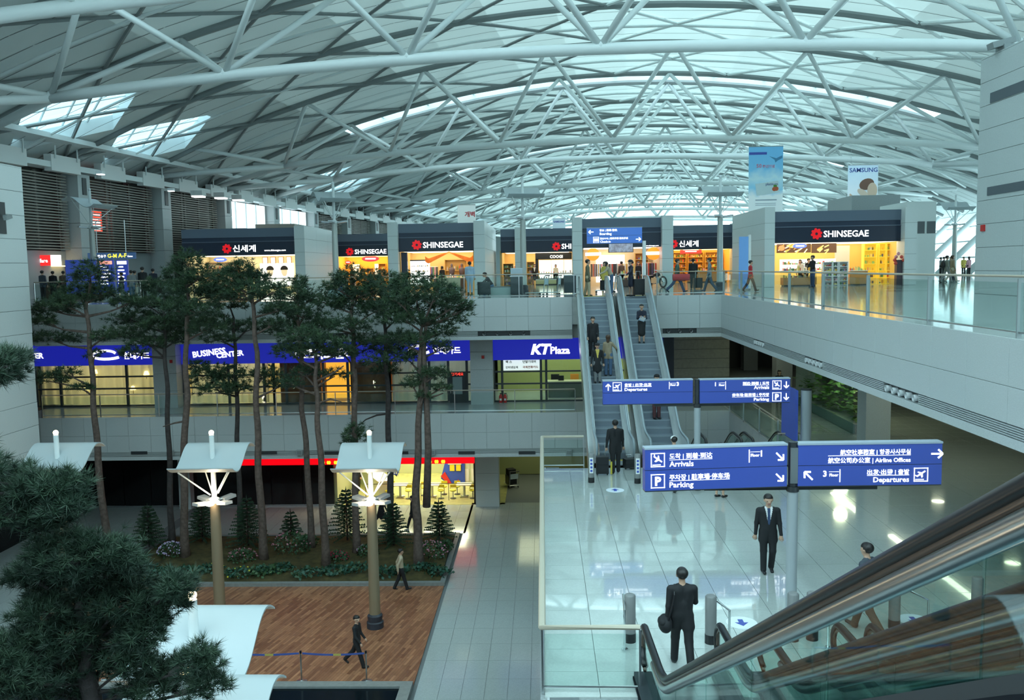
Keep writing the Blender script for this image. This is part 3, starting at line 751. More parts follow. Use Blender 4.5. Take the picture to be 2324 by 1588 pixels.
# ================================================================ direction signs
def fit_text(body, x0, x1, z, parent, y, M=WHITE_E, bold=.012, name='lettering', hmax=None):
    me = text_mesh(body, 1.0, M, bold, .01)
    xs = [v.co.x for v in me.vertices]; w = max(xs)-min(xs); s = (x1-x0)/w
    zs = [v.co.y for v in me.vertices]; ht = max(zs)-min(zs); sz = s
    if hmax and s*ht > hmax: sz = hmax/ht
    if len(body) == 1 and hmax: s = sz = hmax/ht
    o = put(name, me, parent, (x0-min(xs)*s, y, z-min(0, 0)*sz)); o.rotation_euler = (math.pi/2, 0, 0); o.scale = (s, sz, .35)
    return o
def icon_frame(parent, x, z, s, y, kind):
    b = MB(); e = s*.06
    for (a, c, d, f) in ((x, x+s, z, z+e), (x, x+s, z+s-e, z+s), (x, x+e, z, z+s), (x+s-e, x+s, z, z+s)): b.box(a, c, y-.006, y, d, f)
    b.build('icon_frame', WHITE_E, parent)
    if kind == 'P': fit_text('P', x+s*.3, x+s*.74, z+s*.2, parent, y, bold=.04)
    elif kind:
        ang = .6 if kind == 'up' else -.6
        b = MB(); ca, sa = math.cos(ang), math.sin(ang)
        def T(p): return (x+s/2+(p[0]*ca-p[1]*sa)*s, z+s*.56+(p[0]*sa+p[1]*ca)*s)
        for pol in ([(-.34,-.04),(.36,-.05),(.36,.05),(-.34,.06)], [(-.05,.02),(.15,.02),(-.02,-.26),(-.12,-.26)], [(-.05,0),(.14,0),(-.06,.24),(-.14,.24)], [(-.36,.0),(-.25,.0),(-.36,.16),(-.42,.16)]):
            P = [T(p) for p in pol]; n = len(P)
            b.add([(p[0], y, p[1]) for p in P]+[(p[0], y-.006, p[1]) for p in P], [tuple(range(n)), tuple(range(2*n-1, n-1, -1))]+[(i, n+i, n+(i+1)%n, (i+1)%n) for i in range(n)])
        b.box(x+s*.12, x+s*.7, y-.006, y, z+s*.12, z+s*.18)
        b.build('aircraft_icon', WHITE_E, parent)
def sign_panel(parent, loc, rz, w, h, name='sign_panel', mid=True):
    p = bpy.data.objects.new(name, None); COL.objects.link(p); p.parent = parent; p.location = loc; p.rotation_euler = (0,0,rz)
    q = MB()
    if mid: q.box(0,w,0,.22,0,h*.49); q.box(0,w,0,.22,h*.505,h)
    else: q.box(0,w,0,.22,0,h)
    q.build('blue_board', SIGNB, p)
    if mid:
        q = MB(); q.box(.002,w-.002,.008,.21,h*.488,h*.507); q.build('seam', DKMETAL, p)
    q = MB(); q.box(-.01,w+.01,-.01,.23,h,h+.035); q.build('cap', mat('sign_cap', (.36,.42,.5), .4), p)
    q = MB(); q.box(0,w,.0,.22,-.02,0); q.build('under_edge', DKMETAL, p)
    return p
def arrow(parent, x, z, L, ang, y):
    b = MB(); ca, sa = math.cos(ang), math.sin(ang)
    def R(p): return (x+p[0]*ca-p[1]*sa, z+p[0]*sa+p[1]*ca)
    hw = .075*L
    for (p, q_) in (((-.5*L,0),(.44*L,0)), ((.5*L,0),(.1*L,.38*L)), ((.5*L,0),(.1*L,-.38*L))):
        d = Vector((q_[0]-p[0], q_[1]-p[1])); n = Vector((-d.y, d.x)).normalized()*hw
        P = [R((p[0]+n.x,p[1]+n.y)), R((p[0]-n.x,p[1]-n.y)), R((q_[0]-n.x,q_[1]-n.y)), R((q_[0]+n.x,q_[1]+n.y))]
        b.add([(a[0], y, a[1]) for a in P]+[(a[0], y-.007, a[1]) for a in P], [(0,1,2,3),(7,6,5,4),(0,4,5,1),(1,5,6,2),(2,6,7,3),(3,7,4,0)])
    b.build('arrow', WHITE_E, parent)
def hline(parent, x0, x1, z, y, t=.008):
    b = MB(); b.box(x0, x1, y-.005, y, z, z+t); b.build('rule', WHITE_E, parent)
def flag_floor(parent, x, z, s, y, num, right=False):
    b = MB(); b.box(x-.008, x+.008, y-.006, y, z, z+s); b.build('flag_pole', WHITE_E, parent)
    if not right:
        fit_text('Floor', x+.03, x+.20, z+s*.45, parent, y, bold=.02); hline(parent, x+.02, x+.21, z+s*.80, y, .006); fit_text(num, x+.225, x+.225+(.05 if num == '1' else .09), z+s*.45, parent, y, bold=.03, hmax=.12)
    else:
        fit_text('Floor', x-.20, x-.03, z+s*.45, parent, y, bold=.02); hline(parent, x-.21, x-.02, z+s*.80, y, .006); fit_text(num, x-.32, x-.32+(.05 if num == '1' else .09), z+s*.45, parent, y, bold=.03, hmax=.12)
Yf_ = -.004
def sign_near():
    base = onz(1795, 1398, Z2); Y = base.y
    t = thing('direction_sign', 'large twin-panel blue sign with Arrivals, Parking, Airline Offices and Departures', 'sign', (base.x, Y, Z2), 0)
    zt = Zat(1795, 1008, Y)-Z2; zb = Zat(1795, 1100, Y)-Z2
    q = MB(); q.cyl((0,0), .105, 0, zb-.02, 20); q.build('post', mat('post_grey', (.34,.38,.41), .4), t, smooth='auto')
    q = MB(); q.cyl((0,0), .12, zb-.12, zb-.02, 16); q.cyl((0,0), .09, zb-.02, zt+.05, 12); q.build('bracket', DKMETAL, t)
    q = MB(); q.box(-.07,.07,-.10,-.06,zb+.05,zt-.05); q.build('cover_plate', STEEL, t)
    w = 2.80; h = zt-zb
    wl_ = at(1783, 1050, Y).x-at(1457, 1050, Y).x
    a = math.radians(6)
    L = sign_panel(t, (at(1783,1050,Y).x-base.x-wl_*math.cos(a), -wl_*math.sin(a)-.1, zb), a, wl_, h)
    wr_ = at(2135, 1050, Y).x-at(1808, 1050, Y).x
    R = sign_panel(t, (at(1808,1050,Y).x-base.x, -.1, zb), math.radians(1), wr_, h)
    q = MB(); q.box(-1.7, 1.62, .0, .12, zb-.10, zb-.025); q.build('carrier_beam', DKMETAL, t)
    y = -.002; H = h/2
    icon_frame(L, .11, H+.06, .27, y, 'down'); fit_text('도착 | 到着·到达', .47, 1.30, H+.215, L, y, hmax=.13); hline(L, .47, 1.30, H+.185, y); fit_text('Arrivals', .47, .935, H+.06, L, y, hmax=.13)
    flag_floor(L, 2.02, H+.09, .25, y, '1'); arrow(L, 2.62, H+.19, .2, -math.pi/4, y)
    icon_frame(L, .11, .05, .27, y, 'P'); fit_text('주차장 | 駐車場·停车场', .47, 1.64, .205, L, y, hmax=.13); hline(L, .47, 1.64, .178, y); fit_text('Parking', .47, .935, .055, L, y, hmax=.135)
    arrow(L, 2.62, .18, .2, -math.pi/4, y)
    fit_text('航空社事務室 | 항공사사무실', .80, 2.14, H+.21, R, y, hmax=.13); hline(R, .57, 2.14, H+.18, y); fit_text('航空公司办公室 | Airline Offices', .57, 2.14, H+.05, R, y, hmax=.13)
    arrow(R, 2.64, H+.20, .22, 0, y); arrow(R, .20, .2, .22, math.pi*.75, y)
    flag_floor(R, .80, .07, .25, y, '3', True)
    fit_text('出发·出發 | 출발', 1.32, 2.12, .215, R, y, hmax=.12); hline(R, 1.32, 2.12, .188, y); fit_text('Departures', 1.44, 2.12, .06, R, y, hmax=.13); icon_frame(R, 2.21, .06, .27, y, 'up')
sign_near()
def sign_back():
    base = onz(1582, 1111, Z2); Y = base.y
    t = thing('direction_sign', 'smaller twin-panel blue sign before the long escalators with Departures and Arrivals', 'sign', (base.x, Y, Z2), 0)
    zt = Zat(1580, 862, Y)-Z2; zb = Zat(1580, 914, Y)-Z2; h = zt-zb
    q = MB(); q.cyl((0,0), .13, 0, .1, 16); q.build('base', BLACK, t)
    q = MB(); q.cyl((0,0), .10, .1, zb-.02, 20); q.build('post', mat('post_grey', (.34,.38,.41), .4), t, smooth='auto')
    q = MB(); q.cyl((0,0), .11, zb-.14, zb-.02, 16); q.cyl((0,0), .07, zb-.02, zt+.02, 12); q.build('bracket', DKMETAL, t)
    q = MB(); q.box(-1.3, 1.3, .0, .12, zb-.10, zb-.025); q.build('carrier_beam', DKMETAL, t)
    x0, x1 = at(1368,890,Y).x-base.x, at(1572,890,Y).x-base.x; w = x1-x0
    L = sign_panel(t, (x0, -.1, zb), math.radians(1.5), w, h)
    x0, x1 = at(1587,890,Y).x-base.x, at(1792,890,Y).x-base.x
    R = sign_panel(t, (x0, -.1, zb), math.radians(1.5), w, h)
    y = -.002; H = h/2
    arrow(L, .16, H+.17, .2, math.pi/2, y); icon_frame(L, .30, H+.05, .27, y, 'up'); fit_text('출발 | 出發·出发', .66, 1.48, H+.2, L, y, hmax=.11); hline(L, .66, 1.48, H+.175, y); fit_text('Departures', .66, 1.35, H+.055, L, y, hmax=.12)
    flag_floor(L, 2.02, H+.09, .22, y, '3')
    flag_floor(R, .78, H+.06, .25, y, '1', True)
    fit_text('到达·到着 | 도착', 1.30, 2.10, H+.2, R, y, hmax=.11); hline(R, 1.30, 2.10, H+.175, y); fit_text('Arrivals', 1.64, 2.10, H+.06, R, y, hmax=.11); icon_frame(R, 2.2, H+.04, .27, y, 'down'); arrow(R, 2.62, H+.18, .2, -math.pi/2, y)
    fit_text('停车场·駐車場 | 주차장', .98, 2.10, .205, R, y, hmax=.11); hline(R, .98, 2.10, .175, y); fit_text('Parking', 1.64, 2.10, .055, R, y, hmax=.12); icon_frame(R, 2.2, .03, .27, y, 'P'); arrow(R, 2.62, .17, .2, -math.pi/2, y)
sign_back()
def sign_top():
    Y = 43.6; base = at(1462, 620, Y)
    t = thing('direction_sign', 'overhead blue sign with Boarding and Check-in above the top of the escalators', 'sign', (base.x, Y, Z3), 0)
    zt = Zat(1395, 517, Y)-Z3; zb = Zat(1395, 552, Y)-Z3; h = zt-zb
    q = MB(); q.cyl((0,0), .09, 0, zb+.1, 16); q.build('post', WHITE, t, smooth='auto')
    q = MB(); q.cyl((0,0), .12, 0, .55, 16); q.build('base', mat('post_blue', (.08,.16,.34), .4), t)
    x0, x1 = at(1332,534,Y).x-base.x, at(1457,534,Y).x-base.x; w = x1-x0
    L = sign_panel(t, (x0, -.1, zb), math.radians(1), w, h)
    L.children[0].data.materials[0] = mat('sign_blue_lit', (.06, .17, .55), .4, emit=(.06, .17, .6), estr=.2)
    y = -.002; H = h/2
    arrow(L, .2, H+.19, .24, math.pi, y); fit_text('탑승 | 搭乘·登机', .62, 1.47, H+.22, L, y, hmax=.13); fit_text('Boarding', .62, 1.2, H+.04, L, y, hmax=.15)
    icon_frame(L, .3, .04, .28, y, ''); fit_text('탑승수속 | 搭乘手續·登机手续', .64, 2.0, .2, L, y, hmax=.13); fit_text('Check-in', .64, 1.15, .04, L, y, hmax=.14); arrow(L, 2.5, .18, .24, 0, y)
    b = MB(); b.box(.34,.54,-.008,-.002,.1,.25); b.build('case_icon', WHITE_E, L)
sign_top()
# blue notice board beside the bridge (under the right gallery)
p = onz(1829, 1085, Z2); Yb = 29.0
bx0, bx1 = X_(1806, Yb), X_(1832, Yb)
t = thing('notice_board', 'tall blue notice board on a steel post under the right gallery', 'notice board', (at(1830, 900, Yb).x, Yb, Z2))
q = MB(); q.cbox((-.33,.75,1.9),(.08,1.7,1.7)); q.build('blue_board', SIGNB, t); q = MB(); q.cbox((-.33,.75,.55),(.06,1.6,.95)); q.build('lower_panel', GREYMET, t)
q = MB(); q.cyl((0,0), .17, 0, 2.75, 18); q.build('post', mat('post_grey', (.34,.38,.41), .4), t, smooth='auto'); q = MB(); q.cyl((0,0), .18, 2.75, 2.8, 18); q.build('cap', DKMETAL, t)

# ================================================================ lamps with wave canopies
CANW = mat('canopy_white', (.46, .52, .55), .45)
LAMPE = em('lamp_globe', (1., .80, .48), 9.)
LENSE = em('lamp_lens', (1., .86, .62), 14.)
def wave(v): return -.32*math.sin(v*2.4)-.05*v
def lamp_proto():
    t = thing('canopy_lamp', 'x', 'lamp')
    q = MB(); q.lathe((0,0,0), [(.30,0),(.30,.22),(.25,.26),(.27,.38),(.27,.46),(.20,.52)], 20); q.build('base', mat('lamp_base', (.03,.035,.05), .4), t, smooth='auto')
    q = MB(); q.lathe((0,0,0), [(.20,.5),(.185,3.0),(.165,4.55)], 20); q.build('pole', BRONZE, t, smooth='auto')
    q = MB(); q.lathe((0,0,0), [(.17,4.55),(.17,4.7),(.09,4.75),(.085,6.95)], 14); q.build('mast', STEELW, t, smooth='auto')
    q = MB(); q.ball((0,0,7.03), .088, 14, 10); q.build('globe', LAMPE, t, smooth=True)
    # canopy: a waved sheet
    q = MB(); n = 18; hw = 1.12; vs = []; fs = []
    for th in (0, .035):
        for k in range(n+1):
            v = -1.2+2.4*k/n
            for x in (-hw, -.4, .4, hw): vs.append((x, v, 6.15+wave(v)*-1.+th))
    for k in range(n):
        for j in range(3):
            a = k*4+j; B = (n+1)*4
            fs.append((a, a+4, a+5, a+1)); fs.append((B+a, B+a+1, B+a+5, B+a+4))
    B = (n+1)*4
    for k in range(n):
        a = k*4; fs.append((a, B+a, B+a+4, a+4)); a = k*4+3; fs.append((a, a+4, B+a+4, B+a))
    for j in range(3): fs.append((j, j+1, B+j+1, B+j)); a = n*4+j; fs.append((a, B+a, B+a+1, a+1))
    q.add(vs, fs); q.build('canopy', CANW, t, smooth='auto')
    for sx in (-1, 1):
        for v in (-.95, .75):
            q = MB(); q.tube([(sx*.10, v*.12, 4.85), (sx*.85, v, 6.13-wave(v))], .026, 6); q.build('strut', STEELW, t)
    for k in range(4):
        a = math.pi/4+k*math.pi/2+.2; c, s = math.cos(a), math.sin(a)
        q = MB(); q.cbox((c*.55, s*.55, 4.62), (.50,.30,.10), a, -.12); fx = q.build('spotlight', mat('fixture_grey', (.5,.54,.58), .35, metal=.4), t)
        q = MB(); q.tube([(c*.15,s*.15,4.62),(c*.4,s*.4,4.62)], .03, 6); q.build('bracket', STEELW, fx)
    return t
LAMP0 = lamp_proto()
_used = [0]
def place_lamp(x, y, z, rz, label, lit, scale=1.):
    o = LAMP0 if _used[0] == 0 else copytree(LAMP0)
    _used[0] += 1
    o.location = (x, y, z); o.rotation_euler = (0, 0, rz); o['label'] = label; o['group'] = 'lamp posts with wave-shaped canopies'; o.scale = (scale,)*3
    return o
def light(parent, loc, e, col, r=.1):
    d = bpy.data.lights.new('bulb', 'POINT'); d.energy = e; d.color = col; d.shadow_soft_size = r
    o = bpy.data.objects.new('bulb', d); COL.objects.link(o); o.parent = parent; o.location = loc
    return o
lamps = []
for (px, lab) in ((127, 'canopy lamp with bronze pole partly hidden by the front pine'), (480, 'canopy lamp with bronze pole standing mid-deck'), (838, 'canopy lamp with bronze pole nearest the tiled walkway')):
    Y = 30.5; x = at(px, 990, Y).x
    lamps.append(place_lamp(x, Y, 0, .0, lab, True, at(px, 977, Y).z/7.1))
for (px, py, Y, lab) in ((440, 1440, 15.2, 'canopy lamp whose white sheet is seen from above beside the front pine'), (425, 1590, 12.3, 'canopy lamp lowest in the picture behind the front pine')):
    x = at(px, py, Y).x; lamps.append(place_lamp(x, Y, 0, .0, lab, True))
UNLIT = mat('globe_off', (.7,.75,.78), .3); 
for (px, py, Y, rz, lab) in ((213, 425, 51, 1.35, 'canopy lamp on the departure floor before the louvred wall'), (762, 410, 49.8, .5, 'canopy lamp on the departure floor beside the first small shop'),
                         (1188, 400, 49, .25, 'canopy lamp on the departure floor behind the luggage trolleys'), (1634, 397, 49, .1, 'canopy lamp on the departure floor right of the escalators'), (2165, 440, 66, 0., 'canopy lamp on the departure floor before the bright glazing')):
    x = at(px, 600, Y).x; sc = (Zat(px, py, Y)-Z3)/7.17
    o = place_lamp(x, Y, Z3, rz, lab, False, sc)
    for c in o.children:
        if c.name.startswith('globe'):
            c.data = c.data.copy(); c.data.materials[0] = UNLIT
        if c.name.startswith('pole'): c.data = c.data.copy(); c.data.materials[0] = mat('pole_pale', (.48,.50,.48), .4, metal=.3)
for o in lamps:
    a = 5.0
    light(o, (.0, -.45, 4.95), 38, (1, .80, .52), .12)
    q = MB(); q.ball((0,-.46,4.62), .13, 12, 8, (1.2,1.2,.6)); q.build('lit_lens', LENSE, o)
# ================================================================ shops on the departure floor
def light_panel(parent, x0, x1, y0, y1, z, col, st, name='ceiling_light'):
    q = MB(); q.box(x0, x1, y0, y1, z-.06, z); return q.build(name, em('panel_%d_%d_%d_%d' % (col[0]*99, col[1]*99, col[2]*99, st*10), col, st), parent)
def flower(parent, x, z, r, y):
    b = MB()
    for k in range(8):
        a = k*math.pi/4+.2; c, s = math.cos(a), math.sin(a); n = 10; P = []
        for j in range(n):
            t = 2*math.pi*j/n; u, v = .56+.36*math.cos(t), .25*math.sin(t)
            P.append((x+r*(u*c-v*s), z+r*(u*s+v*c)))
        b.add([(p[0], y-.03, p[1]) for p in P]+[(p[0], y, p[1]) for p in P], [tuple(range(n-1, -1, -1))]+[(i, (i+1)%n, n+(i+1)%n, n+i) for i in range(n)])
    return b.build('flower_logo', REDLOGO, parent)
GOODS = [mat('goods_%d' % i, c, .5) for i, c in enumerate([(.6,.08,.06),(.75,.7,.62),(.1,.25,.12),(.7,.42,.08),(.12,.12,.3),(.5,.5,.52),(.75,.6,.2),(.05,.05,.06),(.75,.35,.4),(.3,.55,.2)])]
def goods_mb(x0, x1, y0, y1, z, n, hmax=.22, rnd=random, wid=.13):
    b = MB()
    for k in range(n):
        b.cur = rnd.randrange(10); w = rnd.uniform(.5, 1)*wid; h = rnd.uniform(.35, 1)*hmax
        x = x0+(x1-x0)*(k+.5)/n; y = rnd.uniform(y0, y1)
        if rnd.random() < .5: b.box(x-w/2, x+w/2, y-.05, y+.05, z, z+h)
        else:
            b.cyl((x, y), w*.4, z, z+h*.7, 7); b.cyl((x, y), w*.16, z+h*.7, z+h, 6)
    return b
def shelf(label, x0, x1, Y, z, h, nlev, frame, group=None, dep=.4, dens=7, light_=None, back=None, hm=.24):
    t = thing('display_shelf', label, 'shelf', ((x0+x1)/2, Y, z), 0, group); w = (x1-x0)/2
    for sx in (-1, 1):
        q = MB(); q.box(sx*w-.03, sx*w+.03, -dep/2, dep/2, 0, h); q.build('side_board', frame, t)
    q = MB(); q.box(-w, w, dep/2-.03, dep/2, 0, h); q.build('back_board', back or frame, t)
    for k in range(nlev+1):
        zz = h*k/nlev; zz = min(max(zz, .04), h-.02)
        q = MB(); q.box(-w+.03, w-.03, -dep/2, dep/2-.03, zz-.02, zz+.02); sbd = q.build('shelf_board', frame, t)
        if k < nlev: stuff(goods_mb(-w+.08, w-.08, -.12, .08, zz+.02, max(2, int((x1-x0)*dens)), min(hm, h/nlev*.8)).build('merchandise', GOODS, sbd))
    return t
def counter(label, x0, x1, Y, z, h, M, top=WHITE, goods=10, dep=.7, group=None, glass=False):
    t = thing('shop_counter', label, 'counter', ((x0+x1)/2, Y, z), 0, group); w = (x1-x0)/2
    q = MB(); q.box(-w, w, -dep/2, dep/2, .08, h-.04 if not glass else h*.55); q.build('front_panel', M, t)
    q = MB(); q.box(-w+.05, w-.05, -dep/2+.06, dep/2-.06, 0, .08); q.build('plinth', DKMETAL, t)
    if glass:
        q = MB(); q.box(-w, w, -dep/2, dep/2, h*.55, h-.03); q.build('glass_case', GLASS, t)
        stuff(goods_mb(-w+.1, w-.1, -.2, .2, h*.56, goods, .2).build('merchandise', GOODS, t))
    q = MB(); q.box(-w-.02, w+.02, -dep/2-.02, dep/2+.02, h-.04, h); q.build('worktop', top, t)
    if goods: stuff(goods_mb(-w+.1, w-.1, -.2, .2, h, goods, .26).build('goods_on_top', GOODS, t))
    return t
def shop(label, x0, x1, Y, depth, wallc, lightc, lst, sign, sx0, sx1, sz=3.0, H=4.5, flow=True, sname='lettering', bandy=(2.62, 3.55), extra=None, open_h=2.6):
    t = thing('shop_unit', label, 'shop', ((x0+x1)/2, Y, Z3)); w = (x1-x0)/2
    wm = mat('shopwall_%d_%d_%d' % tuple(int(c*99) for c in wallc), wallc, .6)
    q = MB(); q.box(-w, w, 0, .5, 3.88, H); q.build('slate_band', NAVY2, t)
    q = MB(); q.box(-w, w, .06, .5, bandy[1], 3.88); q.build('recess_band', mat('recess_navy', (.03,.045,.085), .4), t)
    q = MB(); q.box(-w, w, -.03, .5, bandy[1], bandy[1]+.05); q.build('trim_line', NAVY2, t)
    q = MB(); q.box(-w, w, 0, .3, bandy[0], bandy[1]); sbnd = q.build('sign_band', NAVY, t)
    q = MB(); q.box(-w, w, .3, depth, open_h+.1, open_h+.25); q.build('inner_ceiling', WHITE, t)
    q = MB(); q.box(-w, w, depth-.15, depth, 0, open_h+.2); q.build('back_wall', wm, t)
    for s in (-1, 1):
        q = MB(); q.box(s*w-.08, s*w+.08, .3, depth, 0, open_h+.2); q.build('side_wall', wm, t)
    light_panel(t, -w+.3, w-.3, .5, depth-.4, open_h+.08, lightc, lst*.40)
    q = MB(); q.box(-w, w, .35, depth, H-.1, H); q.build('roof_slab', STONE_D, t)
    if flow: flower(sbnd, sx0-(x0+x1)/2-.42, sz+.12, .38, -.002)
    if sign:
        o = fit_text(sign, sx0-(x0+x1)/2, sx1-(x0+x1)/2, sz-.08, sbnd, -.004, bold=.018, hmax=.5)
    return t
def pier(name, label, x0, x1, y0, y1, H=4.6, M=STONE_L, nrow=5, slot=False):
    g = thing(name, label, 'pillar', ((x0+x1)/2, (y0+y1)/2, Z3)); w, d = (x1-x0)/2, (y1-y0)/2
    q = MB(); q.box(-w+.02, w-.02, -d+.02, d-.02, 0, H-.01); q.build('core', JOINT, g)
    for k in range(nrow):
        z0, z1 = H*k/nrow, H*(k+1)/nrow
        n = max(1, round(2*d/3.2))
        for j in range(n):
            q = MB(); q.box(-w, w, -d+2*d*j/n+.008*(j > 0), -d+2*d*(j+1)/n, z0+.01, z1-.004); q.build('stone_block', M, g)
    return g
YL, OR_ = (1., .80, .42), (1., .66, .22)
WARM = (1., .87, .62); COOLW = (1., .97, .88)
def SX(px, Y, py=600): return at(px, py, Y).x
# shop A
a0, a1 = SX(415, 62), SX(670, 62)
shopA = shop('shop with white Korean lettering and web address on its dark fascia', a0, a1, 62, 5.0, (.75,.68,.45), WARM, 3.6, '신세계', SX(530, 62), SX(582, 62), 2.98)
fit_text('www.shinsegae.com', SX(601,62)-(a0+a1)/2, SX(650,62)-(a0+a1)/2, 2.88, shopA, -.004)
pier('stone_pier', 'wide pale stone pier right of the Korean-lettered shop', SX(670,61.6), SX(693,61.6), 61.6, 71.5)
shelf('wooden shelf with boxed goods at the back of the Korean-lettered shop', SX(455,66.2), SX(540,66.2), 66.2, Z3, 2.2, 5, mat('shelf_brown', (.30,.14,.06), .5), back=mat('cream', (.8,.72,.5), .5))
pb = thing('portrait_board', 'large lit white board with two portrait heads', 'advert board', (SX(628,64.5), 64.5, Z3))
q = MB(); q.box(-1.25,1.25,0,.1,.35,2.05); q.build('lit_board', em('board_white', (1,.98,.9), .95), pb)
for sx in (-.5, .55):
    q = MB(); q.prism_xz([(sx+.24*math.cos(a)*(1 if math.sin(a) > 0 else .9), 1.42+.34*math.sin(a)) for a in [2*math.pi*k/16 for k in range(16)]], -.02, 0); q.build('portrait_face', mat('portrait_skin', (.8,.68,.5), .6, emit=(.9,.75,.5), estr=.15), pb)
    q = MB(); q.prism_xz([(sx+.29*math.cos(a), 1.58+.29*math.sin(a)) for a in [math.pi*k/10-.1 for k in range(12)]]+[(sx-.2,1.56),(sx+.2,1.56)][::1], -.035, -.02); q.build('portrait_hair', HAIR, pb)
for k in range(4):
    px = 602+k*18
    fr = thing('framed_picture', 'small lit white frame in the upper row, %s from the left' % ('first','second','third','fourth')[k], 'lit frame', (SX(px,66.3), 66.3, Z3+2.05), 0, 'row of lit frames over the portrait board')
    q = MB(); q.box(-.2,.2,0,.08,0,.5); q.build('frame', mat('shelf_brown', (.3,.14,.06), .5), fr); q = MB(); q.box(-.15,.15,-.02,0,.05,.45); q.build('lit_panel', em('board_white', (1,.98,.9), .95), fr)
def oval_sign(label, px, py, Y, w, h, col, txt=None):
    p = at(px, py, Y); o = thing('hanging_sign', label, 'sign', p)
    q = MB(); q.prism_xz([(w/2*math.cos(a)*1.0, h/2*math.sin(a)) if abs(math.cos(a)) < .8 else (w/2*math.cos(a), h/2*math.sin(a)) for a in [2*math.pi*k/20 for k in range(20)]], -.05, .05); q.build('board', em('oval_%d%d%d' % tuple(int(c*99) for c in col), col, .9), o)
    q = MB(); q.box(-w*.3, w*.3, -.06, -.05, -h*.12, h*.12); q.build('white_band', WHITE_E, o)
    q = MB(); q.tube([(0,0,h/2),(0,0,h/2+.5)], .012, 5); q.build('hanger', STEEL, o)
    return o
oval_sign('blue oval hanging sign in the Korean-lettered shop', 500, 589, 63.2, .95, .34, (.08,.13,.5))
# shop B
b0, b1 = SX(757, 75), SX(881, 75)
shop('small set-back shop with orange interior left of the stone pillar', b0, b1, 75, 4.5, (.85,.55,.12), OR_, 6.5, 'SHINSEGAE', SX(806,75), SX(878,75), 2.9)
oval_sign('red hanging sign in the orange shop', 841, 587, 76, 1.5, .5, (.7,.03,.05))
oval_sign('small red lozenge sign at the edge of the orange shop', 790, 595, 76, .5, .3, (.75,.05,.03))
for k, px in enumerate((808, 858)):
    fr = thing('framed_picture', ('pale lit showcase left of the orange shop doorway', 'pale lit showcase right of the orange shop doorway')[k], 'lit frame', (SX(px,78.9), 78.9, Z3+.9))
    q = MB(); q.box(-.33,.33,0,.1,0,1.1); q.build('frame', WHITE, fr); q = MB(); q.box(-.28,.28,-.02,0,.05,1.05); q.build('lit_panel', em('board_cream', (1,.93,.7), 1.2), fr)
shelf('shelf with goods inside the orange shop', SX(822,79), SX(850,79), 78.6, Z3, 1.6, 3, mat('shelf_oak', (.55,.34,.10), .5))
# shop C
pier('stone_pier', 'pale stone pillar between the orange shop and the clothes shop', SX(881,59.6), SX(904,59.6), 59.6, 60.8)
c0, c1 = SX(904, 60), SX(1076, 60)
shopC = shop('clothes shop with orange swags and white lettering', c0, c1, 60, 5.5, (.78,.55,.22), WARM, 4.2, 'SHINSEGAE', SX(961,60), SX(1052,60), 2.95)
pier('stone_pier', 'deep pale stone pier right of the clothes shop', SX(1076,59.4), SX(1101,59.4), 59.4, 74)
q = MB(); q.box(0,.42,0,.3,0,2.6); o = q.build('dark_column', NAVY, None, (SX(911,60.4), 60.35, Z3)); tag(o, 'dark panel at the left edge of the clothes shop', 'panel')
sh = thing('eyewear_stand', 'bright white stand of small glasses and shoes', 'display stand', (SX(953,61.2), 61.2, Z3))
q = MB(); q.box(-.68,.68,0,.1,.3,2.0); q.build('lit_board', em('board_cool', (1,1,.97), 1.1), sh)
for k in range(4):
    q = MB(); q.box(-.66,.66,-.16,0,.5+k*.37,.52+k*.37); q.build('ledge', WHITE, sh)
    stuff(goods_mb(-.6, .6, -.1, -.05, .52+k*.37, 9, .1, wid=.12).build('merchandise', GOODS, sh))
q = MB(); q.box(-.68,.68,-.02,.12,2.0,2.08); q.build('top_rail', BLACK, sh)
for k, (px, sg, lab) in enumerate(((993, 1, 'orange fabric swag hanging left in the clothes shop'), (1046, -1, 'orange fabric swag hanging right in the clothes shop'))):
    o = thing('fabric_swag', lab, 'swag', (SX(px,60.9), 60.9, Z3+2.3)); q = MB(); vs = []; n = 14
    for j in range(n+1):
        u = j/n; x = sg*(-.85+1.7*u); top = .10+.22*u+.25*max(0, 1-u*9); thick = .34*(1-u)**.8+.04
        vs += [(x, .05*math.sin(u*9), top-.32*(1-u)), (x, .05*math.sin(u*9+1), top-.32*(1-u)-thick)]
    q.add(vs, [(2*j, 2*j+1, 2*j+3, 2*j+2) for j in range(n)]); q.add([(v[0], v[1]+.03, v[2]) for v in vs], [(2*j, 2*j+2, 2*j+3, 2*j+1) for j in range(n)])
    q.build('cloth', mat('orange_cloth', (.75,.17,.02), .6, emit=(.9,.2,.02), estr=.25), o)
shelf('shelf with dark bags at the back of the clothes shop', SX(1010,64.9), SX(1060,64.9), 64.9, Z3+.5, 1.6, 2, mat('shelf_oak', (.55,.34,.10), .5), dens=5, hm=.45)
counter('low table heaped with folded clothes in the clothes shop', SX(985,62.4), SX(1055,62.4), 62.4, Z3, .8, mat('dark_wood', (.08,.05,.04), .5), goods=16, dep=1.0)
for k, px in enumerate((1025, 1048)):
    o = thing('display_bust', ('dark display bust beside the folded clothes, left one', 'dark display bust beside the folded clothes, right one')[k], 'mannequin', (SX(px,63.4), 63.4, Z3))
    q = MB(); q.lathe((0,0,0), [(.16,0),(.03,.03),(.03,.8),(.16,.85),(.2,1.2),(.24,1.4),(.1,1.5),(.06,1.55),(.1,1.68),(.03,1.8)], 12); q.build('torso', mat('bust_dark', (.07,.05,.07), .5), o, smooth=True)
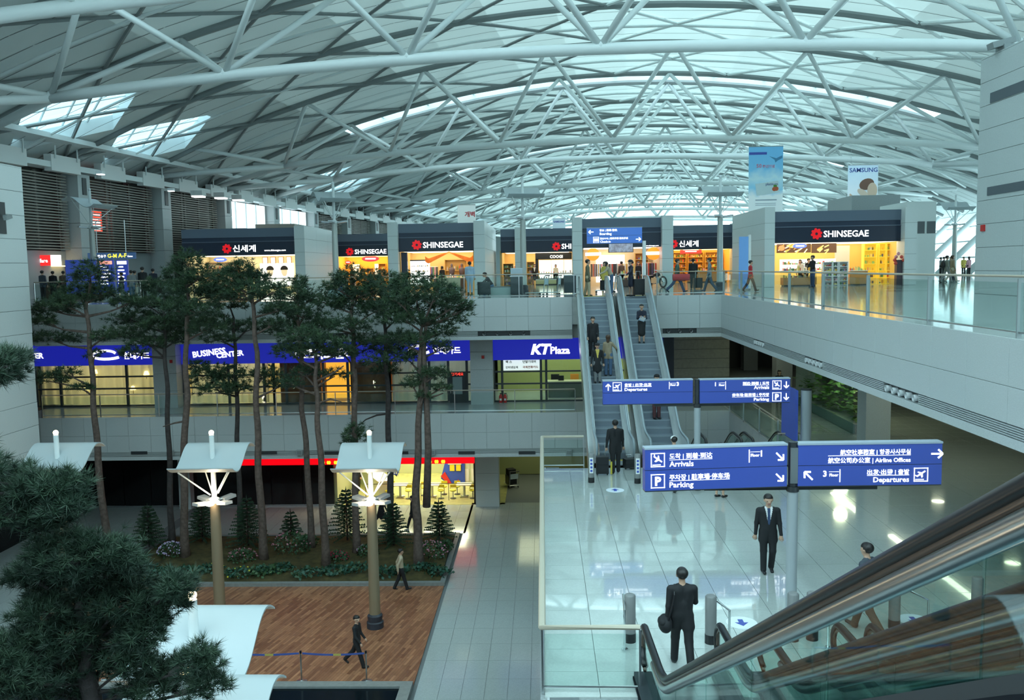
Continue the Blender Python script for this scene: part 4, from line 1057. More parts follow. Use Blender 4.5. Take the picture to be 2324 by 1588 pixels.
# shop D
d0, d1 = SX(1137, 71), SX(1302, 71)
shopD = shop('set-back shop with a black portal and dark counter', d0, d1, 71, 5.5, (.75,.50,.18), WARM, 3.4, 'SHINSEGAE', SX(1275,71), SX(1356,71), 2.95)
pier('stone_pier', 'slim stone pillar behind the lamp post', SX(1169,70.4), SX(1192,70.4), 70.4, 71.2)
o = thing('brand_portal', 'black portal with white letters over lit white panels', 'display stand', (SX(1262,73), 73, Z3))
q = MB(); q.box(-1.7,1.7,0,.2,2.05,2.6); q.box(-1.7,-1.45,0,.2,0,2.1); q.build('portal', BLACK, o); fit_text('COOGI', -.5, .55, 2.17, o, -.01, bold=.02, hmax=.26)
for k in range(3):
    q = MB(); q.box(-1.4+k*1.03,-.42+k*1.03,.1,.15,.3,2.0); q.build('lit_panel', em('board_cool', (1,1,.97), 1.1), o)
counter('dark counter with white lettering before the lit panels', SX(1218,72.2), SX(1300,72.2), 72.2, Z3, .95, BLACK, goods=14, glass=True)
counter('pale yellow plinth counter in front of the dark counter', SX(1216,71.6), SX(1262,71.6), 71.55, Z3, .45, mat('plinth_yellow', (.7,.6,.3), .5), goods=0)
shelf('tall wooden stand with goods left of the slim pillar', SX(1143,70.2), SX(1164,70.2), 70.2, Z3, 1.75, 5, mat('shelf_orange', (.55,.26,.06), .5), dens=9)
shelf('narrow display with orange boxes beside the slim pillar', SX(1196,73.5), SX(1212,73.5), 73.5, Z3, 1.9, 4, mat('shelf_oak', (.55,.34,.10), .5))
# shop E
pier('stone_pier', 'pale stone pillar left of the motorcycle shop', SX(1300,57.6), SX(1322,57.6), 57.6, 58.8)
e0, e1 = SX(1322, 58), SX(1503, 58)
shopE = shop('motorcycle shop under the overhead sign with orange shield signs', e0, e1, 58, 5.5, (.62,.47,.27), COOLW, 2.9, 'www.shinsegae.com', SX(1463,58), SX(1495,58), 2.75, flow=False)
pier('stone_pier', 'pale stone pillar right of the motorcycle shop', SX(1503,57.4), SX(1528,57.4), 57.4, 58.6)
def shield(label, px, py, Y, s):
    o = thing('shield_sign', label, 'sign', at(px, py, Y)); q = MB()
    q.prism_xz([(s*.5*math.cos(a)*(1.05 if math.sin(a) < 0 else 1.), s*.5*math.sin(a)) for a in [2*math.pi*k/18 for k in range(18)]], -.06, .06); q.build('shield', em('shield_orange', (1,.22,.02), .8), o)
    q = MB(); q.box(-s*.62, s*.62, -.08, -.06, -.09, .12); q.build('name_bar', WHITE_E, o)
shield('orange shield sign with white bar at the left of the motorcycle shop', 1346, 577, 59.5, .85)
shield('orange shield sign with white bar over the motorcycle', 1483, 575, 59.0, .85)
q = MB(); q.box(-1.0,1.0,0,.08,0,1.9); o = q.build('lit_wall_panel', em('board_cool', (1,1,.97), 1.1), None, (SX(1385,62.6), 62.6, Z3+.3)); tag(o, 'large white lit panel at the back of the motorcycle shop', 'lit panel')
shelf('orange shelf with goods in the motorcycle shop', SX(1440,62.8), SX(1470,62.8), 62.6, Z3, 2.3, 5, mat('shelf_oak', (.55,.34,.10), .5), back=mat('shelf_orange', (.55,.26,.06), .5))
o = thing('hanging_monitor', 'hanging screen showing a black and white picture above the escalators', 'screen', at(1409, 562, 57.2)); q = MB(); q.tube([(-.6,.05,.28),(-.6,.05,.5),(-.6,.82,.5)], .02, 5); q.tube([(.6,.05,.28),(.6,.05,.5),(.6,.82,.5)], .02, 5); q.build('hanger', STEEL, o); q = MB(); q.box(-.8,.8,0,.1,-.3,.3); q.build('casing', BLACK, o); q = MB(); q.box(-.76,.76,-.01,0,-.27,.27); q.build('screen', mat('screen_bw', (.35,.36,.42), .4, noise=.8, nscale=4, emit=(.3,.3,.4), estr=.3), o)
def motorcycle():
    t = thing('motorcycle', 'chrome and black motorcycle on display beside the pillar', 'motorcycle', (SX(1487,57.9)-.05, 57.3, Z3), .55)
    for y, nm in ((-.75, 'front_wheel'), (.75, 'rear_wheel')):
        q = MB(); n = 24
        q.tube([(0, y+.33*math.cos(2*math.pi*k/n), .36+.33*math.sin(2*math.pi*k/n)) for k in range(n+1)], .055, 8, cap=False); w = q.build(nm, BLACK, t)
        q = MB()
        for k in range(9):
            a = 2*math.pi*k/9; q.tube([(0,y,.36),(0,y+.29*math.cos(a),.36+.29*math.sin(a))], .012, 5)
        q.tube([(-.06,y,.36),(.06,y,.36)], .06, 8); q.build('spokes', CHROME, w)
    q = MB(); q.ball((0,-.1,.82), .2, 12, 8, (.8,1.6,.75)); q.build('fuel_tank', BLACK, t, smooth=True)
    q = MB(); q.ball((0,.42,.72), .18, 10, 6, (.9,1.7,.45)); q.build('saddle', BLACK, t, smooth=True)
    q = MB(); q.cbox((0,0,.45),(.3,.55,.34)); q.cyl((0,-.1), .12, .55, .72, 10); q.build('engine', CHROME, t)
    q = MB(); q.tube([(-.09,-.75,.36),(-.09,-.5,1.05)], .03, 6); q.tube([(.09,-.75,.36),(.09,-.5,1.05)], .03, 6); q.build('fork', CHROME, t)
    q = MB(); q.tube([(-.4,-.32,1.12),(-.2,-.48,1.08),(.2,-.48,1.08),(.4,-.32,1.12)], .022, 6); q.build('handlebar', CHROME, t)
    q = MB(); q.ball((0,-.62,.98), .1, 10, 8); q.build('headlamp', WHITE, t, smooth=True)
    q = MB(); q.tube([(.16,-.1,.3),(.2,.3,.25),(.2,1.0,.3)], .045, 8); q.build('exhaust', CHROME, t)
    q = MB(); q.tube([(0,.3,.6),(0,1.05,.62)], .07, 6); q.build('rear_fender', BLACK, t)
motorcycle()
for k, (px, Y, n, lab) in enumerate(((1478, 60.5, 14, 'rail of dark jackets behind the motorcycle'), (1420, 60.5, 10, 'rail of bright shirts in the motorcycle shop'))):
    t = thing('clothes_rail', lab, 'clothes rail', (SX(px,Y), Y, Z3)); q = MB(); q.tube([(-.6,0,0),(-.6,0,1.6),(.6,0,1.6),(.6,0,0)], .02, 6); q.build('rail', CHROME, t)
    for j in range(n):
        x = -.52+1.04*j/(n-1); q = MB(); q.cbox((x,0,1.15),(.06,.42,.85)); q.build('garment', GOODS[[7,4,7,5,0,7][j%6] if k == 0 else [1,8,0,6,1,3][j%6]], t)
# shop F
f0, f1 = SX(1528, 70), SX(1668, 70)
shopF = shop('set-back gift shop with shelves of jars and a red sign', f0, f1, 70, 4.5, (.85,.50,.15), OR_, 6.0, '신세계', SX(1541,70), SX(1585,70), 2.95)
pier('stone_pier', 'grey stone pillar right of the gift shop', SX(1668,69), SX(1684,69), 69, 71, M=STONE)
for k in range(3):
    x0 = f0+.35+k*(f1-f0-.6)/3; shelf('shelf of jars in the gift shop, %s' % ('leftmost', 'middle one', 'rightmost')[k], x0, x0+(f1-f0-.6)/3-.15, 73.9, Z3, 2.45, 6, mat('shelf_oak', (.55,.34,.10), .5), 'gift shop shelves', dens=8)
o = thing('hanging_sign', 'dark red banner sign in the gift shop', 'sign', at(1568, 568, 71.0)); q = MB(); q.box(-.85,.85,0,.06,-.26,.26); q.build('board', em('darkred', (.4,.03,.03), .8), o); q = MB(); q.box(-.6,.6,-.01,0,.02,.12); q.box(-.45,.45,-.01,0,-.12,-.05); q.build('white_line', WHITE_E, o)
q = MB(); q.tube([(-.7,.03,.26),(-.7,.03,.9)], .012, 4); q.tube([(.7,.03,.26),(.7,.03,.9)], .012, 4); q.build('hanger', STEEL, o)
counter('wooden counter with goods at the front of the gift shop', SX(1560,71), SX(1650,71), 71.2, Z3, .9, mat('wood_orange', (.55,.26,.07), .5), goods=16)
# shop G
pier('stone_pier', 'pale stone pillar at the left of the food shop', SX(1735,53.4), SX(1758,53.4), 53.4, 62.4, H=4.75)
g0, g1 = SX(1758, 54), SX(2052, 54)
shopG = shop('wide food and gift shop with white lettering at the right', g0, g1, 54, 6.0, (.72,.52,.16), WARM, 4.4, 'SHINSEGAE', SX(1868,54), SX(1970,54), 3.02)
pier('stone_pier', 'pale stone pillar at the right of the food shop', SX(2052,53.4), SX(2080,53.4), 53.4, 54.6, H=4.6)
for k, (p0, p1, lab) in enumerate(((1763, 1840, 'long lit food picture with rolls and dumplings'), (1842, 1898, 'dark lit food picture with fried dish'))):
    Y = 56.6; o = thing('food_picture', lab, 'picture', ((SX(p0,Y)+SX(p1,Y))/2, Y, Zat(p0, 574, Y))); w = (SX(p1,Y)-SX(p0,Y))/2; h = .62
    q = MB(); q.box(-w, w, 0, .1, 0, h); q.build('backboard', em('food_dark', (.08,.04,.02), .4), o)
    cols = [em('food_%d' % i, c, .7) for i, c in enumerate([(.85,.7,.2),(.95,.85,.5),(.6,.25,.05),(.85,.2,.08),(.3,.35,.08)])]
    b = MB(); rr = random.Random(3+k)
    for j in range(26 if k == 0 else 9):
        b.cur = rr.choice([0,1,0,2,4]) if k == 0 else rr.choice([0,2,0]); x = rr.uniform(-w*.85, w*.9) if k == 0 else rr.uniform(-.35, .25); z = rr.uniform(.06, h-.12)
        b.cbox((x, -.01, z), (.3,.02,.06), 0, rr.uniform(-1.0,-.3))
    if k == 0: b.cur = 3; b.prism_xz([(-w+.28+.2*math.cos(a), .3+.17*math.sin(a)) for a in [2*math.pi*j/12 for j in range(12)]], -.03, 0)
    stuff(b.build('food_print', cols, o))
oval_sign('blue oval hanging sign over the food counter', 1815, 558, 55.4, .85, .3, (.08,.13,.5))
o = thing('lit_showcase', 'bright white lit showcase below the food pictures', 'showcase', (SX(1830,57), 57.2, Z3+.9)); q = MB(); q.box(-1.6,1.9,0,.1,0,.75); q.build('lit_back', em('board_cool', (1,1,.97), 1.1), o)
for k in range(2):
    q = MB(); q.box(-1.6,1.9,-.3,0,.02+k*.38,.05+k*.38); q.build('glass_shelf', WHITE, o); stuff(goods_mb(-1.5,1.8,-.2,-.08,.05+k*.38,30,.2).build('merchandise', GOODS, o))
counter('wooden food counter with goods left in the food shop', SX(1775,54.9), SX(1850,54.9), 54.9, Z3, .95, mat('wood_orange', (.55,.26,.07), .5), goods=16, glass=True)
counter('low wooden counter in the middle of the food shop', SX(1925,54.9), SX(1965,54.9), 54.9, Z3, .9, mat('wood_orange', (.55,.26,.07), .5), goods=10)
for k, (p0, p1) in enumerate(((1866, 1886), (1888, 1899), (1902, 1921))):
    shelf('small white rack of trinkets in the food shop, %s of three' % ('leftmost', 'middle', 'rightmost')[k], SX(p0,54.7), SX(p1,54.7), 54.6, Z3, 1.45, 5, WHITE, 'white trinket racks', dens=12, hm=.16, dep=.3)
for k, (p0, p1) in enumerate(((1961, 1989), (1995, 2010), (2012, 2040))):
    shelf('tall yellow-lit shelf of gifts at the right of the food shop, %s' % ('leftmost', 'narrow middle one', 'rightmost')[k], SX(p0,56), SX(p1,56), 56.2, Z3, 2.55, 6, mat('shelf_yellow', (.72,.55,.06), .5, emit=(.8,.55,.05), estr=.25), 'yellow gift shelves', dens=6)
q = MB(); q.box(-.45,.45,0,.2,0,2.5); o = q.build('inner_pillar', STONE, None, (SX(1912,58.5), 58.5, Z3)); tag(o, 'grey inner pillar at the back of the food shop', 'pillar')
pin = thing('pinwheel_stand', 'tall dark stand topped with red paper flowers at the shop edge', 'display stand', (SX(2042,54.2)-.25, 53.75, Z3))
q = MB(); q.cbox((0,0,.75),(.34,.34,1.5)); q.build('column', mat('bust_dark', (.07,.05,.07), .5), pin)
for k in range(9):
    q = MB(); a = k*.7; q.ball((.26*math.cos(a), .2*math.sin(a)-.1, 1.5+.06*k-.25*(k%3)), .11, 8, 6); q.build('paper_flower', GOODS[0 if k%3 else 8], pin)
# blocks right of the food shop
blk = thing('kiosk_block', 'pale grey kiosk block with two dark windows right of the food shop', 'kiosk', (SX(2102,63), 64, Z3)); w = (SX(2125,63)-SX(2080,63))/2+.35
q = MB(); q.box(-w, w, 0, 5, 0, 5.6); q.build('walls', STONE_L, blk)
for k in range(2):
    q = MB(); q.box(-.35+k*.75,.25+k*.75,-.02,.05,3.35,4.2); q.build('window', mat('dark_window', (.06,.075,.085), .3), blk)
o = MB().box(-1.9,1.9,0,6,0,6.7).build('upper_block', STONE_D, None, (SX(1985,72), 72, Z3)); tag(o, 'dark grey block rising behind the food shop roof', 'block')
o = MB().box(-2.4,2.4,0,4,0,4.9).build('upper_block', STONE_D, None, (SX(498,70), 69.5, Z3)); tag(o, 'grey block behind the roof of the Korean-lettered shop', 'block')
o = MB().box(-1.8,1.8,0,4,0,5.75).build('upper_block', mat('buff', (.42,.40,.36), .6), None, (-24.2, 80, Z3)); tag(o, 'buff parapet block before the glazed bay', 'block')
# tall blue totem near the gift shop
Y = 47.5; t = thing('information_totem', 'pale blue information totem standing left of the food shop pillar', 'totem', (SX(1689,Y), Y, Z3)); q = MB(); q.box(-.28,.2,-.06,.06,.1,2.85); q.build('panel', mat('totem_blue', (.16,.36,.72), .3, emit=(.15,.35,.8), estr=.08), t); q = MB(); q.cyl((.27,0), .08, 0, 2.95, 14); q.build('post', WHITE, t, smooth='auto'); q = MB(); q.box(-.3,.3,-.2,.2,0,.1); q.build('foot', GREYMET, t)

# ---- far left: kiosk with red sign, boards
Y = 54.5
t = thing('snack_kiosk', 'snack kiosk with red and white lit sign under the louvres', 'kiosk', (SX(84,Y), Y, Z3)); w = 1.25
q = MB(); q.box(-w-1, w-.35, 0, .3, 2.05, 2.7); q.build('red_sign', em('kiosk_red', (.75,.02,.02), .9), t); q = MB(); q.box(w-.35, w+.15, -.02, .3, 2.05, 2.7); q.build('white_sign', em('board_cool', (1,1,.97), 1.1), t)
fit_text('Morningfare', -.9, .7, 2.25, t, -.005, hmax=.4); q = MB(); q.box(-w-1, w+.1, 2.4, 2.5, 0, 2.1); q.build('back_wall', mat('kiosk_brown', (.10,.06,.04), .6), t); q = MB(); q.box(-w-1, w, .2, .7, 0, 1.0); q.build('counter', mat('kiosk_brown', (.10,.06,.04), .6), t); light_panel(t, -1.2, .9, 1., 2.2, 2.05, (1,.75,.35), 1.5)
for k, (p0, p1, py0, py1, Y, lab) in enumerate(((148, 218, 590, 655, 50.5, 'plain blue board on the departure floor beside the snack kiosk'), (222, 258, 590, 655, 51.5, 'blue information board with white lines, left one'), (263, 290, 590, 655, 52.5, 'blue information board with white lines, right one'))):
    t = thing('information_board', lab, 'board', ((SX(p0,Y)+SX(p1,Y))/2, Y, Z3)); w = (SX(p1,Y)-SX(p0,Y))/2; zt = Zat(p0, py0, Y)-Z3
    q = MB(); q.box(-w, w, 0, .1, .3, zt); q.build('board', mat('board_blue', (.05,.09,.42), .4, emit=(.05,.09,.5), estr=.2), t); q = MB(); q.box(-w+.05,-w+.12,.0,.1,0,.3); q.box(w-.12,w-.05,0,.1,0,.3); q.build('leg', STEEL, t)
    if k:
        q = MB()
        for j in range(6): q.box(-w*.75, w*(.2+.4*((j*7)%5)/5), -.01, 0, zt-.45-j*.2, zt-.37-j*.2)
        q.build('printed_lines', WHITE_E, t); q = MB(); q.box(-w*.8, w*.8, -.01, 0, zt-.26, zt-.06); q.build('heading', em('heading_red', (.9,.35,.25), .9) if k == 1 else WHITE_E, t)
Y = 56.5; t = thing('flight_board', 'dark overhead sign with gate letters and yellow characters', 'sign', ((SX(200,Y)+SX(308,Y))/2, Y, Zat(250, 588, Y))); w = (SX(308,Y)-SX(200,Y))/2
q = MB(); q.box(-w, w, 0, .15, 0, .42); q.build('board', em('flight_dark', (.02,.05,.11), .8), t); fit_text('G-M', -.25, .35, .1, t, -.005, M=em('yellow_lit', (1,.85,.05), 1.1)); fit_text('A-F', .45, 1.0, .1, t, -.005, M=em('yellow_lit', (1,.85,.05), 1.1)); fit_text('탑승구', -.9, -.35, .12, t, -.005); fit_text('Gates', 1.05, 1.4, .12, t, -.005)
q = MB(); q.tube([(-w*.6,.07,.42),(-w*.6,.07,2.5)], .03, 5); q.tube([(w*.6,.07,.42),(w*.6,.07,2.5)], .03, 5); q.build('hanger', STEEL, t)
t = thing('lit_poster', 'red lit poster behind the second louvred bay', 'poster', (*at(232, 507, 62.2).xy, Zat(232, 531, 62.2))); t.location = WP(60.6, -.55, 15.8); t.rotation_euler = (0,0,1.2)
q = MB(); q.box(-.75,.75,0,.08,0,1.5); q.build('board', em('poster_red', (.9,.06,.03), 1.0), t)
for k in range(5):
    q = MB(); q.box(-.6,.6,-.02,0,.12+k*.24,.24+k*.24); q.build('white_line', WHITE_E, t)
# hanging banners
def banner(label, p0, p1, py0, py1, Y, cols, zdrop=None):
    t = thing('hanging_banner', label, 'banner', (SX((p0+p1)/2, Y, py0), Y, Zat(p0, py1, Y))); w = (SX(p1,Y)-SX(p0,Y))/2; h = Zat(p0, py0, Y)-Zat(p0, py1, Y)
    n = len(cols)
    M = bpy.data.materials.new('banner_print'); M.use_nodes = True; nt = M.node_tree; b = nt.nodes['Principled BSDF']; b.inputs['Roughness'].default_value = .6
    tc = nt.nodes.new('ShaderNodeTexCoord'); sp = nt.nodes.new('ShaderNodeSeparateXYZ'); cr = nt.nodes.new('ShaderNodeValToRGB'); nz_ = nt.nodes.new('ShaderNodeTexNoise'); nz_.inputs['Scale'].default_value = 1.2
    ad = nt.nodes.new('ShaderNodeMath'); ad.operation = 'MULTIPLY_ADD'; ad.inputs[1].default_value = .25
    nt.links.new(tc.outputs['Generated'], sp.inputs[0]); nt.links.new(tc.outputs['Object'], nz_.inputs['Vector']); nt.links.new(nz_.outputs['Fac'], ad.inputs[0]); nt.links.new(sp.outputs['Z'], ad.inputs[2]); nt.links.new(ad.outputs[0], cr.inputs['Fac'])
    while len(cr.color_ramp.elements) < n: cr.color_ramp.elements.new(.5)
    for e, (pos, c) in zip(cr.color_ramp.elements, cols): e.position = pos; e.color = (*c, 1)
    nt.links.new(cr.outputs[0], b.inputs['Base Color']); nt.links.new(cr.outputs[0], b.inputs['Emission Color']); b.inputs['Emission Strength'].default_value = .12
    q = MB(); q.box(-w, w, -.02, .02, 0, h); q.build('sheet', M, t)
    q = MB(); q.tube([(-w,0,h),(w,0,h)], .035, 6); q.tube([(-w*.8,0,h),(-w*.8,0,ZC+9.45-t.location.z)], .012, 4); q.tube([(w*.8,0,h),(w*.8,0,ZC+9.45-t.location.z)], .012, 4); q.build('hanging_bar', STEEL, t)
    return t, w, h
bt, w, h = banner('tall sky-blue hanging banner with an aircraft and a card', 1700, 1777, 333, 493, 66.7, [(.0,(.72,.84,.88)),(.42,(.70,.83,.88)),(.52,(.22,.55,.78)),(.68,(.45,.70,.80)),(.82,(.16,.48,.75)),(1.,(.14,.45,.75))])
q = MB(); q.box(-w*.98, w*.05, -.035, -.02, h*.885, h*.92); q.build('blue_strip', SIGNB, bt); fit_text('50', -w*.55, -w*.25, h*.70, bt, -.03, M=mat('print_pink', (.75,.2,.3), .6)); fit_text('주년기념', -w*.2, w*.5, h*.70, bt, -.03, M=mat('print_pink', (.75,.2,.3), .6), hmax=.3)
q = MB(); q.cbox((.1*w,-.03,h*.41),(1.35*w,.02,h*.17),0,-.13); cd = q.build('card_print', mat('card_pale', (.68,.82,.88), .5), bt); fit_text('platinum', .0, w*.7, h*.45, bt, -.045, M=mat('print_navy', (.05,.08,.25), .6), hmax=.3)
q = MB(); q.prism_xz([(w*.2,h*.86),(w*.6,h*.83),(w*.95,h*.87),(w*.95,h*.83),(w*.7,h*.80),(w*.55,h*.77),(w*.5,h*.81)][::-1], -.035, -.02); q.build('aircraft_print', mat('print_plane', (.08,.28,.5), .6), bt)
q = MB(); q.box(w*.45,w*.65,-.05,-.03,h*.425,h*.455); q.build('green_mark', mat('print_green', (.1,.3,.05), .6), bt); q = MB(); q.ball((w*.5,-.04,h*.395), .16, 10, 6, (1,.1,1)); q.ball((w*.62,-.04,h*.4), .16, 10, 6, (1,.1,1)); q.build('red_mark', mat('print_red', (.6,.12,.05), .6), bt)
q = MB(); q.box(-w*.85,-w*.5,-.04,-.02,h*.01,h*.05); q.build('gold_mark', mat('print_gold', (.7,.42,.03), .6), bt); q = MB(); q.box(-w*.6,w*.65,-.03,-.02,h*.235,h*.25); q.box(-w*.6,w*.6,-.03,-.02,h*.19,h*.197); q.box(-w*.6,w*.6,-.03,-.02,h*.165,h*.172); q.build('small_print', mat('print_grey', (.3,.4,.5), .6), bt)
bt, w, h = banner('white hanging banner with blue letters and a person holding a telephone', 1925, 1993, 375, 490, 76.4, [(.0,(.78,.86,.9)),(.5,(.75,.84,.9)),(1.,(.55,.72,.86))])
fit_text('SAMSUNG', -w*.9, w*.95, h*.86, bt, -.03, M=mat('print_blue', (.03,.07,.36), .6), bold=.012, hmax=.5)
def blob(x, z, rx, rz_, col, nm, y=-.03, n=16, rot=0.):
    q = MB(); P = []
    for a in [2*math.pi*k/n for k in range(n)]:
        u, v = rx*math.cos(a), rz_*math.sin(a); P.append((x+u*math.cos(rot)-v*math.sin(rot), z+u*math.sin(rot)+v*math.cos(rot)))
    q.prism_xz(P, y-.015, y+.012); q.build(nm, mat('print_%d_%d_%d' % tuple(int(c*99) for c in col), col, .6), bt)
blob(w*.25, h*.62, w*.5, h*.11, (.20,.10,.07), 'hair_print', -.03, 16, .35); blob(w*.62, h*.50, w*.33, h*.15, (.78,.56,.42), 'face_print', -.045); blob(w*.0, h*.45, w*.42, h*.06, (.80,.62,.5), 'arm_print', -.04, 14, -.6); blob(-w*.6, h*.30, w*.12, h*.16, (.78,.56,.42), 'hand_print', -.04, 14, .5); blob(w*.5, h*.2, w*.5, h*.16, (.8,.86,.9), 'shirt_print', -.038)
bt, w, h = banner('small hanging banner with red Korean lettering', 1038, 1079, 465, 520, 80.7, [(.0,(.45,.65,.7)),(.4,(.7,.8,.8)),(1.,(.72,.8,.8))]); fit_text('개벽', -w*.2, w*.9, h*.52, bt, -.03, M=mat('print_red2', (.55,.03,.04), .6), bold=.03)
bt, w, h = banner('distant small banner with blue letters above the set-back shops', 1254, 1283, 496, 520, 116.5, [(.0,(.5,.62,.7)),(.5,(.55,.68,.75)),(1.,(.5,.62,.72))]); fit_text('SAMSUNG', -w*.85, w*.85, h*.62, bt, -.03, M=mat('print_blue', (.03,.07,.36), .6), bold=.03)

# ================================================================ second floor shopfronts
Y2S = 45.2
BLUEBAND = mat('blue_band', (.018, .026, .34), .4, emit=(.018, .026, .55), estr=.32)
FRAME = mat('window_frame_dark', (.045, .055, .06), .4)
CURT = mat('curtain_cream', (.55, .55, .45), .7)
def S2(px, py=870): return at(px, py, Y2S).x
def column2(label, p0, p1):
    x0, x1 = S2(p0), S2(p1)
    g = thing('stone_column', label, 'column', ((x0+x1)/2, 44.9, Z2)); w = (x1-x0)/2
    for k in range(4):
        q = MB(); q.box(-w, w, -.5, .5, k*.9, (k+1)*.9-.012); q.build('stone_block', STONE, g)
    return g
column2('grey stone column between the two blue-signed shopfronts', 364, 416); column2('grey stone column left of the phone shop', 1071, 1121)
for (px, py, lab) in ((388, 820, 'small red alarm plate on the column between the blue shopfronts'), (1096, 810, 'small red alarm plate on the column beside the phone shop')):
    p = at(px, py, 44.35); q = MB(); q.box(-.07,.07,-.02,.02,-.08,.08); o = q.build('alarm_plate', RED, None, p); tag(o, lab, 'alarm plate')
def blueband(label, p0, p1):
    x0, x1 = S2(p0), S2(p1); t = thing('blue_fascia_sign', label, 'sign', ((x0+x1)/2, 45.0, Z2)); q = MB(); w = (x1-x0)/2
    q.box(-w, w, 0, .25, 2.2, 3.45); bd = q.build('band', BLUEBAND, t); return bd, (x0+x1)/2
t, cx = blueband('blue fascia sign above the left curtained shopfront', 62, 364)
fit_text('CENTER', S2(45)-cx, S2(108)-cx, 2.62, t, -.01, bold=.03, hmax=.5); fit_text('현대카드', S2(288)-cx, S2(347)-cx, 2.55, t, -.01, bold=.03, hmax=.5)
q = MB(); q.tube([(S2(248)-cx+.55*math.cos(a)*(1+.1*a), -.02, 2.75+.22*math.sin(a)) for a in [.4+.35*k for k in range(16)]], .07, 6); q.build('swirl_logo', WHITE_E, t)
t, cx = blueband('long blue fascia sign lettered BUSINESS CENTER', 418, 1071)
for body, p0, p1, z, rot in (('BUSINESS', 445, 520, 2.55, .12), ('CENTER', 498, 560, 2.5, .10)):
    o = fit_text(body, S2(p0)-cx, S2(p1)-cx, z, t, -.01, bold=.03, hmax=.55); o.rotation_euler = (math.pi/2, -rot, 0)
fit_text('현대카드', S2(985)-cx, S2(1048)-cx, 2.6, t, -.01, bold=.03, hmax=.5); q = MB(); q.tube([(S2(955)-cx+.4*math.cos(a)*(1+.1*a), -.02, 2.8+.2*math.sin(a)) for a in [.4+.35*k for k in range(16)]], .07, 6); q.build('swirl_logo', WHITE_E, t)
fit_text('비즈니스센터', S2(672)-cx, S2(806)-cx, 2.45, t, -.01, bold=.05)
t, cx = blueband('blue fascia sign with large white letters above the phone shop', 1121, 1527)
fit_text('KT', S2(1206)-cx, S2(1247)-cx, 2.5, t, -.01, bold=.05, hmax=.55).data = text_mesh('KT', 1.0, WHITE_E, .05, .01, 'LEFT', .25); fit_text('Plaza', S2(1250)-cx, S2(1294)-cx, 2.5, t, -.01, bold=.03, hmax=.5)
fit_text('KT', S2(1494)-cx, S2(1510)-cx, 2.55, t, -.01, bold=.05, hmax=.35)
def curtain(parent, x0, x1, z0, z1, y, M):
    q = MB(); n = int((x1-x0)/.07); vs = []
    for k in range(n+1):
        x = x0+(x1-x0)*k/n; d = .085*math.sin(k*.95+.8*math.sin(k*.31)); vs += [(x, y+d, z0), (x, y+d, z1)]
    q.add(vs, [(2*k, 2*k+2, 2*k+3, 2*k+1) for k in range(n)]); return q.build('curtain', M, parent, smooth=True)
def shopfront(label, p0, p1, mull, lit, curtains, interior, door=None, glass=GLASS):
    x0, x1 = S2(p0), S2(p1); cx = (x0+x1)/2
    t = thing('glazed_shopfront', label, 'shopfront', (cx, Y2S, Z2)); X = [x0-cx]+[S2(m)-cx for m in mull]+[x1-cx]
    for x in X:
        q = MB(); q.box(x-.06, x+.06, -.06, .06, 0, 2.3); q.build('mullion', FRAME, t)
    for a, c in zip(X[:-1], X[1:]):
        for (z0, z1) in ((.1, .92), (.98, 1.55), (1.61, 2.25)):
            q = MB(); q.box(a+.06, c-.06, -.01, .01, z0, z1); q.build('pane', glass, t)
    for z in (.05, .95, 1.58, 2.28):
        q = MB(); q.box(X[0], X[-1], -.05, .05, z-.04, z+.04); q.build('transom', FRAME, t)
    q = MB(); q.box(X[0], X[-1], 4.0, 4.1, 0, 3.4); q.build('rear_wall', interior, t); q = MB(); q.box(X[0], X[-1], .1, 4.1, 2.9, 3.0); q.build('inner_ceiling', WHITE, t)
    for (c0, c1, M) in curtains: curtain(t, S2(c0)-cx, S2(c1)-cx, .08, 2.28, .35, M)
    if lit: light_panel(t, X[0]+.5, X[-1]-.5, 1.2, 3.4, 2.88, lit[0], lit[1])
    return t, cx
CW = mat('curtain_lit', (.62, .56, .36), .8)
def sheer(name, col, f):
    M = mat(name, col, .8); nt = M.node_tree; b = nt.nodes['Principled BSDF']; o = nt.nodes['Material Output']; tr = nt.nodes.new('ShaderNodeBsdfTranslucent'); tr.inputs['Color'].default_value = (*col, 1); mx = nt.nodes.new('ShaderNodeMixShader'); mx.inputs['Fac'].default_value = f
    nt.links.new(b.outputs[0], mx.inputs[1]); nt.links.new(tr.outputs[0], mx.inputs[2]); nt.links.new(mx.outputs[0], o.inputs['Surface']); return M
SHEER = sheer('curtain_sheer', (.72, .70, .56), .55)
SHEERC = sheer('curtain_cool', (.62, .72, .68), .4)
shopfront('curtained shopfront with warm lamplight at the left', 84, 364, (138, 289), ((1,.80,.44), 2.6), [(86, 362, SHEER)], mat('warm_wall', (.7,.55,.25), .7))
for k, (px, py) in enumerate(((216, 843), (332, 846), (302, 880), (196, 880))):
    Y = 45.48; p = at(px, py, Y); o = thing('wall_lamp', ('small lampshade glowing behind the curtain, left upper', 'small lampshade glowing behind the curtain, right upper', 'small lampshade glowing behind the curtain, right lower', 'small lampshade glowing behind the curtain, left lower')[k], 'lamp', p, 0, 'lampshades in the curtained shopfront')
    q = MB(); q.lathe((0,0,-.1), [(.15,0),(.08,.2)], 12); q.build('shade', em('shade_glow', (1,.72,.28), 2.2), o, smooth=True); q = MB(); q.cyl((0,0), .02, -.3, -.1, 8); q.build('stem', BRONZE, o)
BW = mat('brown_wood_wall', (.22, .085, .025), .5, noise=.25, nscale=3)
shopfront('curtained office shopfront under the BUSINESS lettering', 418, 622, (520, 600), ((1,.86,.55), 2.6), [(430, 606, SHEER)], mat('warm_wall', (.7,.55,.25), .7))
tb, cx = shopfront('brown panelled office front behind the pines', 622, 885, (650, 735, 790), ((1,.55,.15), 2.0), [], BW)
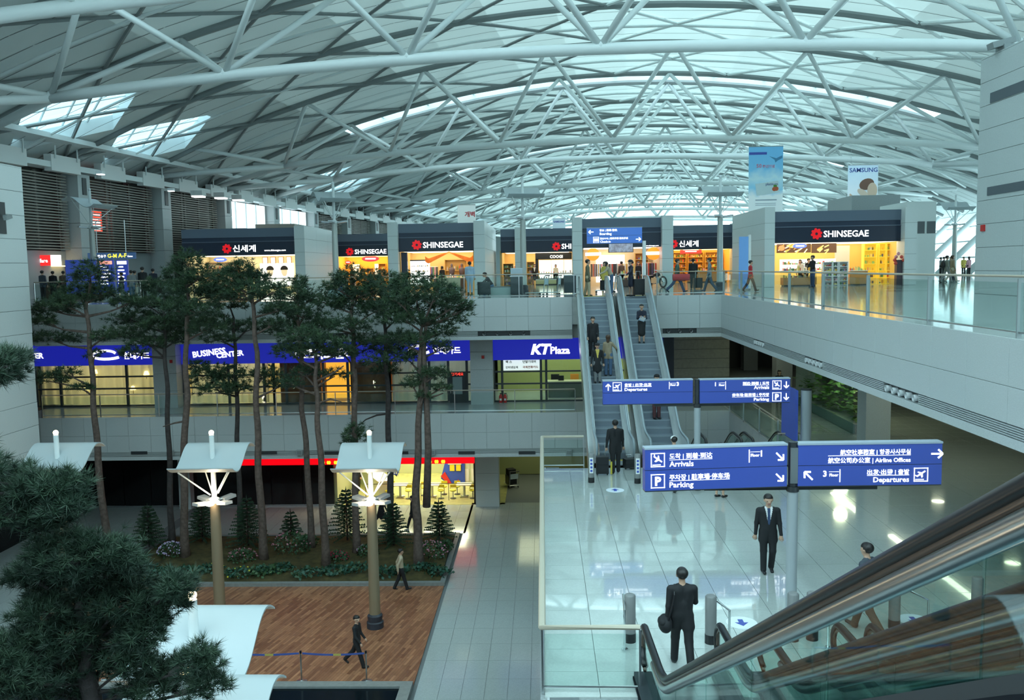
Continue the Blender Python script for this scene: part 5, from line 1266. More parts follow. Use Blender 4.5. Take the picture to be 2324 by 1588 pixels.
q = MB(); q.box(S2(725)-cx, S2(788)-cx, 1.5, 1.6, .1, 2.2); q.build('amber_glow_sheet', em('amber_glow', (.95,.42,.04), .7), tb); q = MB(); q.box(S2(790)-cx, S2(880)-cx, .6, .7, .0, 2.2); q.build('wood_partition', BW, tb); q = MB(); q.box(S2(626)-cx, S2(720)-cx, .8, .9, .0, 2.2); q.build('wood_partition', BW, tb)  # glowing amber sheet stands in for the orange glow inside
td, cx = shopfront('cool curtained shopfront with a dark door beside the column', 885, 1071, (960, 975, 1018, 1060), ((1,.95,.8), .9), [(888, 1016, SHEERC)], mat('grey_wall', (.4,.45,.44), .7))
x0, x1 = S2(1019)-cx, S2(1059)-cx; q = MB(); q.box(x0, x1, -.09, -.03, 0, 1.6); dr = q.build('door', mat('door_dark', (.03,.035,.04), .4), td); q = MB(); q.box(x0+.2, x1-.22, -.11, -.09, .45, 1.35); q.build('door_glass', mat('door_glass', (.25,.32,.32), .3), dr); fit_text('당기세요', x0+.15, x1-.15, 1.43, dr, -.10, M=em('red_lit', (1,.05,.03), 1.0)); q = MB(); q.tube([(x0+.1,-.14,.5),(x0+.1,-.14,1.0)], .02, 6); q.build('handle', CHROME, dr)
tk, cx = shopfront('phone shop front with white price poster and green interior', 1121, 1500, (1140, 1228, 1240, 1330), ((1,1,.75), 1.5), [], mat('green_wall', (.30,.36,.13), .6))
q = MB(); x0, x1 = S2(1140)-cx+.07, S2(1228)-cx-.05; q.box(x0, x1, -.03, -.012, 1.64, 2.24); po = q.build('poster', em('poster_pale', (.72,.82,.80), .55), tk)
BT = mat('print_black', (.02,.02,.03), .6)
fit_text('팩 스', x0+.12, x0+.45, 2.03, po, -.035, M=BT, bold=.03); fit_text('단말기대여', x0+1.0, x0+1.68, 2.03, po, -.035, M=BT, bold=.03); fit_text('인터넷검색', x0+.12, x0+.75, 1.75, po, -.035, M=BT, bold=.03); fit_text('국제전화카드', x0+1.0, x0+1.8, 1.75, po, -.035, M=mat('print_red', (.6,.12,.05), .6), bold=.03)
dk = thing('reception_desk', 'grey reception desk inside the phone shop', 'desk', (S2(1275)+.3, 46.9, Z2)); q = MB(); q.box(-1.0,1.0,-.35,.35,0,.8); q.build('body', mat('desk_grey', (.16,.18,.14), .5), dk); q = MB(); q.box(-1.05,1.05,-.4,.4,.8,.86); q.build('desktop', mat('desk_top', (.45,.50,.35), .4), dk); q = MB(); q.cbox((-.3,0,1.0),(.3,.06,.26)); q.build('monitor', BLACK, dk)
for k, px in enumerate((1253, 1300)):
    ch = thing('office_chair', ('office chair behind the reception desk, left', 'office chair with orange back in the phone shop')[k], 'chair', (S2(px)+.2, 48.0, Z2)); q = MB(); q.box(-.24,.24,-.24,.24,.42,.5); q.build('seat', BLACK, ch); q = MB(); q.box(-.23,.23,.2,.26,.55,1.05); q.build('backrest', BLACK if k == 0 else mat('orange_seat', (.7,.3,.04), .5), ch); q = MB(); q.cyl((0,0), .03, .05, .42, 8); q.build('column', CHROME, ch)
    for j in range(5):
        a = 2*math.pi*j/5; q = MB(); q.tube([(0,0,.08),(.26*math.cos(a),.26*math.sin(a),.04)], .02, 6); q.build('foot', CHROME, ch)
for k, px in enumerate((1136, 1146)):
    p = onz(px, 917, Z2); o = thing('fire_extinguisher', ('red fire extinguisher, left of the two by the phone shop', 'red fire extinguisher, right of the two by the phone shop')[k], 'extinguisher', (p.x, 44.75, Z2)); q = MB(); q.lathe((0,0,.03), [(.085,0),(.09,.05),(.09,.34),(.05,.42),(.025,.44)], 14); q.build('cylinder', RED, o, smooth='auto'); q = MB(); q.cbox((.02,0,.51),(.13,.03,.04)); q.cyl((0,0), .022, .46, .5, 8); q.build('valve', BLACK, o); q = MB(); q.tube([(.06,0,.5),(.12,0,.4),(.11,0,.2)], .012, 6); q.build('hose', BLACK, o); q = MB(); q.cyl((0,0), .1, 0, .03, 14); q.build('stand', STEEL, o); q = MB(); q.box(-.05,.05,-.095,-.08,.16,.26); q.build('label_plate', WHITE, o)
# stone return wall and corridor right of the phone shop (under the gallery)
STONE_B = mat('granite_brown', (.30,.29,.25), .5, noise=.1, nscale=9)
g = sgroup('wall_corner', 'dark banded stone wall beneath the gallery corner'); x0, x1 = at(1527,870,46.5).x, at(1655,870,46.5).x
for k in range(8):
    q = MB(); q.box(x0, x1, 46.5, 47.2, Z2+k*.5, Z2+(k+1)*.5-.02); q.build('stone_course', STONE_B, g)
q = MB(); q.box(x0, x1, 46.54, 47.2, Z2, Z2+3.9); q.build('core', JOINT, g)
q = MB(); q.box(at(1503,870,45).x, at(1527,870,45).x, 44.6, 45.6, Z2, Z2+3.5); o = q.build('dark_column', mat('navy_column', (.012,.016,.03), .4)); tag(o, 'dark column at the end of the blue phone shop sign', 'column')
for k, (px, Y) in enumerate(((1700, 58), (1775, 50), (1832, 46), (1985, 33))):
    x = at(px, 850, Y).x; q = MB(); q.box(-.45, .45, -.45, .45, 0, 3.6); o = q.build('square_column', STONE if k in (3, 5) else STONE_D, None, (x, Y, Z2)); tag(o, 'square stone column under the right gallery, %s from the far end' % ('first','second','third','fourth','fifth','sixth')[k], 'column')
# planted strip behind glass under the gallery
pl = thing('planter_box', 'glazed planter with lit shrubs under the right gallery', 'planter', (13.0, 39.5, Z2)); q = MB(); q.box(-.5,.5,-4,4,0,.4); q.build('box', STONE_D, pl)
b = MB(); rr = random.Random(5)
for k in range(420):
    p = Vector((rr.gauss(0,.28), rr.uniform(-4,4), .4+abs(rr.gauss(0,.7)))); a = rr.uniform(0,6.28); d = Vector((math.cos(a), math.sin(a), rr.uniform(-.3,.6)))*.28; n_ = Vector((-d.y, d.x, .1))*.45
    b.add([p, p+d*.5+n_, p+d, p+d*.5-n_], [(0,1,2,3)])
stuff(b.build('foliage', mat('shrub_green', (.10,.22,.05), .6), pl)); q = MB(); q.box(-.6,-.57,-4,4,0,2.6); q.build('glass_screen', GLASS_G, pl)
d_ = light(pl, (0,-1,2.9), 60, (.9,1,.6), .3)

# ================================================================ ground floor restaurant front
Y1S = 47.0
def S1(px, py=1100): return at(px, py, Y1S).x
redm = em('fascia_red', (.75,.0,.005), .75)
t = thing('red_fascia_sign', 'red fascia strip over the restaurant and dark shutters with yellow arch marks', 'sign', (S1(800), 46.8, 0)); 
q = MB(); q.box(S1(540)-S1(800), S1(1078)-S1(800), 0, .2, 2.32, 3.4); q.build('red_band', redm, t)
for px in (737, 750, 766, 978, 993, 1008):
    b = MB(); x = S1(px)-S1(800)
    b.ball((x-.045,-.02,2.44), .06, 8, 6, (1,.5,1.6)); b.ball((x+.05,-.02,2.44), .06, 8, 6, (1,.5,1.6)); b.build('arch_mark', em('yellow_lit2', (1,.75,.02), 1.2), t)
for k, (p0, p1) in enumerate(((158, 405), (437, 540), (545, 758))):
    x0, x1 = S1(p0), S1(p1); t = thing('dark_shutter', 'black glazed front on the ground floor, %s of three' % ('leftmost','middle','rightmost')[k], 'shopfront', ((x0+x1)/2, Y1S, 0)); w = (x1-x0)/2; n = max(1, round(2*w/1.6))
    for j in range(n):
        q = MB(); q.box(-w+2*w*j/n+.02, -w+2*w*(j+1)/n-.02, 0, .08, .08, 3.7); q.build('panel', mat('black_glass', (.006,.008,.010), .12), t)
    q = MB(); q.box(-w, w, -.03, .1, 0, .08); q.build('sill', STEEL, t)
q = MB(); x0, x1 = S1(400), S1(432); 
for (p0, p1, lab) in ((408, 434, 'grey column between the black ground-floor fronts'), (1080, 1133, 'grey tiled column right of the restaurant')):
    x0, x1 = at(p0,1120,46.6).x, at(p1,1120,46.6).x; g = thing('stone_column', lab, 'column', ((x0+x1)/2, 46.9, 0)); w = (x1-x0)/2
    for j in range(4):
        q = MB(); q.box(-w, w, -.4, .6, j*.92, (j+1)*.92-.012); q.build('stone_block', STONE, g)
# restaurant interior
rx0, rx1 = S1(760), S1(1078); rc = (rx0+rx1)/2
t = thing('restaurant_unit', 'bright yellow-green restaurant interior behind the pines', 'restaurant', (rc, 47.2, 0)); w = (rx1-rx0)/2
q = MB(); q.box(-w, w, 7.3, 7.5, 0, 3.6); q.build('back_wall', mat('rest_wall', (.46,.48,.27), .6), t)
for s in (-1, 1):
    q = MB(); q.box(s*w-.08, s*w+.08, 0, 7.5, 0, 3.6); q.build('side_wall', mat('rest_wall', (.46,.48,.27), .6) if s < 0 else BLACK, t)
q = MB(); q.box(-w, w, .2, 7.5, 3.5, 3.6); q.build('inner_ceiling', WHITE, t)
for i in range(4):
    for j in range(3):
        light_panel(t, -w+.5+i*1.75, -w+1.5+i*1.75, .7+j*2.2, 1.5+j*2.2, 3.49, (1,1,.68), 10.)
ct = thing('serving_counter', 'long pale counter running back inside the restaurant', 'counter', (S1(812), 51.0, 0), .45); q = MB(); q.box(-.4,.4,-3,3,0,1.0); q.build('front_panel', mat('rest_counter', (.60,.66,.50), .4), ct); q = MB(); q.box(-.45,.45,-3.05,3.05,1.0,1.05); q.build('worktop', WHITE, ct)
cb = thing('tray_station', 'white cabinet with bins at the right of the restaurant', 'cabinet', (S1(1050), 52.2, 0))
for k in range(2):
    q = MB(); q.box(-.85+k*.86,.0+k*.86,-.3,.3,0,1.2); c_ = q.build('cupboard', mat('rest_counter', (.60,.66,.50), .4), cb); q = MB(); q.box(-.78+k*.86,-.07+k*.86,-.32,-.3,.1,.85); q.build('door', WHITE, c_)
pbd = thing('play_board', 'blue, red and yellow display board inside the restaurant', 'display board', (S1(1008), 51.8, 0)); q = MB(); q.prism_xz([(-.75,.3),(-.4,0),(.7,0),(.7,1.6),(.3,2.0),(-.3,1.9)], 0, .12); q.build('board', mat('play_blue', (.03,.08,.5), .4), pbd); q = MB(); q.prism_xz([(-.75,.45),(-.35,.0),(-.1,.0),(-.5,.7)], -.06, 0); q.prism_xz([(.1,0),(.4,0),(.3,.25)], -.06, 0); q.build('red_part', RED, pbd); q = MB(); q.cbox((-.05,-.05,.95),(.28,.08,.35)); q.cbox((.33,-.05,.95),(.28,.08,.35)); q.build('yellow_part', mat('play_yellow', (.8,.6,.03), .4), pbd); q = MB(); q.box(-.3,.5,-.05,0,1.15,1.8); q.build('pale_panel', mat('play_pale', (.6,.7,.6), .4), pbd)
TABT = mat('table_top', (.72,.76,.68), .3)
YSEAT = mat('seat_yellow', (.62,.60,.03), .35)
def cafe_table(px, lab):
    x = S1(px); t = thing('cafe_table', lab, 'table', (x, 48.6, 0)); q = MB(); q.box(-.42,.42,-.34,.34,.72,.76); q.build('tabletop', TABT, t); q = MB(); q.cyl((0,0), .07, .05, .72, 12); q.build('column', STEEL, t)
    for j in range(4):
        a = math.pi/4+math.pi/2*j; q = MB(); q.tube([(0,0,.06),(.3*math.cos(a),.3*math.sin(a),.03)], .03, 6); q.build('foot', STEEL, t)
def stool(px, Y, lab):
    x = S1(px); t = thing('swivel_stool', lab, 'stool', (x, Y, 0)); q = MB(); q.lathe((0,0,.42), [(.14,0),(.19,.03),(.19,.07),(.15,.09)], 16); q.build('seat', YSEAT, t, smooth='auto'); q = MB(); q.tube([(-.17,.16,.5),(-.16,.2,.72),(.16,.2,.72),(.17,.16,.5)], .02, 6); q.box(-.17,.17,.18,.21,.58,.74); q.build('backrest', YSEAT, t); q = MB(); q.cyl((0,0), .035, .02, .42, 10); q.build('column', STEEL, t); q = MB(); q.cyl((0,0), .17, 0, .025, 16); q.build('base', BLACK, t)
cafe_table(897, 'small square cafe table, left one in the restaurant'); cafe_table(972, 'small square cafe table, middle one in the restaurant'); cafe_table(1047, 'small square cafe table, right one in the restaurant')
for i, (px, Y) in enumerate(((871, 48.3), (871, 49.3), (918, 48.3), (927, 49.2), (994, 48.3), (997, 49.2), (1022, 48.3), (1028, 49.2), (1068, 48.3), (950, 49.0))):
    stool(px, Y, 'yellow-seated stool, %s along the restaurant front' % ('first from the left','second, farther in','third from the left','fourth, farther in','fifth along','sixth, farther in','seventh along','eighth, farther in','ninth by the dark edge','tenth behind the tree trunk')[i])
rl = thing('cafe_rail', 'thin dark rail along the restaurant front', 'rail', (rc, 47.9, 0)); q = MB(); q.tube([(-w+1.5,0,.95),(w,0,.95)], .02, 6); q.build('bar', DKMETAL, rl)
for k in range(5):
    q = MB(); x = -w+1.5+(2*w-1.5)*k/4; q.cyl((x,0), .018, 0, .95, 6); q.build('post', DKMETAL, rl)
hs = thing('hanging_sign', 'small dark hanging sign with blue Korean letter in the restaurant', 'sign', at(897, 1063, 49.5)); q = MB(); q.box(-.25,.25,0,.05,-.06,.14); q.build('board', mat('sign_brown', (.12,.05,.03), .5), hs); fit_text('파', -.2, .22, -.42, hs, -.01, M=mat('print_blue', (.03,.07,.36), .6), bold=.03)
# back corridor right of the column
q = MB(); q.box(at(1133,1080,52).x-.5, 12, 54, 54.2, 0, 3.7); struct(q.build('wall_corridor', mat('corridor_green', (.30,.33,.16), .6)), 'dull green wall at the end of the ground-floor corridor')
cl = MB(); cl.box(-1.6, .8, 48.5, 53, 3.70, 3.76); o = cl.build('corridor_light', em('corridor_lit', (.95,1,.6), 1.1)); tag(o, 'lit panel in the corridor ceiling behind the column', 'ceiling light')

# grilles and speakers on the second-floor slab edge
for i, px in enumerate((316, 432, 610, 755, 908, 1059, 1196)):
    p = at(px, 1027, YF-.02); q = MB(); q.box(-.4, .4, -.03, .0, -.07, .07); o = q.build('vent_grille', DKMETAL, None, p); tag(o, 'dark slotted vent grille on the lower slab edge, %s from the left' % ('first','second','third','fourth','fifth','sixth','seventh')[i], 'grille', 'vent grilles on the lower slab edge')
for i, px in enumerate((389, 681, 982, 1291)):
    p = at(px, 1026, YF-.02); o = thing('wall_speaker', 'small grey box speaker on the lower slab edge, %s from the left' % ('first','second','third','fourth')[i], 'speaker', p, 0, 'box speakers on the lower slab edge')
    q = MB(); q.box(-.14,.14,-.16,0,-.13,.13); q.build('case', mat('speaker_grey', (.36,.39,.40), .5), o); q = MB(); q.box(-.11,.11,-.17,-.16,-.08,.1); q.build('mesh_front', mat('speaker_mesh', (.2,.22,.23), .6), o)

for k, (px, Y, n, pal, lab) in enumerate(((1360, 60.2, 10, (7,0,4,7,3), 'rail of mixed jackets at the left of the motorcycle shop'), (1397, 61.2, 12, (7,7,5,0,7), 'rail of black leather jackets in the middle of the motorcycle shop'), (975, 63.8, 10, (0,4,2,8,7), 'rail of coloured shirts in the clothes shop'), (1158, 73.6, 10, (3,6,1,0,3), 'rail of warm-coloured knitwear in the shop with the black portal'))):
    t = thing('clothes_rail', lab, 'clothes rail', (SX(px,Y), Y, Z3)); q = MB(); q.tube([(-.6,0,0),(-.6,0,1.6),(.6,0,1.6),(.6,0,0)], .02, 6); q.build('rail', CHROME, t)
    for j in range(n):
        x = -.52+1.04*j/(n-1); q = MB(); q.cbox((x,0,1.15),(.07,.42,.85)); q.build('garment', GOODS[pal[j%5]], t)
counter('glass counter with goods at the front of the motorcycle shop', SX(1405,59.2), SX(1440,59.2), 59.2, Z3, .9, mat('dark_wood', (.08,.05,.04), .5), goods=12, glass=True)
counter('table of folded knitwear in the shop with the black portal', SX(1143,71.9), SX(1166,71.9), 71.9, Z3, .8, mat('wood_orange', (.55,.26,.07), .5), goods=10)
shelf('wall shelf of small goods at the back of the orange shop, right', SX(862,79), SX(878,79), 78.6, Z3, 2.0, 4, mat('shelf_oak', (.55,.34,.10), .5))
# ================================================================ garden court on the ground floor
def parquet():
    M = bpy.data.materials.new('parquet'); M.use_nodes = True; nt = M.node_tree; b = nt.nodes['Principled BSDF']; b.inputs['Roughness'].default_value = .38
    tc = nt.nodes.new('ShaderNodeTexCoord'); mp = nt.nodes.new('ShaderNodeMapping'); mp.inputs['Rotation'].default_value = (0,0,math.radians(-76))
    br = nt.nodes.new('ShaderNodeTexBrick'); br.inputs['Scale'].default_value = 1.0; br.inputs['Brick Width'].default_value = .75; br.inputs['Row Height'].default_value = .10; br.inputs['Mortar Size'].default_value = .004
    br.inputs['Color1'].default_value = (.50,.23,.12,1); br.inputs['Color2'].default_value = (.24,.092,.048,1); br.inputs['Mortar'].default_value = (.16,.06,.03,1); br.offset = .37
    nz = nt.nodes.new('ShaderNodeTexNoise'); nz.inputs['Scale'].default_value = 3; mx = nt.nodes.new('ShaderNodeMixRGB'); mx.blend_type = 'MULTIPLY'; mx.inputs['Fac'].default_value = .35
    nt.links.new(tc.outputs['Object'], mp.inputs[0]); nt.links.new(mp.outputs[0], br.inputs['Vector']); nt.links.new(tc.outputs['Object'], nz.inputs['Vector'])
    nt.links.new(br.outputs['Color'], mx.inputs[1]); nt.links.new(nz.outputs['Fac'], mx.inputs[2]); nt.links.new(mx.outputs[0], b.inputs['Base Color'])
    return M
q = MB(); q.box(-19.2, -4.15, 26.0, 34.62, -.02, .012); o = q.build('floor_deck', parquet()); struct(o, 'reddish parquet deck with the canopy lamps')
KERB = mat('kerb_stone', (.22,.235,.235), .5, noise=.1, nscale=8)
pg = thing('garden_planter', 'long kerbed planting bed of pines, shrubs and flowers', 'planter', (0,0,0))
PX0, PX1, PY0, PY1 = -18.2, -4.12, 34.6, 41.4
for (a, c, d, e) in ((PX0,PX1,PY0,PY0+.22),(PX0,PX1,PY1-.2,PY1),(PX0,PX0+.2,PY0+.22,PY1-.2),(PX1-.2,PX1,PY0+.22,PY1-.2)):
    q = MB(); q.box(a, c, d, e, 0, .15); q.build('kerb', KERB, pg)
MOSS = mat('moss_soil', (.060,.048,.014), .9, noise=.5, nscale=3, bump=.6, bscale=14)
q = MB(); nx, ny = 40, 18; vs = []
for j in range(ny+1):
    for i in range(nx+1):
        x = PX0+.2+(PX1-PX0-.4)*i/nx; y = PY0+.22+(PY1-PY0-.42)*j/ny; v = j/ny
        vs.append((x, y, .10+.24*math.sin(v*math.pi)+.05*math.sin(i*1.7+j)*math.sin(v*math.pi)))
q.add(vs, [(j*(nx+1)+i, j*(nx+1)+i+1, (j+1)*(nx+1)+i+1, (j+1)*(nx+1)+i) for j in range(ny) for i in range(nx)]); q.build('soil', MOSS, pg, smooth=True)
# water basin in front of the deck
wb = thing('water_basin', 'dark water basin with a stone rim in front of the deck', 'basin', (0,0,0))
for (a, c, d, e) in ((-19.2,-4.15,25.65,26.0),(-4.5,-4.15,10,25.65),(-19.2,-18.85,10,25.65)):
    q = MB(); q.box(a, c, d, e, 0, .17); q.build('rim', KERB, wb)
q = MB(); q.box(-18.85,-4.5,10,25.65,.01,.10); q.build('water', mat('dark_water', (.005,.009,.012), .15, spec=.07), wb)

BARK = mat('pine_bark', (.115,.082,.070), .8, noise=.35, nscale=7, bump=.8, bscale=22)
BARKD = mat('pine_bark_dark', (.05,.042,.042), .85, noise=.3, nscale=7, bump=.8, bscale=22)
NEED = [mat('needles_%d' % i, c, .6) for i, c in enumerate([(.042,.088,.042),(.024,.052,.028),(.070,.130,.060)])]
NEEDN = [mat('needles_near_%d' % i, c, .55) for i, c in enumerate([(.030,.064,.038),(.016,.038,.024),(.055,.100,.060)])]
def pad_foliage(b, c, rx, ry, rz, n, rnd, nl, nw, nn):
    for k in range(n):
        a = rnd.uniform(0, 2*math.pi); u = rnd.uniform(-.55, 1); rr = math.sqrt(max(0, 1-u*u)); f = rnd.uniform(.55, 1.0)
        lump = 1+.22*math.sin(a*3+c[0]*5)+.15*math.sin(a*5+u*4+c[2])
        p = Vector((c[0]+rx*rr*math.cos(a)*f*lump, c[1]+ry*rr*math.sin(a)*f*lump, c[2]+rz*u*f*lump))
        out = Vector((rr*math.cos(a), rr*math.sin(a), u*.6+.55)).normalized()
        b.cur = rnd.choice((0,0,1,2)) if u > -.1 else 1  # undersides take the dark green alone, shade put into colour
        for j in range(nn):
            d = (out*.55+Vector((rnd.gauss(0,.6), rnd.gauss(0,.6), rnd.gauss(0,.45)))).normalized()*nl*rnd.uniform(.6,1.1)
            s = d.cross(Vector((rnd.gauss(0,1), rnd.gauss(0,1), rnd.gauss(0,1)))).normalized()*nw
            b.add([p-s, p+s, p+d], [(0,1,2)])
def pine(label, Y, trunk, r0, pads, seed, nl=.24, nw=.0125, nn=15, dens=68, mats=NEED, bark=BARK, group='tall pines in the planting bed', branches=True, z0=None, extra=(), r1=.06):
    rnd = random.Random(seed)
    P = [at(px, py, Y) for (px, py) in trunk]
    P[0].z = .12 if z0 is None else z0
    base = P[0].copy(); t = thing('pine_tree', label, 'tree', base, 0, group)
    Q = []
    for i in range(len(P)-1):
        for k in range(5):
            f = k/5; w = .028*math.sin((i*5+k)*1.1+seed)
            Q.append(P[i].lerp(P[i+1], f)-base+Vector((w*(i+k > 0), w*.6*(i+k > 0), 0)))
    Q.append(P[-1]-base); n = len(Q)
    R = [.88*r0*(1-i/(n-1))+r1*i/(n-1) for i in range(n)]; R[0] *= 1.35; R[1] *= 1.1
    q = MB(); q.tube(Q, R, 10); q.build('trunk', bark, t, smooth=True)
    for ex in extra:
        E_ = [at(px, py, Y)-base for px, py in ex[0]]; q = MB(); q.tube(E_, [ex[1]*(1-.6*i/(len(E_)-1)) for i in range(len(E_))], 8); q.build('second_trunk', bark, t, smooth=True)
    b = MB(); sc = Y/2000
    for (px, py, wx, hz) in pads:
        dy = rnd.uniform(-1., 1.)*min(1.2, wx*sc*1.2); c = at(px, py, Y+dy)-base; rx, rz = wx*sc*1.12, hz*sc*1.15
        pad_foliage(b, c, rx, max(.5*rx, .35), rz, max(12, int(dens*(rx*max(rz*1.6, .4))*3.2)), rnd, nl, nw, nn)
        if branches:
            best = min(Q[2:], key=lambda v: (v-c-Vector((0,0,-.5))).length)
            mid = best.lerp(c, .55)+Vector((0,0,-.10*(c-best).length+.08)); q = MB(); L = (c-best).length
            q.tube([best, mid, c-Vector((0,0,rz*.25))], [min(.085, .03+.02*L)*(.4 if nw < .01 else 1), .04*(.5 if nw < .01 else 1), .02], 6); brn = q.build('branch', bark, t, smooth=True)
            for k in range(3):
                e = c+Vector((rx*.7*rnd.uniform(-1,1), rx*.4*rnd.uniform(-1,1), rz*.2)); q = MB(); q.tube([mid.lerp(c,.4), e], [.025,.012], 5); q.build('twig', bark, brn)
    stuff(b.build('needles', mats, t))
    return t
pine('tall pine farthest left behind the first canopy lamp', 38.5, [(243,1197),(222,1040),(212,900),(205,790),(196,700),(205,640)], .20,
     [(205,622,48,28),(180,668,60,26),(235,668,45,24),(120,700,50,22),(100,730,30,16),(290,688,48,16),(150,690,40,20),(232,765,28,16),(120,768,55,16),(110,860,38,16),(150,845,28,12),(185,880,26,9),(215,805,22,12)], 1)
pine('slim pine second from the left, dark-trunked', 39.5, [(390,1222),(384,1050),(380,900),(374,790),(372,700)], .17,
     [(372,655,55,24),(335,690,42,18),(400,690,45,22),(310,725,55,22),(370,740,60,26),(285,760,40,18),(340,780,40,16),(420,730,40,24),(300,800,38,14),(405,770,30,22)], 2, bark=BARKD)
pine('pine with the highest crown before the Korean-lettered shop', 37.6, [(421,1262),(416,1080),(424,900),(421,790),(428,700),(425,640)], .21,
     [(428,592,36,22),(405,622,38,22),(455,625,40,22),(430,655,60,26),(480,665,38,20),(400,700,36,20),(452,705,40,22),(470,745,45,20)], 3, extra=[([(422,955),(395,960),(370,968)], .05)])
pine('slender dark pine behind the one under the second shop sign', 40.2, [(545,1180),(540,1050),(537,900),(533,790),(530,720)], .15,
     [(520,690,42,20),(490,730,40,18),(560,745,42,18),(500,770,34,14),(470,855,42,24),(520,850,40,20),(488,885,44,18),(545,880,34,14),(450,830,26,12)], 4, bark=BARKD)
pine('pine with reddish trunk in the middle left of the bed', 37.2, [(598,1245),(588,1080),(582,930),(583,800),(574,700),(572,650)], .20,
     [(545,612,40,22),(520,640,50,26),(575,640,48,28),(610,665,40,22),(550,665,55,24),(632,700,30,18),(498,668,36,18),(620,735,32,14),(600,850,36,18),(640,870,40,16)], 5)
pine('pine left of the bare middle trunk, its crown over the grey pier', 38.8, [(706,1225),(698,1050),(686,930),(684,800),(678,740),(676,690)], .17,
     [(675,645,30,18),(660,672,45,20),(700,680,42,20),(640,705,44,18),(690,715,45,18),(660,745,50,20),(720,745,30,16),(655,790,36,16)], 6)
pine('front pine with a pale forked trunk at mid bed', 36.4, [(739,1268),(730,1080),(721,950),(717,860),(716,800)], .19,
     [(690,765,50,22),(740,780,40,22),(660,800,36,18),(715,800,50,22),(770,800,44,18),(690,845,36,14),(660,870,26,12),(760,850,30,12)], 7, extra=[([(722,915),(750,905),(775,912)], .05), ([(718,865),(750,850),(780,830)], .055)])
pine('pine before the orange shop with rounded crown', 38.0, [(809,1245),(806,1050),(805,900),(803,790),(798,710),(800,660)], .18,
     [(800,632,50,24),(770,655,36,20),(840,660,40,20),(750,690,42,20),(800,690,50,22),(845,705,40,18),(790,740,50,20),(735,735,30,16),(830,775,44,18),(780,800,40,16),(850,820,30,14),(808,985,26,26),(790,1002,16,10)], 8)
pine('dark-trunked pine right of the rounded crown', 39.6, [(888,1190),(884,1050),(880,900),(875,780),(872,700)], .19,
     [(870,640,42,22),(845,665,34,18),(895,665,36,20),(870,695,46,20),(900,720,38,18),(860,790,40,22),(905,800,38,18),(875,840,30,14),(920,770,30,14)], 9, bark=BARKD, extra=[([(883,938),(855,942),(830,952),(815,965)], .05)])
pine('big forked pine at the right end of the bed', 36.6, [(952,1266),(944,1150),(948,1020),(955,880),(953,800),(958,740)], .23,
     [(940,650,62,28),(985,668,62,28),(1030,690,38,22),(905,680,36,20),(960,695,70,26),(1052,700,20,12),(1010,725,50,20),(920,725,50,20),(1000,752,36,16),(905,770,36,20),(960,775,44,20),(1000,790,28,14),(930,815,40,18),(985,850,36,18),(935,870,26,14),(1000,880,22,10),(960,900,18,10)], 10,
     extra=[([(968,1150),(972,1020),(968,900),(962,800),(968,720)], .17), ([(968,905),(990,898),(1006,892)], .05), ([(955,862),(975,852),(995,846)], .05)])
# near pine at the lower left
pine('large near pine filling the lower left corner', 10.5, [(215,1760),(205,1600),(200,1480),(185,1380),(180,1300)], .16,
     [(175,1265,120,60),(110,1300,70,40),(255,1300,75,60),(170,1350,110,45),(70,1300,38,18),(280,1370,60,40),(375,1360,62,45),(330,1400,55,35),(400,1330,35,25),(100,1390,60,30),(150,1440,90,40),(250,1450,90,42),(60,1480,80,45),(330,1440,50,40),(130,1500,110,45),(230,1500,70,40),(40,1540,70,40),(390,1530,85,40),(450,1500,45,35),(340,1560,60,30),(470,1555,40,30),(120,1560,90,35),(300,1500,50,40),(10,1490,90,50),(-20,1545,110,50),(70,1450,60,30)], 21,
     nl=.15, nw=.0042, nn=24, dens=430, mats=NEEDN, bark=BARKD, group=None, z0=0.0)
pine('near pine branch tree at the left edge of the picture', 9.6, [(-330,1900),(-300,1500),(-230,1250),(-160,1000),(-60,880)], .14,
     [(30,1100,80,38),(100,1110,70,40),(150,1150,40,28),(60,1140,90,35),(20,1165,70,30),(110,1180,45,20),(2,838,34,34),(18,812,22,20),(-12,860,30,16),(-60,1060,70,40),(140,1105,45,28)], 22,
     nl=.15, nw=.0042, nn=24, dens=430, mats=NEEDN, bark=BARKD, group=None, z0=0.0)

# small spruces
def spruce(px, py, Y, h, label, seed):
    rnd = random.Random(seed); p = at(px, py, Y); t = thing('young_spruce', label, 'tree', (p.x, Y, .22), 0, 'young spruces in the planting bed')
    q = MB(); q.tube([(0,0,0),(0,0,h)], [.05,.01], 6); q.build('trunk', BARKD, t)
    b = MB(); n = int(h*5.5)
    for i in range(n):
        z = .12*h+(h*.88)*i/n; L = (1-z/h)**.8*h*.42+.05; m_ = 7
        for k in range(m_):
            a = 2*math.pi*k/m_+i*.9+rnd.uniform(-.2,.2); d = Vector((math.cos(a), math.sin(a), -.12+.25*(z/h))); s = Vector((-d.y, d.x, 0))
            for j in range(7):
                f = (j+1)/7; c = Vector((0,0,z))+d*L*f; w = .16*(1-f*.6)*min(1, L*2)
                b.cur = rnd.choice((0,1,1)); b.add([c-d*.05, c+s*w+d*.07, c+d*.09], [(0,1,2)]); b.add([c-d*.05, c-s*w+d*.07, c+d*.09], [(0,2,1)]); b.add([c-d*.04, c+Vector((0,0,.07))+d*.05, c+d*.09], [(0,1,2)])
    b.add([(-.03,0,h-.1),(.03,0,h-.1),(0,0,h+.12)], [(0,1,2)])
    stuff(b.build('needles', [mat('spruce_0', (.030,.075,.035), .7), mat('spruce_1', (.018,.048,.026), .7)], t))
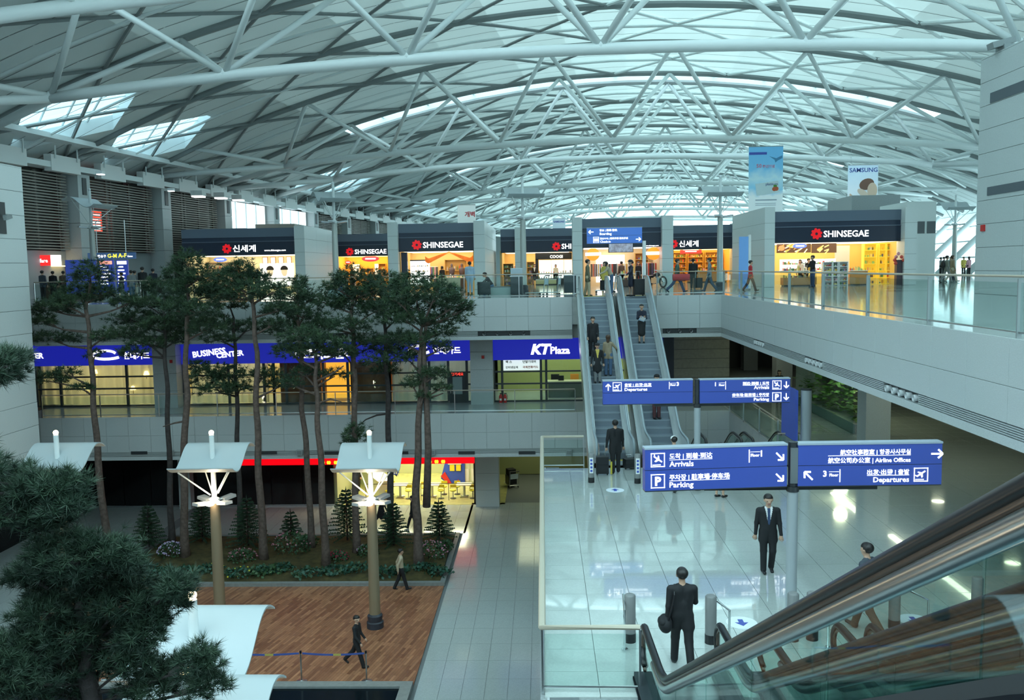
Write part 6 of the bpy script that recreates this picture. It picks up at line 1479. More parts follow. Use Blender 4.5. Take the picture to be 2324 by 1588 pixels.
for i, (px, py, Y, h, lab) in enumerate(((338, 1225, 39.2, 2.0, 'young spruce at the left end of the bed'), (460, 1215, 40, 2.0, 'young spruce behind the second canopy lamp pole'), (563, 1215, 39, 2.4, 'wide young spruce before the dark shutter'),
                                     (788, 1205, 40, 2.5, 'tall young spruce left of the third lamp pole'), (893, 1215, 39, 2.1, 'young spruce behind the man in the beige jacket'), (997, 1205, 40, 1.9, 'young spruce near the right end of the bed'), (660, 1200, 41, 1.2, 'small spruce near the middle of the bed'))):
    spruce(px, py, Y, h, lab, 40+i)
# shrubs and flowers
LEAF = [mat('leaf_%d' % i, c, .55) for i, c in enumerate([(.035,.085,.040),(.055,.125,.05),(.03,.10,.07)])]
def shrub(px, py, Y, rx, rz, label, seed, leafc=(0,1,0), flower_c=None, nf=60, name='flowering_shrub', nl=300, ls=.11):
    rnd = random.Random(seed); p = at(px, py, Y); t = thing(name, label, 'shrub', (p.x, Y, .18))
    b = MB()
    for k in range(nl):
        a = rnd.uniform(0,6.283); u = rnd.uniform(-.2,1); rr = math.sqrt(1-u*u)*rnd.uniform(.6,1); c = Vector((rx*rr*math.cos(a), rx*.8*rr*math.sin(a), rz*(.35+.65*u)))
        d = Vector((rnd.gauss(0,1), rnd.gauss(0,1), rnd.gauss(0,.6))).normalized()*ls; s = d.cross(Vector((rnd.gauss(0,1), rnd.gauss(0,1), rnd.gauss(0,1)))).normalized()*ls*.4
        b.cur = rnd.choice(leafc); b.add([c, c+d*.5+s, c+d, c+d*.5-s], [(0,1,2,3)])
    stuff(b.build('leaves', LEAF, t)); q = MB()
    for k in range(3): q.tube([(0,0,-.1),(rx*.4*math.cos(k*2.1),rx*.4*math.sin(k*2.1),rz*.5)], .02, 5)
    q.build('stem', BARKD, t)
    if flower_c:
        b = MB()
        for k in range(nf):
            a = rnd.uniform(0,6.283); u = rnd.uniform(.1,1); rr = math.sqrt(1-u*u); c = (rx*1.03*rr*math.cos(a), rx*.85*rr*math.sin(a), rz*(.37+.68*u)); b.ball(c, rnd.uniform(.018,.042), 6, 4)
        stuff(b.build('blossoms', mat('petal_%d_%d_%d' % tuple(int(c*99) for c in flower_c), flower_c, .6), t))
shrub(390, 1270, 37.6, .62, .75, 'lilac-flowered azalea near the left of the bed', 60, flower_c=(.50,.40,.62), nf=120)
shrub(550, 1275, 37.0, .65, .62, 'pink-flecked shrub left of the middle of the bed', 61, flower_c=(.42,.16,.22), nf=45)
shrub(662, 1248, 38.0, .85, 1.05, 'large rounded shrub with pale and pink flowers at mid bed', 62, flower_c=(.55,.22,.30), nf=50, nl=500)
shrub(768, 1285, 37.0, .5, .5, 'clump of red tulips between two trunks', 63, flower_c=(.35,.02,.06), nf=40)
shrub(978, 1262, 37.2, .72, .85, 'pink-flowered shrub at the right end of the bed', 64, flower_c=(.60,.24,.36), nf=80)
shrub(835, 1270, 37.6, .5, .6, 'small shrub with lilac and yellow flowers beside the third lamp pole', 65, flower_c=(.42,.28,.4), nf=20)
shrub(1010, 1245, 38.5, .4, .5, 'small green shrub behind the pink shrub', 66)
shrub(700, 1235, 39.4, .5, .5, 'fresh green fern behind the middle trunks', 67, leafc=(1,1,1))
for i, (px, py, w) in enumerate(((370,1312,.7),(430,1310,.7),(480,1318,.6),(545,1316,.7),(600,1296,.8),(640,1318,.6),(705,1312,.8),(760,1308,.7),(812,1316,.7),(872,1312,.6),(905,1305,.5),(968,1318,.6),(1000,1312,.5),(600,1316,.5),(330,1300,.6))):
    shrub(px, py, 35.5+.25*(i%3), w, .26, 'low broad-leaved ground plant, %s along the front edge of the bed' % ('first second third fourth fifth sixth seventh eighth ninth tenth eleventh twelfth thirteenth fourteenth fifteenth'.split()[i]), 80+i, leafc=(2,0,2) if i != 4 else (1,1,1), name='ground_plant', nl=150, ls=.16, flower_c=(.7,.62,.05) if i in (2, 3) else None, nf=6)
# ================================================================ people
def surface_nets(F, o, h):
    nx, ny, nz = F.shape; S_ = F < 0
    c = np.zeros((nx-1, ny-1, nz-1, 3)); n = np.zeros((nx-1, ny-1, nz-1))
    idx = [(0,0,0),(1,0,0),(0,1,0),(1,1,0),(0,0,1),(1,0,1),(0,1,1),(1,1,1)]
    edges = [(0,1),(2,3),(4,5),(6,7),(0,2),(1,3),(4,6),(5,7),(0,4),(1,5),(2,6),(3,7)]
    def sub(A, d): return A[d[0]:nx-1+d[0], d[1]:ny-1+d[1], d[2]:nz-1+d[2]]
    for a, b in edges:
        fa, fb = sub(F, idx[a]), sub(F, idx[b]); m_ = (fa < 0) != (fb < 0)
        t = np.where(m_, fa/np.where(m_, fa-fb, 1), 0)
        for ax in range(3): c[..., ax] += np.where(m_, idx[a][ax]+t*(idx[b][ax]-idx[a][ax]), 0)
        n += m_
    act = n > 0; ids = -np.ones(act.shape, int); ids[act] = np.arange(act.sum())
    I = np.argwhere(act); V = (c[act]/n[act][:, None]+I)*h+o
    Fs = []
    for ax in range(3):
        sl0 = [slice(1, -1)]*3; sl0[ax] = slice(0, -1); sl1 = [slice(1, -1)]*3; sl1[ax] = slice(1, None)
        A = S_[tuple(sl0)]; B = S_[tuple(sl1)]
        for flip in (0, 1):
            w = np.argwhere(A & ~B if not flip else ~A & B)
            if not len(w): continue
            off = np.ones(3, int); off[ax] = 0; base = w+off
            u, v = [k for k in range(3) if k != ax]
            e1 = np.zeros(3, int); e1[u] = 1; e2 = np.zeros(3, int); e2[v] = 1
            q = [base-e1-e2, base-e2, base, base-e1]
            Q = np.stack([ids[tuple(k.T)] for k in q], 1)
            if (ax == 1) != bool(flip): Q = Q[:, ::-1]
            Fs.append(Q)
    return V, np.concatenate(Fs)
def sdf_prims(P, prims):
    out = []
    for (a, b, ra, rb, tg, sq) in prims:
        a = np.array(a, float); b = np.array(b, float); sc = np.array([1, 1/sq, 1.]) if sq != 1 else np.ones(3)
        pa = (P-a)*sc; ba = (b-a)*sc; L2 = max(ba @ ba, 1e-9); t = np.clip((pa @ ba)/L2, 0, 1)
        d = np.sqrt(((pa-t[:, None]*ba)**2).sum(1))-(ra+(rb-ra)*t)
        out.append(d*(sq if sq < 1 else 1))
    return np.stack(out)
def sdf_mesh(prims, h, k=.02, cut=None):
    A = np.array([p[0] for p in prims]+[p[1] for p in prims], float); R = max(max(p[2], p[3]) for p in prims)
    lo = A.min(0)-R-2*h; hi = A.max(0)+R+2*h; n = np.ceil((hi-lo)/h).astype(int)+1
    ax = [lo[i]+h*np.arange(n[i]) for i in range(3)]
    acc = np.zeros(n); acc2 = np.zeros(n); kf = .0025
    for p in prims:
        fine = p[4] == 'skin' and max(p[2], p[3]) < .0135 and k < .01
        r = max(p[2], p[3])+.05
        i0 = np.maximum(0, ((np.minimum(p[0], p[1])-r-lo)/h).astype(int)); i1 = np.minimum(n, ((np.maximum(p[0], p[1])+r-lo)/h).astype(int)+2)
        sub = [ax[i][i0[i]:i1[i]] for i in range(3)]
        g = np.stack(np.meshgrid(*sub, indexing='ij'), -1); sh = g.shape[:3]
        (acc2 if fine else acc)[i0[0]:i1[0], i0[1]:i1[1], i0[2]:i1[2]] += np.exp(np.minimum(60, -sdf_prims(g.reshape(-1, 3), [p])[0]/(kf if fine else k))).reshape(sh)
    F = np.minimum(-k*np.log(np.maximum(acc, 1e-12)), -kf*np.log(np.maximum(acc2, 1e-20)))
    if cut is not None: F = np.maximum(F, cut(np.stack(np.meshgrid(*ax, indexing='ij'), -1).reshape(-1, 3)).reshape(n))
    return surface_nets(F, lo, h)
TAGS = ['skin','top','bottom','shoe','eye','lip','shirt','tie','sock']
def cloth(name, c, rough=.75): return mat('cloth_'+name, c, rough)
CB = cloth('black', (.010,.011,.014)); CN = cloth('navy', (.012,.016,.035)); CJ = cloth('jeans', (.07,.13,.23)); CG = cloth('grey', (.22,.23,.24)); CK = cloth('khaki', (.48,.42,.28)); CO = cloth('olive', (.13,.13,.08))
CBG = cloth('beige', (.50,.42,.30)); CW_ = cloth('white', (.75,.77,.78)); CY = cloth('yellow', (.62,.48,.10)); CBL = cloth('paleblue', (.40,.52,.66)); CGR = cloth('green', (.06,.12,.09)); CR = cloth('red', (.5,.03,.04)); CBR = cloth('brown', (.12,.07,.05)); CT = cloth('tan', (.30,.24,.16)); CDB = cloth('darkblue', (.03,.06,.14)); CWH = cloth('cream', (.62,.58,.48)); CPK = cloth('pink', (.6,.3,.35))
def rot(v, ax, a):
    return Matrix.Rotation(a, 3, ax) @ Vector(v)
def person(label, loc, rz, H=1.72, top=CB, bottom=CB, shoe=BLACK, legs=((.0,.0),(.0,.0)), arms=((.05,.12,.25),(.05,.12,.25)), lean=0., head=(0.,0.), coat=0., skirt=0., female=False, hair='short', hairM=HAIR, hat=None, shirt=None, tie=None, h=.024, sit=False, bulk=1., barelegs=False, group=None, twist=0.):
    "arms: (forward pitch, outward, elbow bend) right then left; legs: (hip forward, knee bend) right then left. The figure faces +y before rz."
    s = H/1.72
    hipz = .90; pr = []; sh = (.155 if female else .185)*(.5+.5*bulk); hw = .095
    # leg chain first, to learn pelvis height
    def leg(side, hp, kn):
        hip = Vector((side*hw, 0, 0)); th = rot((0,0,-.43), 'X', hp); knee = hip+th; shn = rot((0,0,-.42), 'X', hp-kn); ank = knee+shn
        return hip, knee, ank
    lg = [leg(sd, *legs[i]) for i, sd in enumerate((1, -1))]
    low = min(l[2].z for l in lg)-.07
    base = -low if not sit else .48
    up = Vector((0,0,base))
    Rl = lambda v: rot(v, 'X', -lean)
    pel = up; chest = pel+Rl((0,0,.40)); neck = pel+Rl((0,0,.56)); hd = neck+Rl((0,.02,.13))+Vector((0, .03*head[0], 0))
    hc = hd
    T = 'top'
    # torso
    tw = .135*bulk if not female else .118*bulk
    pr.append((pel+Rl((0,0,.02)), pel+Rl((0,0,.18)), tw*1.02, tw*.96, 'bottom' if not coat else T, .72))
    pr.append((pel+Rl((-.055*bulk,0,.14)), pel+Rl((-.075*bulk,0,.43)), tw*.78, tw*.80, T, .82)); pr.append((pel+Rl((.055*bulk,0,.14)), pel+Rl((.075*bulk,0,.43)), tw*.78, tw*.80, T, .82))
    pr.append((pel+Rl((-sh*.9,0,.475)), pel+Rl((sh*.9,0,.475)), .062, .062, T, 1))
    pr.append((pel+Rl((-.06,0,.50)), pel+Rl((.06,0,.50)), .065, .065, T, 1))
    pr.append((pel+Rl((0,.0,.06)), pel+Rl((0,0,.2)), tw*1.06, tw*.98, T, .74))
    if coat:
        for sd, (hip, knee, ank) in zip((1, -1), lg):
            e = hip.lerp(knee, min(1, coat))*1. ; pr.append((up+Vector((sd*.05,0,.05)), up+Vector((e.x, e.y, e.z)), tw*.86, .102*bulk, T, .9))
        if coat > .5: pr.append((up+Vector((0,0,.05)), up+Vector((0,(lg[0][1].y+lg[1][1].y)/2*.6,-.43*coat)), tw*.98, .15, T, .8))
    if skirt:
        pr.append((up+Vector((0,0,.08)), up+Vector((0,(lg[0][1].y+lg[1][1].y)/2, -.43*skirt)), tw*1.02, .165, 'bottom', .8))
    pr.append((neck-Vector((0,0,.06)), neck+Rl((0,.012,.06)), .056, .052, 'skin', 1))
    # head with face
    f = Vector((0,1,0)); ang = head[1]
    def hp(x, y, z): return hc+rot((x, y, z), 'Z', ang)*1.
    HP = []
    HP.append((hp(0,-.012,.035), hp(0,.002,.03), .089, .087, 'skin', 1.12)); HP.append((hp(0,.028,-.015), hp(0,.032,-.065), .066, .048, 'skin', 1)); HP.append((hp(0,.088,.0), hp(0,.108,-.022), .012, .017, 'skin', 1))
    HP.append((hp(.085,-.005,.0), hp(.088,-.012,.02), .017, .017, 'skin', 1)); HP.append((hp(-.085,-.005,.0), hp(-.088,-.012,.02), .017, .017, 'skin', 1))
    HP.append((hp(.031,.081,.012), hp(.037,.080,.012), .009, .009, 'eye', 1)); HP.append((hp(-.031,.081,.012), hp(-.037,.080,.012), .009, .009, 'eye', 1)); HP.append((hp(.018,.078,-.058), hp(-.018,.078,-.058), .011, .011, 'lip', 1))
    pr += HP
    # arms
    hands = []
    for sd, (ap, ao, eb) in zip((1, -1), arms):
        s0 = pel+Rl((sd*sh,0,.465)); u = rot(rot((0,0,-.285), 'X', ap), 'Y', -sd*ao); el = s0+u
        fd = rot(rot(rot((0,0,-.235), 'X', eb+ap), 'Y', -sd*ao*.6), 'Z', sd*.35*min(1, eb)); wr = el+fd
        pr.append((s0, el, .062*bulk, .048, T, 1)); pr.append((el, wr, .048, .036, T, 1))
        d = fd.normalized(); pm = wr+d*.085; side = d.cross(Vector((0,1,0))).normalized() if abs(d.y) < .9 else Vector((1,0,0)); side = side-d*side.dot(d); side.normalize(); nrm = d.cross(side)
        # palm, four fingers of unequal length, thumb from the side of the palm
        pr.append((wr+d*.01, pm-side*.014, .023, .021, 'skin', 1)); pr.append((wr+d*.02, pm+side*.014, .022, .021, 'skin', 1))
        fr = max(.0085, h*.55)
        for q_, (o_, L) in enumerate(((-.036,.055),(-.012,.070),(.012,.066),(.036,.050))):
            a_ = pm+side*o_; m1 = a_+d*L*.6+nrm*.006; pr.append((a_, m1, fr, fr, 'skin', 1)); pr.append((m1, m1+d*L*.45+nrm*.022, fr, fr*.85, 'skin', 1))
        pr.append((wr+d*.035+side*.03, wr+d*.075+side*.056, fr*1.1, fr, 'skin', 1)); pr.append((wr+d*.075+side*.056, wr+d*.105+side*.058+nrm*.012, fr, fr*.85, 'skin', 1))
        hands.append(pm)
    for sd, (hip, knee, ank) in zip((1, -1), lg):
        tg = 'bottom'; lt = 'skin' if (skirt or barelegs) else 'bottom'
        pr.append((up+hip, up+knee, .092*bulk, .074 if lt == 'bottom' else .055, tg if not skirt else ('bottom' if skirt > .3 else 'skin'), 1)); pr.append((up+knee, up+ank, .074 if lt == 'bottom' else .052, .064 if lt == 'bottom' else .034, lt, 1))
        if lt == 'skin': pr.append((up+knee.lerp(ank,.15)+Vector((0,-.012,0)), up+knee.lerp(ank,.4)+Vector((0,-.012,0)), .05, .046, 'skin', 1))
        toe = rot((0,.155,-.032), 'X', min(.5, (legs[0][0] if sd == 1 else legs[1][0])-(legs[0][1] if sd == 1 else legs[1][1])) if not sit else 0)
        pr.append((up+ank+Vector((0,-.035,-.025)), up+ank+toe, .042, .036, 'shoe', .95)); 
    pr = [(np.array(a), np.array(b), ra, rb, tg, sq) for a, b, ra, rb, tg, sq in pr]
    V, Q = sdf_mesh(pr, h, .008)
    FC = V[Q].mean(1); D = sdf_prims(FC, pr); D[[i for i, p in enumerate(pr) if p[4] in ('eye','lip')]] -= .0005
    tg = np.array([TAGS.index(p[4]) for p in pr])[D.argmin(0)]
    if shirt is not None:
        lo = FC-np.array(pel); zz = lo[:, 2]; fr_ = (lo[:, 1] > .02) & (tg == 1) & (zz > .18) & (np.abs(lo[:, 0]) < .012+(zz-.18)*.20)
        tg[fr_] = 6
        if tie is not None: tg[fr_ & (np.abs(lo[:, 0]) < .028)] = 7
    mats = [SKIN, top, bottom, shoe, EYE, LIP, shirt or top, tie or top, bottom]
    me = bpy.data.meshes.new('person'); me.from_pydata((V*s).tolist(), [], Q.tolist())
    for M in mats: me.materials.append(M)
    me.polygons.foreach_set('material_index', tg.astype(np.int32)); me.polygons.foreach_set('use_smooth', np.ones(len(Q), bool)); me.update()
    o = put('person', me, None, loc, rz); tag(o, label, 'person', group)
    # hair / hat as children
    if hair:
        hh = max(h*.6, .012); hpz = [(np.array(hp(0,-.022,.052)), np.array(hp(0,-.002,.058)), .103, .096, 0, 1.1)]
        if hair == 'long': hpz += [(np.array(hp(0,-.05,.03)), np.array(hp(0,-.075,-.13)), .085, .065, 0, .7)]
        if hair == 'bun': hpz += [(np.array(hp(0,-.12,.0)), np.array(hp(0,-.13,.01)), .045, .045, 0, 1)]
        if hair == 'bob': hpz += [(np.array(hp(.05,-.03,.02)), np.array(hp(.065,-.02,-.07)), .05, .04, 0, 1), (np.array(hp(-.05,-.03,.02)), np.array(hp(-.065,-.02,-.07)), .05, .04, 0, 1)]
        ca, sa = math.cos(ang), math.sin(ang); hcn = np.array(hc)
        def cutf(g):
            l = g-hcn; y = -l[:, 0]*sa+l[:, 1]*ca; z = l[:, 2]
            c_ = np.minimum(y-.022, .058-z)          # keep what is behind the ears or above the brow
            return np.maximum(c_, -.06-z) if hair in ('short', 'bun') else c_
        V2, Q2 = sdf_mesh(hpz, hh, .012, cutf)
        m2 = bpy.data.meshes.new('hair'); m2.from_pydata((V2*s).tolist(), [], Q2.tolist()); m2.materials.append(hairM); m2.polygons.foreach_set('use_smooth', np.ones(len(Q2), bool)); put('hair', m2, o)
    if hat is not None:
        q = MB(); c = hp(0,0,.075)*s; q.ball(c, .108*s, 14, 8, (1,1.1,.75)); c2 = hp(0,.09,.07)*s; q.ball(c2, .085*s, 10, 6, (.9,.9,.12)); q.build('cap', hat, o, smooth=True)
    o['hands'] = 0; del o['hands']
    return o, [Matrix.Rotation(rz, 3, 'Z') @ (x*s)+Vector(loc) for x in hands]
WALK = ((.38,.10),(-.28,.35)); STAND = ((.02,.02),(-.03,.02)); SITL = ((1.45,1.45),(1.40,1.40))
R_ = -math.pi/2; L_ = math.pi/2; BACK = 0.; FRONT = math.pi
def fl(px, py, z): p = onz(px, py, z); return (p.x, p.y, z)
def esc_pt(px, py, x):
    "a tread of the long escalators on the ray of a picture position"
    r = ray(px, py); t30 = math.tan(math.radians(30)); best = None
    for k in range(-1, 25):
        y = yb+.4*k+.2; z = Z2+max(0, min(5.5, t30*(.4*k+.2))); t = y/r.y; e = abs(ZC+r.z*t-z)
        if best is None or e < best[0]: best = (e, (x, y, z))
    return best[1]
# --- bridge
person('man in a black suit with a shoulder bag walking away on the bridge', fl(1548, 1512, Z2), .05, 1.74, h=.009, legs=((-.22,.25),(.25,.05)), arms=((.35,.18,1.25),(-.15,.16,.1)), coat=.42, bulk=1.12)
p = fl(1518, 1440, Z2); t = thing('shoulder_bag', 'black shoulder bag hanging at the side of the suited man walking away', 'bag', (fl(1548,1512,Z2)[0]-.29, fl(1548,1512,Z2)[1]+.02, Z2+.62)); q = MB(); q.ball((0,-.04,.16), .2, 16, 10, (.62,1.0,.8)); q.build('body', CB, t, smooth=True); q = MB(); q.tube([(.03,-.17,.24),(.08,-.19,.45),(.14,-.15,.70),(.16,.0,.83),(.13,.12,.6),(.03,.1,.28)], .016, 6); q.build('strap', BLACK, t); q = MB(); q.ball((-.05,-.08,.22), .15, 12, 8, (.6,.95,.55)); q.build('flap', CB, t, smooth=True)
person('man in a dark suit and tie walking towards the viewer', fl(1742, 1298, Z2), FRONT-.05, 1.76, h=.009, shirt=CW_, tie=CDB, legs=((.05,.05),(.12,.5)), arms=((-.1,.16,.15),(.12,.16,.15)), coat=.4, bulk=1.12, top=CB, bottom=CB)
person('man with brown trousers and a pale bag passing behind the escalator glass', fl(1965, 1436, Z2), .75, 1.74, h=.018, top=cloth('slate', (.05,.065,.085)), bottom=CBR, legs=WALK, arms=((.3,.2,.5),(-.3,.2,.3)), coat=.2)
p = fl(1965, 1436, Z2); t = thing('travel_bag', 'pale beige bag carried behind the escalator glass', 'bag', (p[0]-.30, p[1]-.05, Z2+.48)); q = MB(); q.ball((0,0,.17), .2, 14, 8, (1.2,.7,.9)); q.build('body', cloth('bagbeige', (.36,.32,.25)), t, smooth=True); q = MB(); q.tube([(-.1,0,.32),(0,0,.5),(.1,0,.32)], .015, 6); q.build('handle', CBR, t)
person('person in a white cap and dark clothes before the descending escalator', fl(1530, 1112, Z2), .2, 1.7, hat=CW_, top=CN, bottom=CB, legs=WALK, coat=.2)
person('person with bare legs and black shoes mostly hidden behind the large sign', fl(1634, 1128, Z2), -1.0, 1.62, female=True, hair='bob', skirt=.8, legs=((.1,.1),(-.05,.05)))
person('man in a black coat wheeling a suitcase onto the escalator', fl(1397, 1072, Z2), .05, 1.76, h=.018, coat=.45, bulk=1.2, arms=((.05,.15,.2),(-.25,.25,.05)), legs=((.1,.1),(-.1,.1)))
person('woman in black standing far back under the right gallery', fl(1768, 914, Z2), FRONT, 1.62, female=True, hair='bob', coat=.3)
# --- long escalators
a = esc_pt(1437, 777, exr-.05); person('uniformed woman in a black skirt holding a paper on the escalator', a, FRONT, 1.66, h=.016, female=True, hair='bun', skirt=1.05, top=CN, arms=((.35,.15,1.5),(.35,.15,1.5)), head=(.3,.0))
t = thing('folded_paper', 'pale blue folder held by the uniformed woman', 'folder', (a[0], a[1]-.30, a[2]+1.02), .4); q = MB(); q.cbox((0,0,.05),(.26,.05,.2), 0, .3, .5); q.build('cover', CBL, t); q = MB(); q.cbox((0,-.03,.06),(.22,.01,.15), 0, .3, .5); q.build('sheet', CW_, t)
a = esc_pt(1348, 862, exl-.25); person('youth in a black coat and yellow shirt facing the viewer on the escalator', a, FRONT+.1, 1.60, h=.018, hat=CB, coat=.8, shirt=CY, bottom=CG, arms=((.0,.2,.2),(.0,.2,.2)))
a = esc_pt(1338, 845, exl-.33); person('dark-haired person half hidden behind the youth on the escalator', (a[0], a[1]+.8, a[2]+.46), FRONT, 1.66, coat=.5)
a = esc_pt(1377, 846, exl+.22); person('woman in a tan jacket and jeans leaning on the escalator handrail', a, -.15, 1.66, h=.018, female=True, hair='long', hairM=mat('hair_brown', (.06,.03,.015), .5), top=CT, bottom=CJ, coat=.3, arms=((.35,.7,.5),(.1,.15,.3)))
a = esc_pt(1452, 944, exr+.02); person('man in an olive jacket and red scarf, hand at his ear', a, FRONT+.3, 1.7, h=.018, top=CO, shirt=CR, bottom=cloth('darkred', (.09,.03,.035)), arms=((.6,.4,2.3),(.1,.15,.4)), hat=CB, head=(.2,.2))
# --- departure floor near the escalators
person('flight attendant in navy uniform with a beret pulling luggage', fl(1432, 672, Z3), L_+.3, 1.66, h=.018, female=True, hair='bun', top=CN, bottom=CN, skirt=.75, hat=CN, arms=((-.2,.3,.1),(.55,.5,.4)), legs=((.05,.05),(-.05,.05)))
person('man in an olive jacket and khaki trousers at the top of the left escalator', fl(1334, 672, Z3), R_, 1.72, top=CO, bottom=CK, coat=.4, legs=((.1,.1),(-.1,.15)), bulk=1.1)
person('woman in yellow clothes before the motorcycle shop', (SX(1372,49), 49.0, Z3), .3, 1.64, female=True, hair='bob', top=CY, bottom=CY, coat=.5, hairM=mat('hair_brown', (.06,.03,.015), .5))
person('person in a beige jacket bending over a luggage trolley', (SX(1388,46), 46.0, Z3), L_, 1.7, top=CBG, bottom=CJ, lean=.45, hair='bob', arms=((.7,.2,.5),(.7,.2,.5)))
person('shopper in dark clothes inside the motorcycle shop, left', (SX(1412,59), 59.5, Z3), .5, 1.7, top=CBR, bottom=CB)
person('shopper with dark hair inside the motorcycle shop, right', (SX(1449,60), 60.0, Z3), FRONT, 1.66, top=CB, bottom=CB, hair='bob', female=True)
person('man in a green jacket striding right with a red bag', fl(1537, 664, Z3), R_, 1.76, top=CGR, bottom=CDB, legs=((.45,.1),(-.45,.35)), coat=.25, arms=((-.3,.15,.3),(.2,.15,.3)), bulk=1.15)
p = fl(1541, 664, Z3); t = thing('holdall', 'red holdall carried by the striding man', 'bag', (p[0]+.05, p[1]-.35, Z3+.62)); q = MB(); q.tube([(-.42,0,.17),(.42,0,.17)], .17, 14); q.build('body', CR, t); q = MB(); q.tube([(-.15,0,.33),(-.08,0,.5),(.08,0,.5),(.15,0,.33)], .014, 5); q.build('handle', BLACK, t)
person('man in a black coat at the gift shop seen from behind', (SX(1573,53), 53.0, Z3), .05, 1.74, coat=.6, bulk=1.15)
person('man in a grey jacket and jeans walking past the lamp post', fl(1610, 662, Z3), L_-.3, 1.76, top=cloth('bluegrey', (.17,.21,.24)), bottom=cloth('darkjeans', (.035,.06,.10)), legs=WALK, coat=.2)
person('passer-by in dark trousers with a red bag by the blue totem', (SX(1698,46), 45.5, Z3), R_, 1.6, top=CR, bottom=CN, legs=WALK, coat=.2)
person('tall man in a black jumper and jeans at the food counter', (SX(1847,51), 51.2, Z3), L_+.2, 1.80, h=.02, bottom=CDB, arms=((.5,.15,1.2),(.5,.15,1.2)), bulk=1.1)
person('shop clerk in black bending behind the food counter', (SX(1829,56), 55.9, Z3), FRONT+.6, 1.68, lean=.25, bottom=CB)
person('shop clerk in white bending behind the food counter', (SX(1819,56), 56.1, Z3), FRONT-.6, 1.62, lean=.25, top=CW_, bottom=CB, female=True, hair='bob')
person('shop assistant in black behind the lit counter', (SX(1213,72.9), 72.9, Z3), FRONT, 1.66, female=True, hair='bob', shirt=CW_, skirt=.9)
person('shop assistant in white at the black portal', (SX(1261,72.9), 72.7, Z3), FRONT, 1.62, female=True, hair='bob', top=CWH, bottom=CB)
person('man in pale blue clothes seen from behind at the clothes shop', (SX(1069,51), 50.0, Z3), -.1, 1.78, top=CBL, bottom=CBL, bulk=1.2, h=.02, coat=.3)
person('shopper with dark hair beside the clothes table', (SX(1003,61.6), 61.6, Z3), .4, 1.6, top=CB, female=True, hair='bob')
person('man in black sitting bent forward on the bench', (SX(1116,46.3), 46.3, Z3), L_+.2, 1.72, top=CB, bottom=CJ, legs=SITL, sit=True, lean=.55, head=(.5,0.), arms=((.8,.1,.5),(.8,.1,.5)), h=.02)
person('young man in navy sitting on the bench beside the stone pier', (SX(770,46.3), 46.3, Z3), R_+.4, 1.68, top=CN, bottom=CJ, legs=SITL, sit=True, lean=.1, arms=((.5,.1,.9),(.5,.1,.9)))
person('man in dark blue inside the Korean-lettered shop', (SX(566,60.4), 60.4, Z3), FRONT, 1.74, top=CDB, bottom=CB)
person('woman with a pink hat inside the Korean-lettered shop', (SX(584,60.9), 60.9, Z3), .6, 1.56, female=True, hat=CPK, top=CB, bottom=CG)
person('shop assistant inside the orange shop', (SX(799,76.6), 76.6, Z3), FRONT, 1.66, top=CB, bottom=CB, female=True, hair='bob')
# --- right end of the departure floor
person('man with a black backpack walking at the right end of the hall', (SX(2110,60), 57.5, Z3), R_, 1.74, top=cloth('greygreen', (.24,.26,.24)), bottom=CG, legs=WALK, coat=.2)
p = (SX(2110,60), 57.5); t = thing('backpack', 'black backpack worn at the right end of the hall', 'backpack', (p[0]-.25, p[1]+.02, Z3+.95)); q = MB(); q.ball((0,0,.2), .22, 12, 8, (.65,.8,1.15)); q.build('body', BLACK, t, smooth=True); q = MB(); q.ball((-.1,0,.12), .11, 8, 6); q.build('pocket', BLACK, t, smooth=True)
person('person in a tan coat beside the backpacker', (SX(2124,61), 58.6, Z3), R_, 1.76, top=CT, bottom=CWH, coat=.6, legs=WALK, hair='bob', hairM=mat('hair_brown', (.06,.03,.015), .5))
for i, (px, Y, tp, lab) in enumerate(((2142, 76, CB, 'distant traveller in black with luggage near the bright glazing'), (2158, 80, CB, 'distant traveller in black behind the pale lamp post'), (2187, 82, CY, 'distant traveller in a yellow top near the bright glazing'), (2199, 80, CPK, 'distant traveller in a pink top at the edge of the stone tower'), (2135, 82, CG, 'distant traveller in grey near the kiosk block'))):
    person(lab, (SX(px, Y), Y, Z3), [R_, L_, FRONT, .3, R_][i], 1.7, top=tp, bottom=CB, coat=.3, hair=['short','short','short','long','bob'][i], h=.03)
# --- far left of the departure floor
for i, (px, py, Y, tp, bt_, rz, lab) in enumerate(((274, 0, 46.5, CN, CG, L_, 'boy in navy at the railing before the information boards'), (322, 0, 48, CB, CB, .1, 'man in a black coat near the second pilaster'), (296, 0, 50, CG, CJ, .3, 'person in grey beside the information boards'), (304, 0, 50.5, CG, CWH, -.3, 'companion in grey with pale trousers beside the information boards'), (346, 0, 52, CN, CB, .2, 'dark-clothed person past the second pilaster'), (118, 0, 52.5, CB, CB, .1, 'customer in black at the snack kiosk'), (94, 0, 52, cloth('slate', (.05,.065,.085)), CB, -.2, 'customer in grey at the snack kiosk'), (142, 0, 53, CBR, CB, .3, 'customer in brown at the snack kiosk'))):
    person(lab, (SX(px, Y), Y, Z3), rz, (1.5, 1.78, 1.62, 1.6, 1.7, 1.66, 1.7, 1.66)[i], top=tp, bottom=bt_, coat=.3, h=.028)
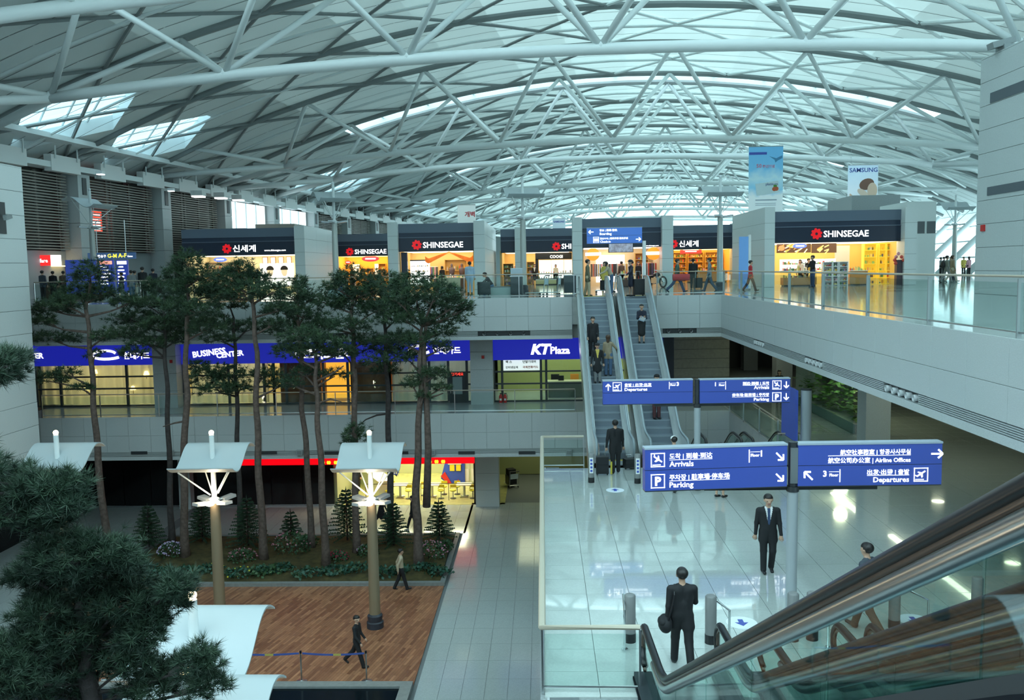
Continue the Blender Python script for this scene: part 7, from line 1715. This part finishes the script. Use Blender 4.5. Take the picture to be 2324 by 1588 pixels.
# --- ground floor
person('man in a beige jacket and black trousers strolling beside the planting bed', fl(911, 1338, Z1), R_+.25, 1.70, h=.018, top=CBG, bottom=CB, legs=((.3,.05),(-.2,.25)), arms=((-.5,.1,.5),(-.5,.1,.5)), bulk=1.1)
person('man in black strolling across the deck at the belt barrier', fl(812, 1512, Z1), R_-.2, 1.72, h=.016, legs=((.32,.05),(-.42,.35)), arms=((.2,.15,.5),(.1,.15,.6)), coat=.25, hat=None, head=(0,-.6))
person('person with black hair bending forward at the bottom edge of the picture', (at(1105,1590,20.2).x, 20.2, 0.), R_+.3, 1.7, lean=.95, h=.018, arms=((.9,.1,.3),(.9,.1,.3)))
person('person in a black coat hurrying past the restaurant front', fl(866, 1192, Z1), R_, 1.72, coat=.9, legs=((.5,.1),(-.4,.3)), lean=.25, bulk=1.2)
person('person in dark clothes half hidden behind the forked pine', fl(937, 1200, Z1), L_, 1.7, coat=.3, legs=WALK)
person('restaurant worker at the left of the serving counter', (S1(783), 50.2, 0.), FRONT, 1.66, top=CB, bottom=CB)

# ================================================================ luggage, trolleys, seats, barriers
def suitcase(label, loc, rz=0., w=.42, h=.62, d=.26, M=BLACK, handle=.42):
    t = thing('suitcase', label, 'suitcase', loc, rz); q = MB(); q.box(-w/2, w/2, -d/2, d/2, .06, h); me = q.build('shell', M, t)
    q = MB(); q.box(-w/2+.04, w/2-.04, -d/2-.02, -d/2, .12, h*.6); q.build('pocket', M, t)
    q = MB(); q.tube([(-.1,d/2-.04,h),(-.1,d/2-.04,h+handle),(.1,d/2-.04,h+handle),(.1,d/2-.04,h)], .012, 6); q.build('pull_handle', CHROME, t)
    for sx in (-1, 1):
        q = MB(); q.tube([(sx*w*.4-.02,0,.04),(sx*w*.4+.02,0,.04)], .04, 10); q.build('wheel', DKMETAL, t)
    return t
p = fl(1367, 1077, Z2); suitcase('black wheeled suitcase with yellow tag beside the man in the black coat', (p[0], p[1], Z2))
q = MB(); q.box(0,.06,-.02,.02,.3,.72); o = q.build('luggage_strap', mat('strap_yellow', (.6,.5,.05), .5), None, (p[0]+.27, p[1], Z2-.3+.02)); tag(o, 'yellow umbrella leaning between the suitcase and the man', 'umbrella')
p = fl(1432, 1068, Z2); suitcase('black bag on the escalator landing behind the stickered bollard', (p[0], p[1]+.3, Z2), .3, .42, .36, .3, BLACK, .1)
p = fl(1447, 672, Z3); suitcase('tall black suitcase beside the flight attendant', (p[0]+.05, p[1], Z3), .2, .5, .8, .3, BLACK, .35)
suitcase('dark suitcase behind the man in the black coat at the gift shop', (SX(1585,52), 52.2, Z3), .1, .5, .65, .3)
suitcase('large dark suitcase leaning beside the seated man', (SX(1098,45.6), 45.4, Z3), .4, .6, .72, .34, cloth('case_grey', (.04,.05,.055)), .1)
def trolley(label, loc, rz, load=()):
    t = thing('luggage_trolley', label, 'trolley', loc, rz, 'airport luggage trolleys')
    q = MB(); q.tube([(-.28,-.5,.16),(.28,-.5,.16),(.22,.5,.14),(-.22,.5,.14),(-.28,-.5,.16)], .022, 6); q.tube([(0,-.5,.16),(0,.5,.14)], .018, 5); q.build('base_frame', STEEL, t)
    q = MB(); q.tube([(-.28,-.5,.16),(-.27,-.58,1.0),(.27,-.58,1.0),(.28,-.5,.16)], .022, 6); q.build('upright', STEEL, t)
    q = MB(); q.tube([(-.28,-.62,1.0),(.28,-.62,1.0)], .028, 8); q.build('push_bar', BLACK, t)
    q = MB(); q.box(-.24,.24,-.56,-.54,.55,.85); q.build('advert_panel', mat('cart_panel', (.55,.66,.76), .4), t)
    for (x, y) in ((-.26,-.48),(.26,-.48),(0,.46)):
        q = MB(); q.tube([(x-.02,y,.06),(x+.02,y,.06)], .06, 10); q.build('wheel', BLACK, t)
    for (w, d, h, z, M) in load:
        q = MB(); q.box(-w/2, w/2, -d/2, d/2, z, z+h); q.build('luggage', M, t)
    return t
trolley('luggage trolley stacked with black cases on the ground floor behind the column', fl(1160, 1103, Z1), .4, [(.5,.6,.5,.18,BLACK),(.45,.5,.35,.70,CB)])
trolley('empty luggage trolley at the railing left of the escalators', (SX(1216,44), 44.3, Z3), 1.2); trolley('empty luggage trolley nested next to the first at the railing', (SX(1245,44), 44.4, Z3), 1.35); trolley('loaded luggage trolley at the top of the escalators', (SX(1374,46.5), 46.9, Z3), L_, [(.5,.5,.5,.18,CB)])
def bench(label, x0, x1, Y, back=True):
    t = thing('lounge_bench', label, 'bench', ((x0+x1)/2, Y, Z3), 0, 'seats along the departure floor railing'); w = (x1-x0)/2
    q = MB(); q.box(-w, w, -.28, .28, .36, .45); q.build('seat', mat('bench_grey', (.16,.18,.19), .5), t); q = MB(); q.box(-w, w, -.3, -.24, .0, .4); q.build('front_panel', mat('bench_pale', (.34,.42,.42), .4), t)
    if back:
        q = MB(); q.cbox((0,.3,.68),(2*w,.06,.55),0,0,-.2); q.build('backrest', mat('bench_wood', (.42,.36,.24), .5), t)
    for sx in (-1, 1):
        q = MB(); q.box(sx*(w-.06)-.04, sx*(w-.06)+.04, -.24, .24, 0, .36); q.build('leg', STEEL, t)
bench('grey lounge bench before the clothes shop', SX(995,46.4), SX(1042,46.4), 46.6); bench('grey lounge bench under the seated man in black', SX(1092,46.4), SX(1182,46.4), 46.4, False); bench('wooden-backed bench under the young man in navy', SX(744,46.4), SX(785,46.4), 46.5)
for i, (px, Y) in enumerate(((1172, 46), (1293, 47))):
    t = thing('litter_bin', ('dark cabinet bin beside the slim lamp post', 'dark litter bin left of the escalators')[i], 'bin', (SX(px, Y), Y, Z3)); q = MB(); q.box(-.32,.32,-.25,.25,.04,.95); q.build('body', mat('bin_dark', (.03,.04,.05), .4), t); q = MB(); q.box(-.34,.34,-.27,.27,.95,1.0); q.build('lid', STEEL, t)
    if i == 0:
        q = MB(); q.cbox((0,0,1.2),(.62,.06,.38),0,0,.2); q.build('notice_plate', mat('notice_pale', (.55,.64,.72), .4), t)
# belt barrier on the deck
bar = [fl(528, 1540, .0), fl(690, 1538, .0), fl(837, 1536, .0)]
for i, p in enumerate(bar):
    t = thing('barrier_post', ('steel belt-barrier post farthest left beside the white canopy', 'steel belt-barrier post in the middle of the deck edge', 'steel belt-barrier post next to the man in black')[i], 'barrier post', (p[0], 26.3, .012)); q = MB(); q.lathe((0,0,0), [(.17,0),(.17,.02),(.05,.04),(.03,.05)], 18); q.build('base', STEEL, t, smooth='auto'); q = MB(); q.cyl((0,0), .026, .05, .92, 12); q.build('post', STEEL, t, smooth='auto'); q = MB(); q.cyl((0,0), .035, .92, 1.0, 12); q.build('head', BLACK, t)
    if i < 2:
        x1 = bar[i+1][0]-p[0]; b = MB(); q2 = thing('barrier_belt', ('blue and yellow belt between the left barrier posts', 'blue and yellow belt between the right barrier posts')[i], 'belt', (p[0], 26.3, .93)); n = 8
        for k in range(n):
            z0, z1 = -.10*math.sin(math.pi*k/n)*.5, -.10*math.sin(math.pi*(k+1)/n)*.5; a, c = .05+(x1-.1)*k/n, .05+(x1-.1)*(k+1)/n; b.cur = 1 if k == 4 else 0
            b.add([(a,-.004,z0-.03),(c,-.004,z1-.03),(c,-.004,z1+.03),(a,-.004,z0+.03),(a,.004,z0-.03),(c,.004,z1-.03),(c,.004,z1+.03),(a,.004,z0+.03)], [(0,1,2,3),(7,6,5,4),(3,2,6,7),(0,4,5,1)])
        b.build('webbing', [mat('belt_blue', (.06,.10,.34), .5), mat('belt_yellow', (.45,.40,.10), .5)], q2)
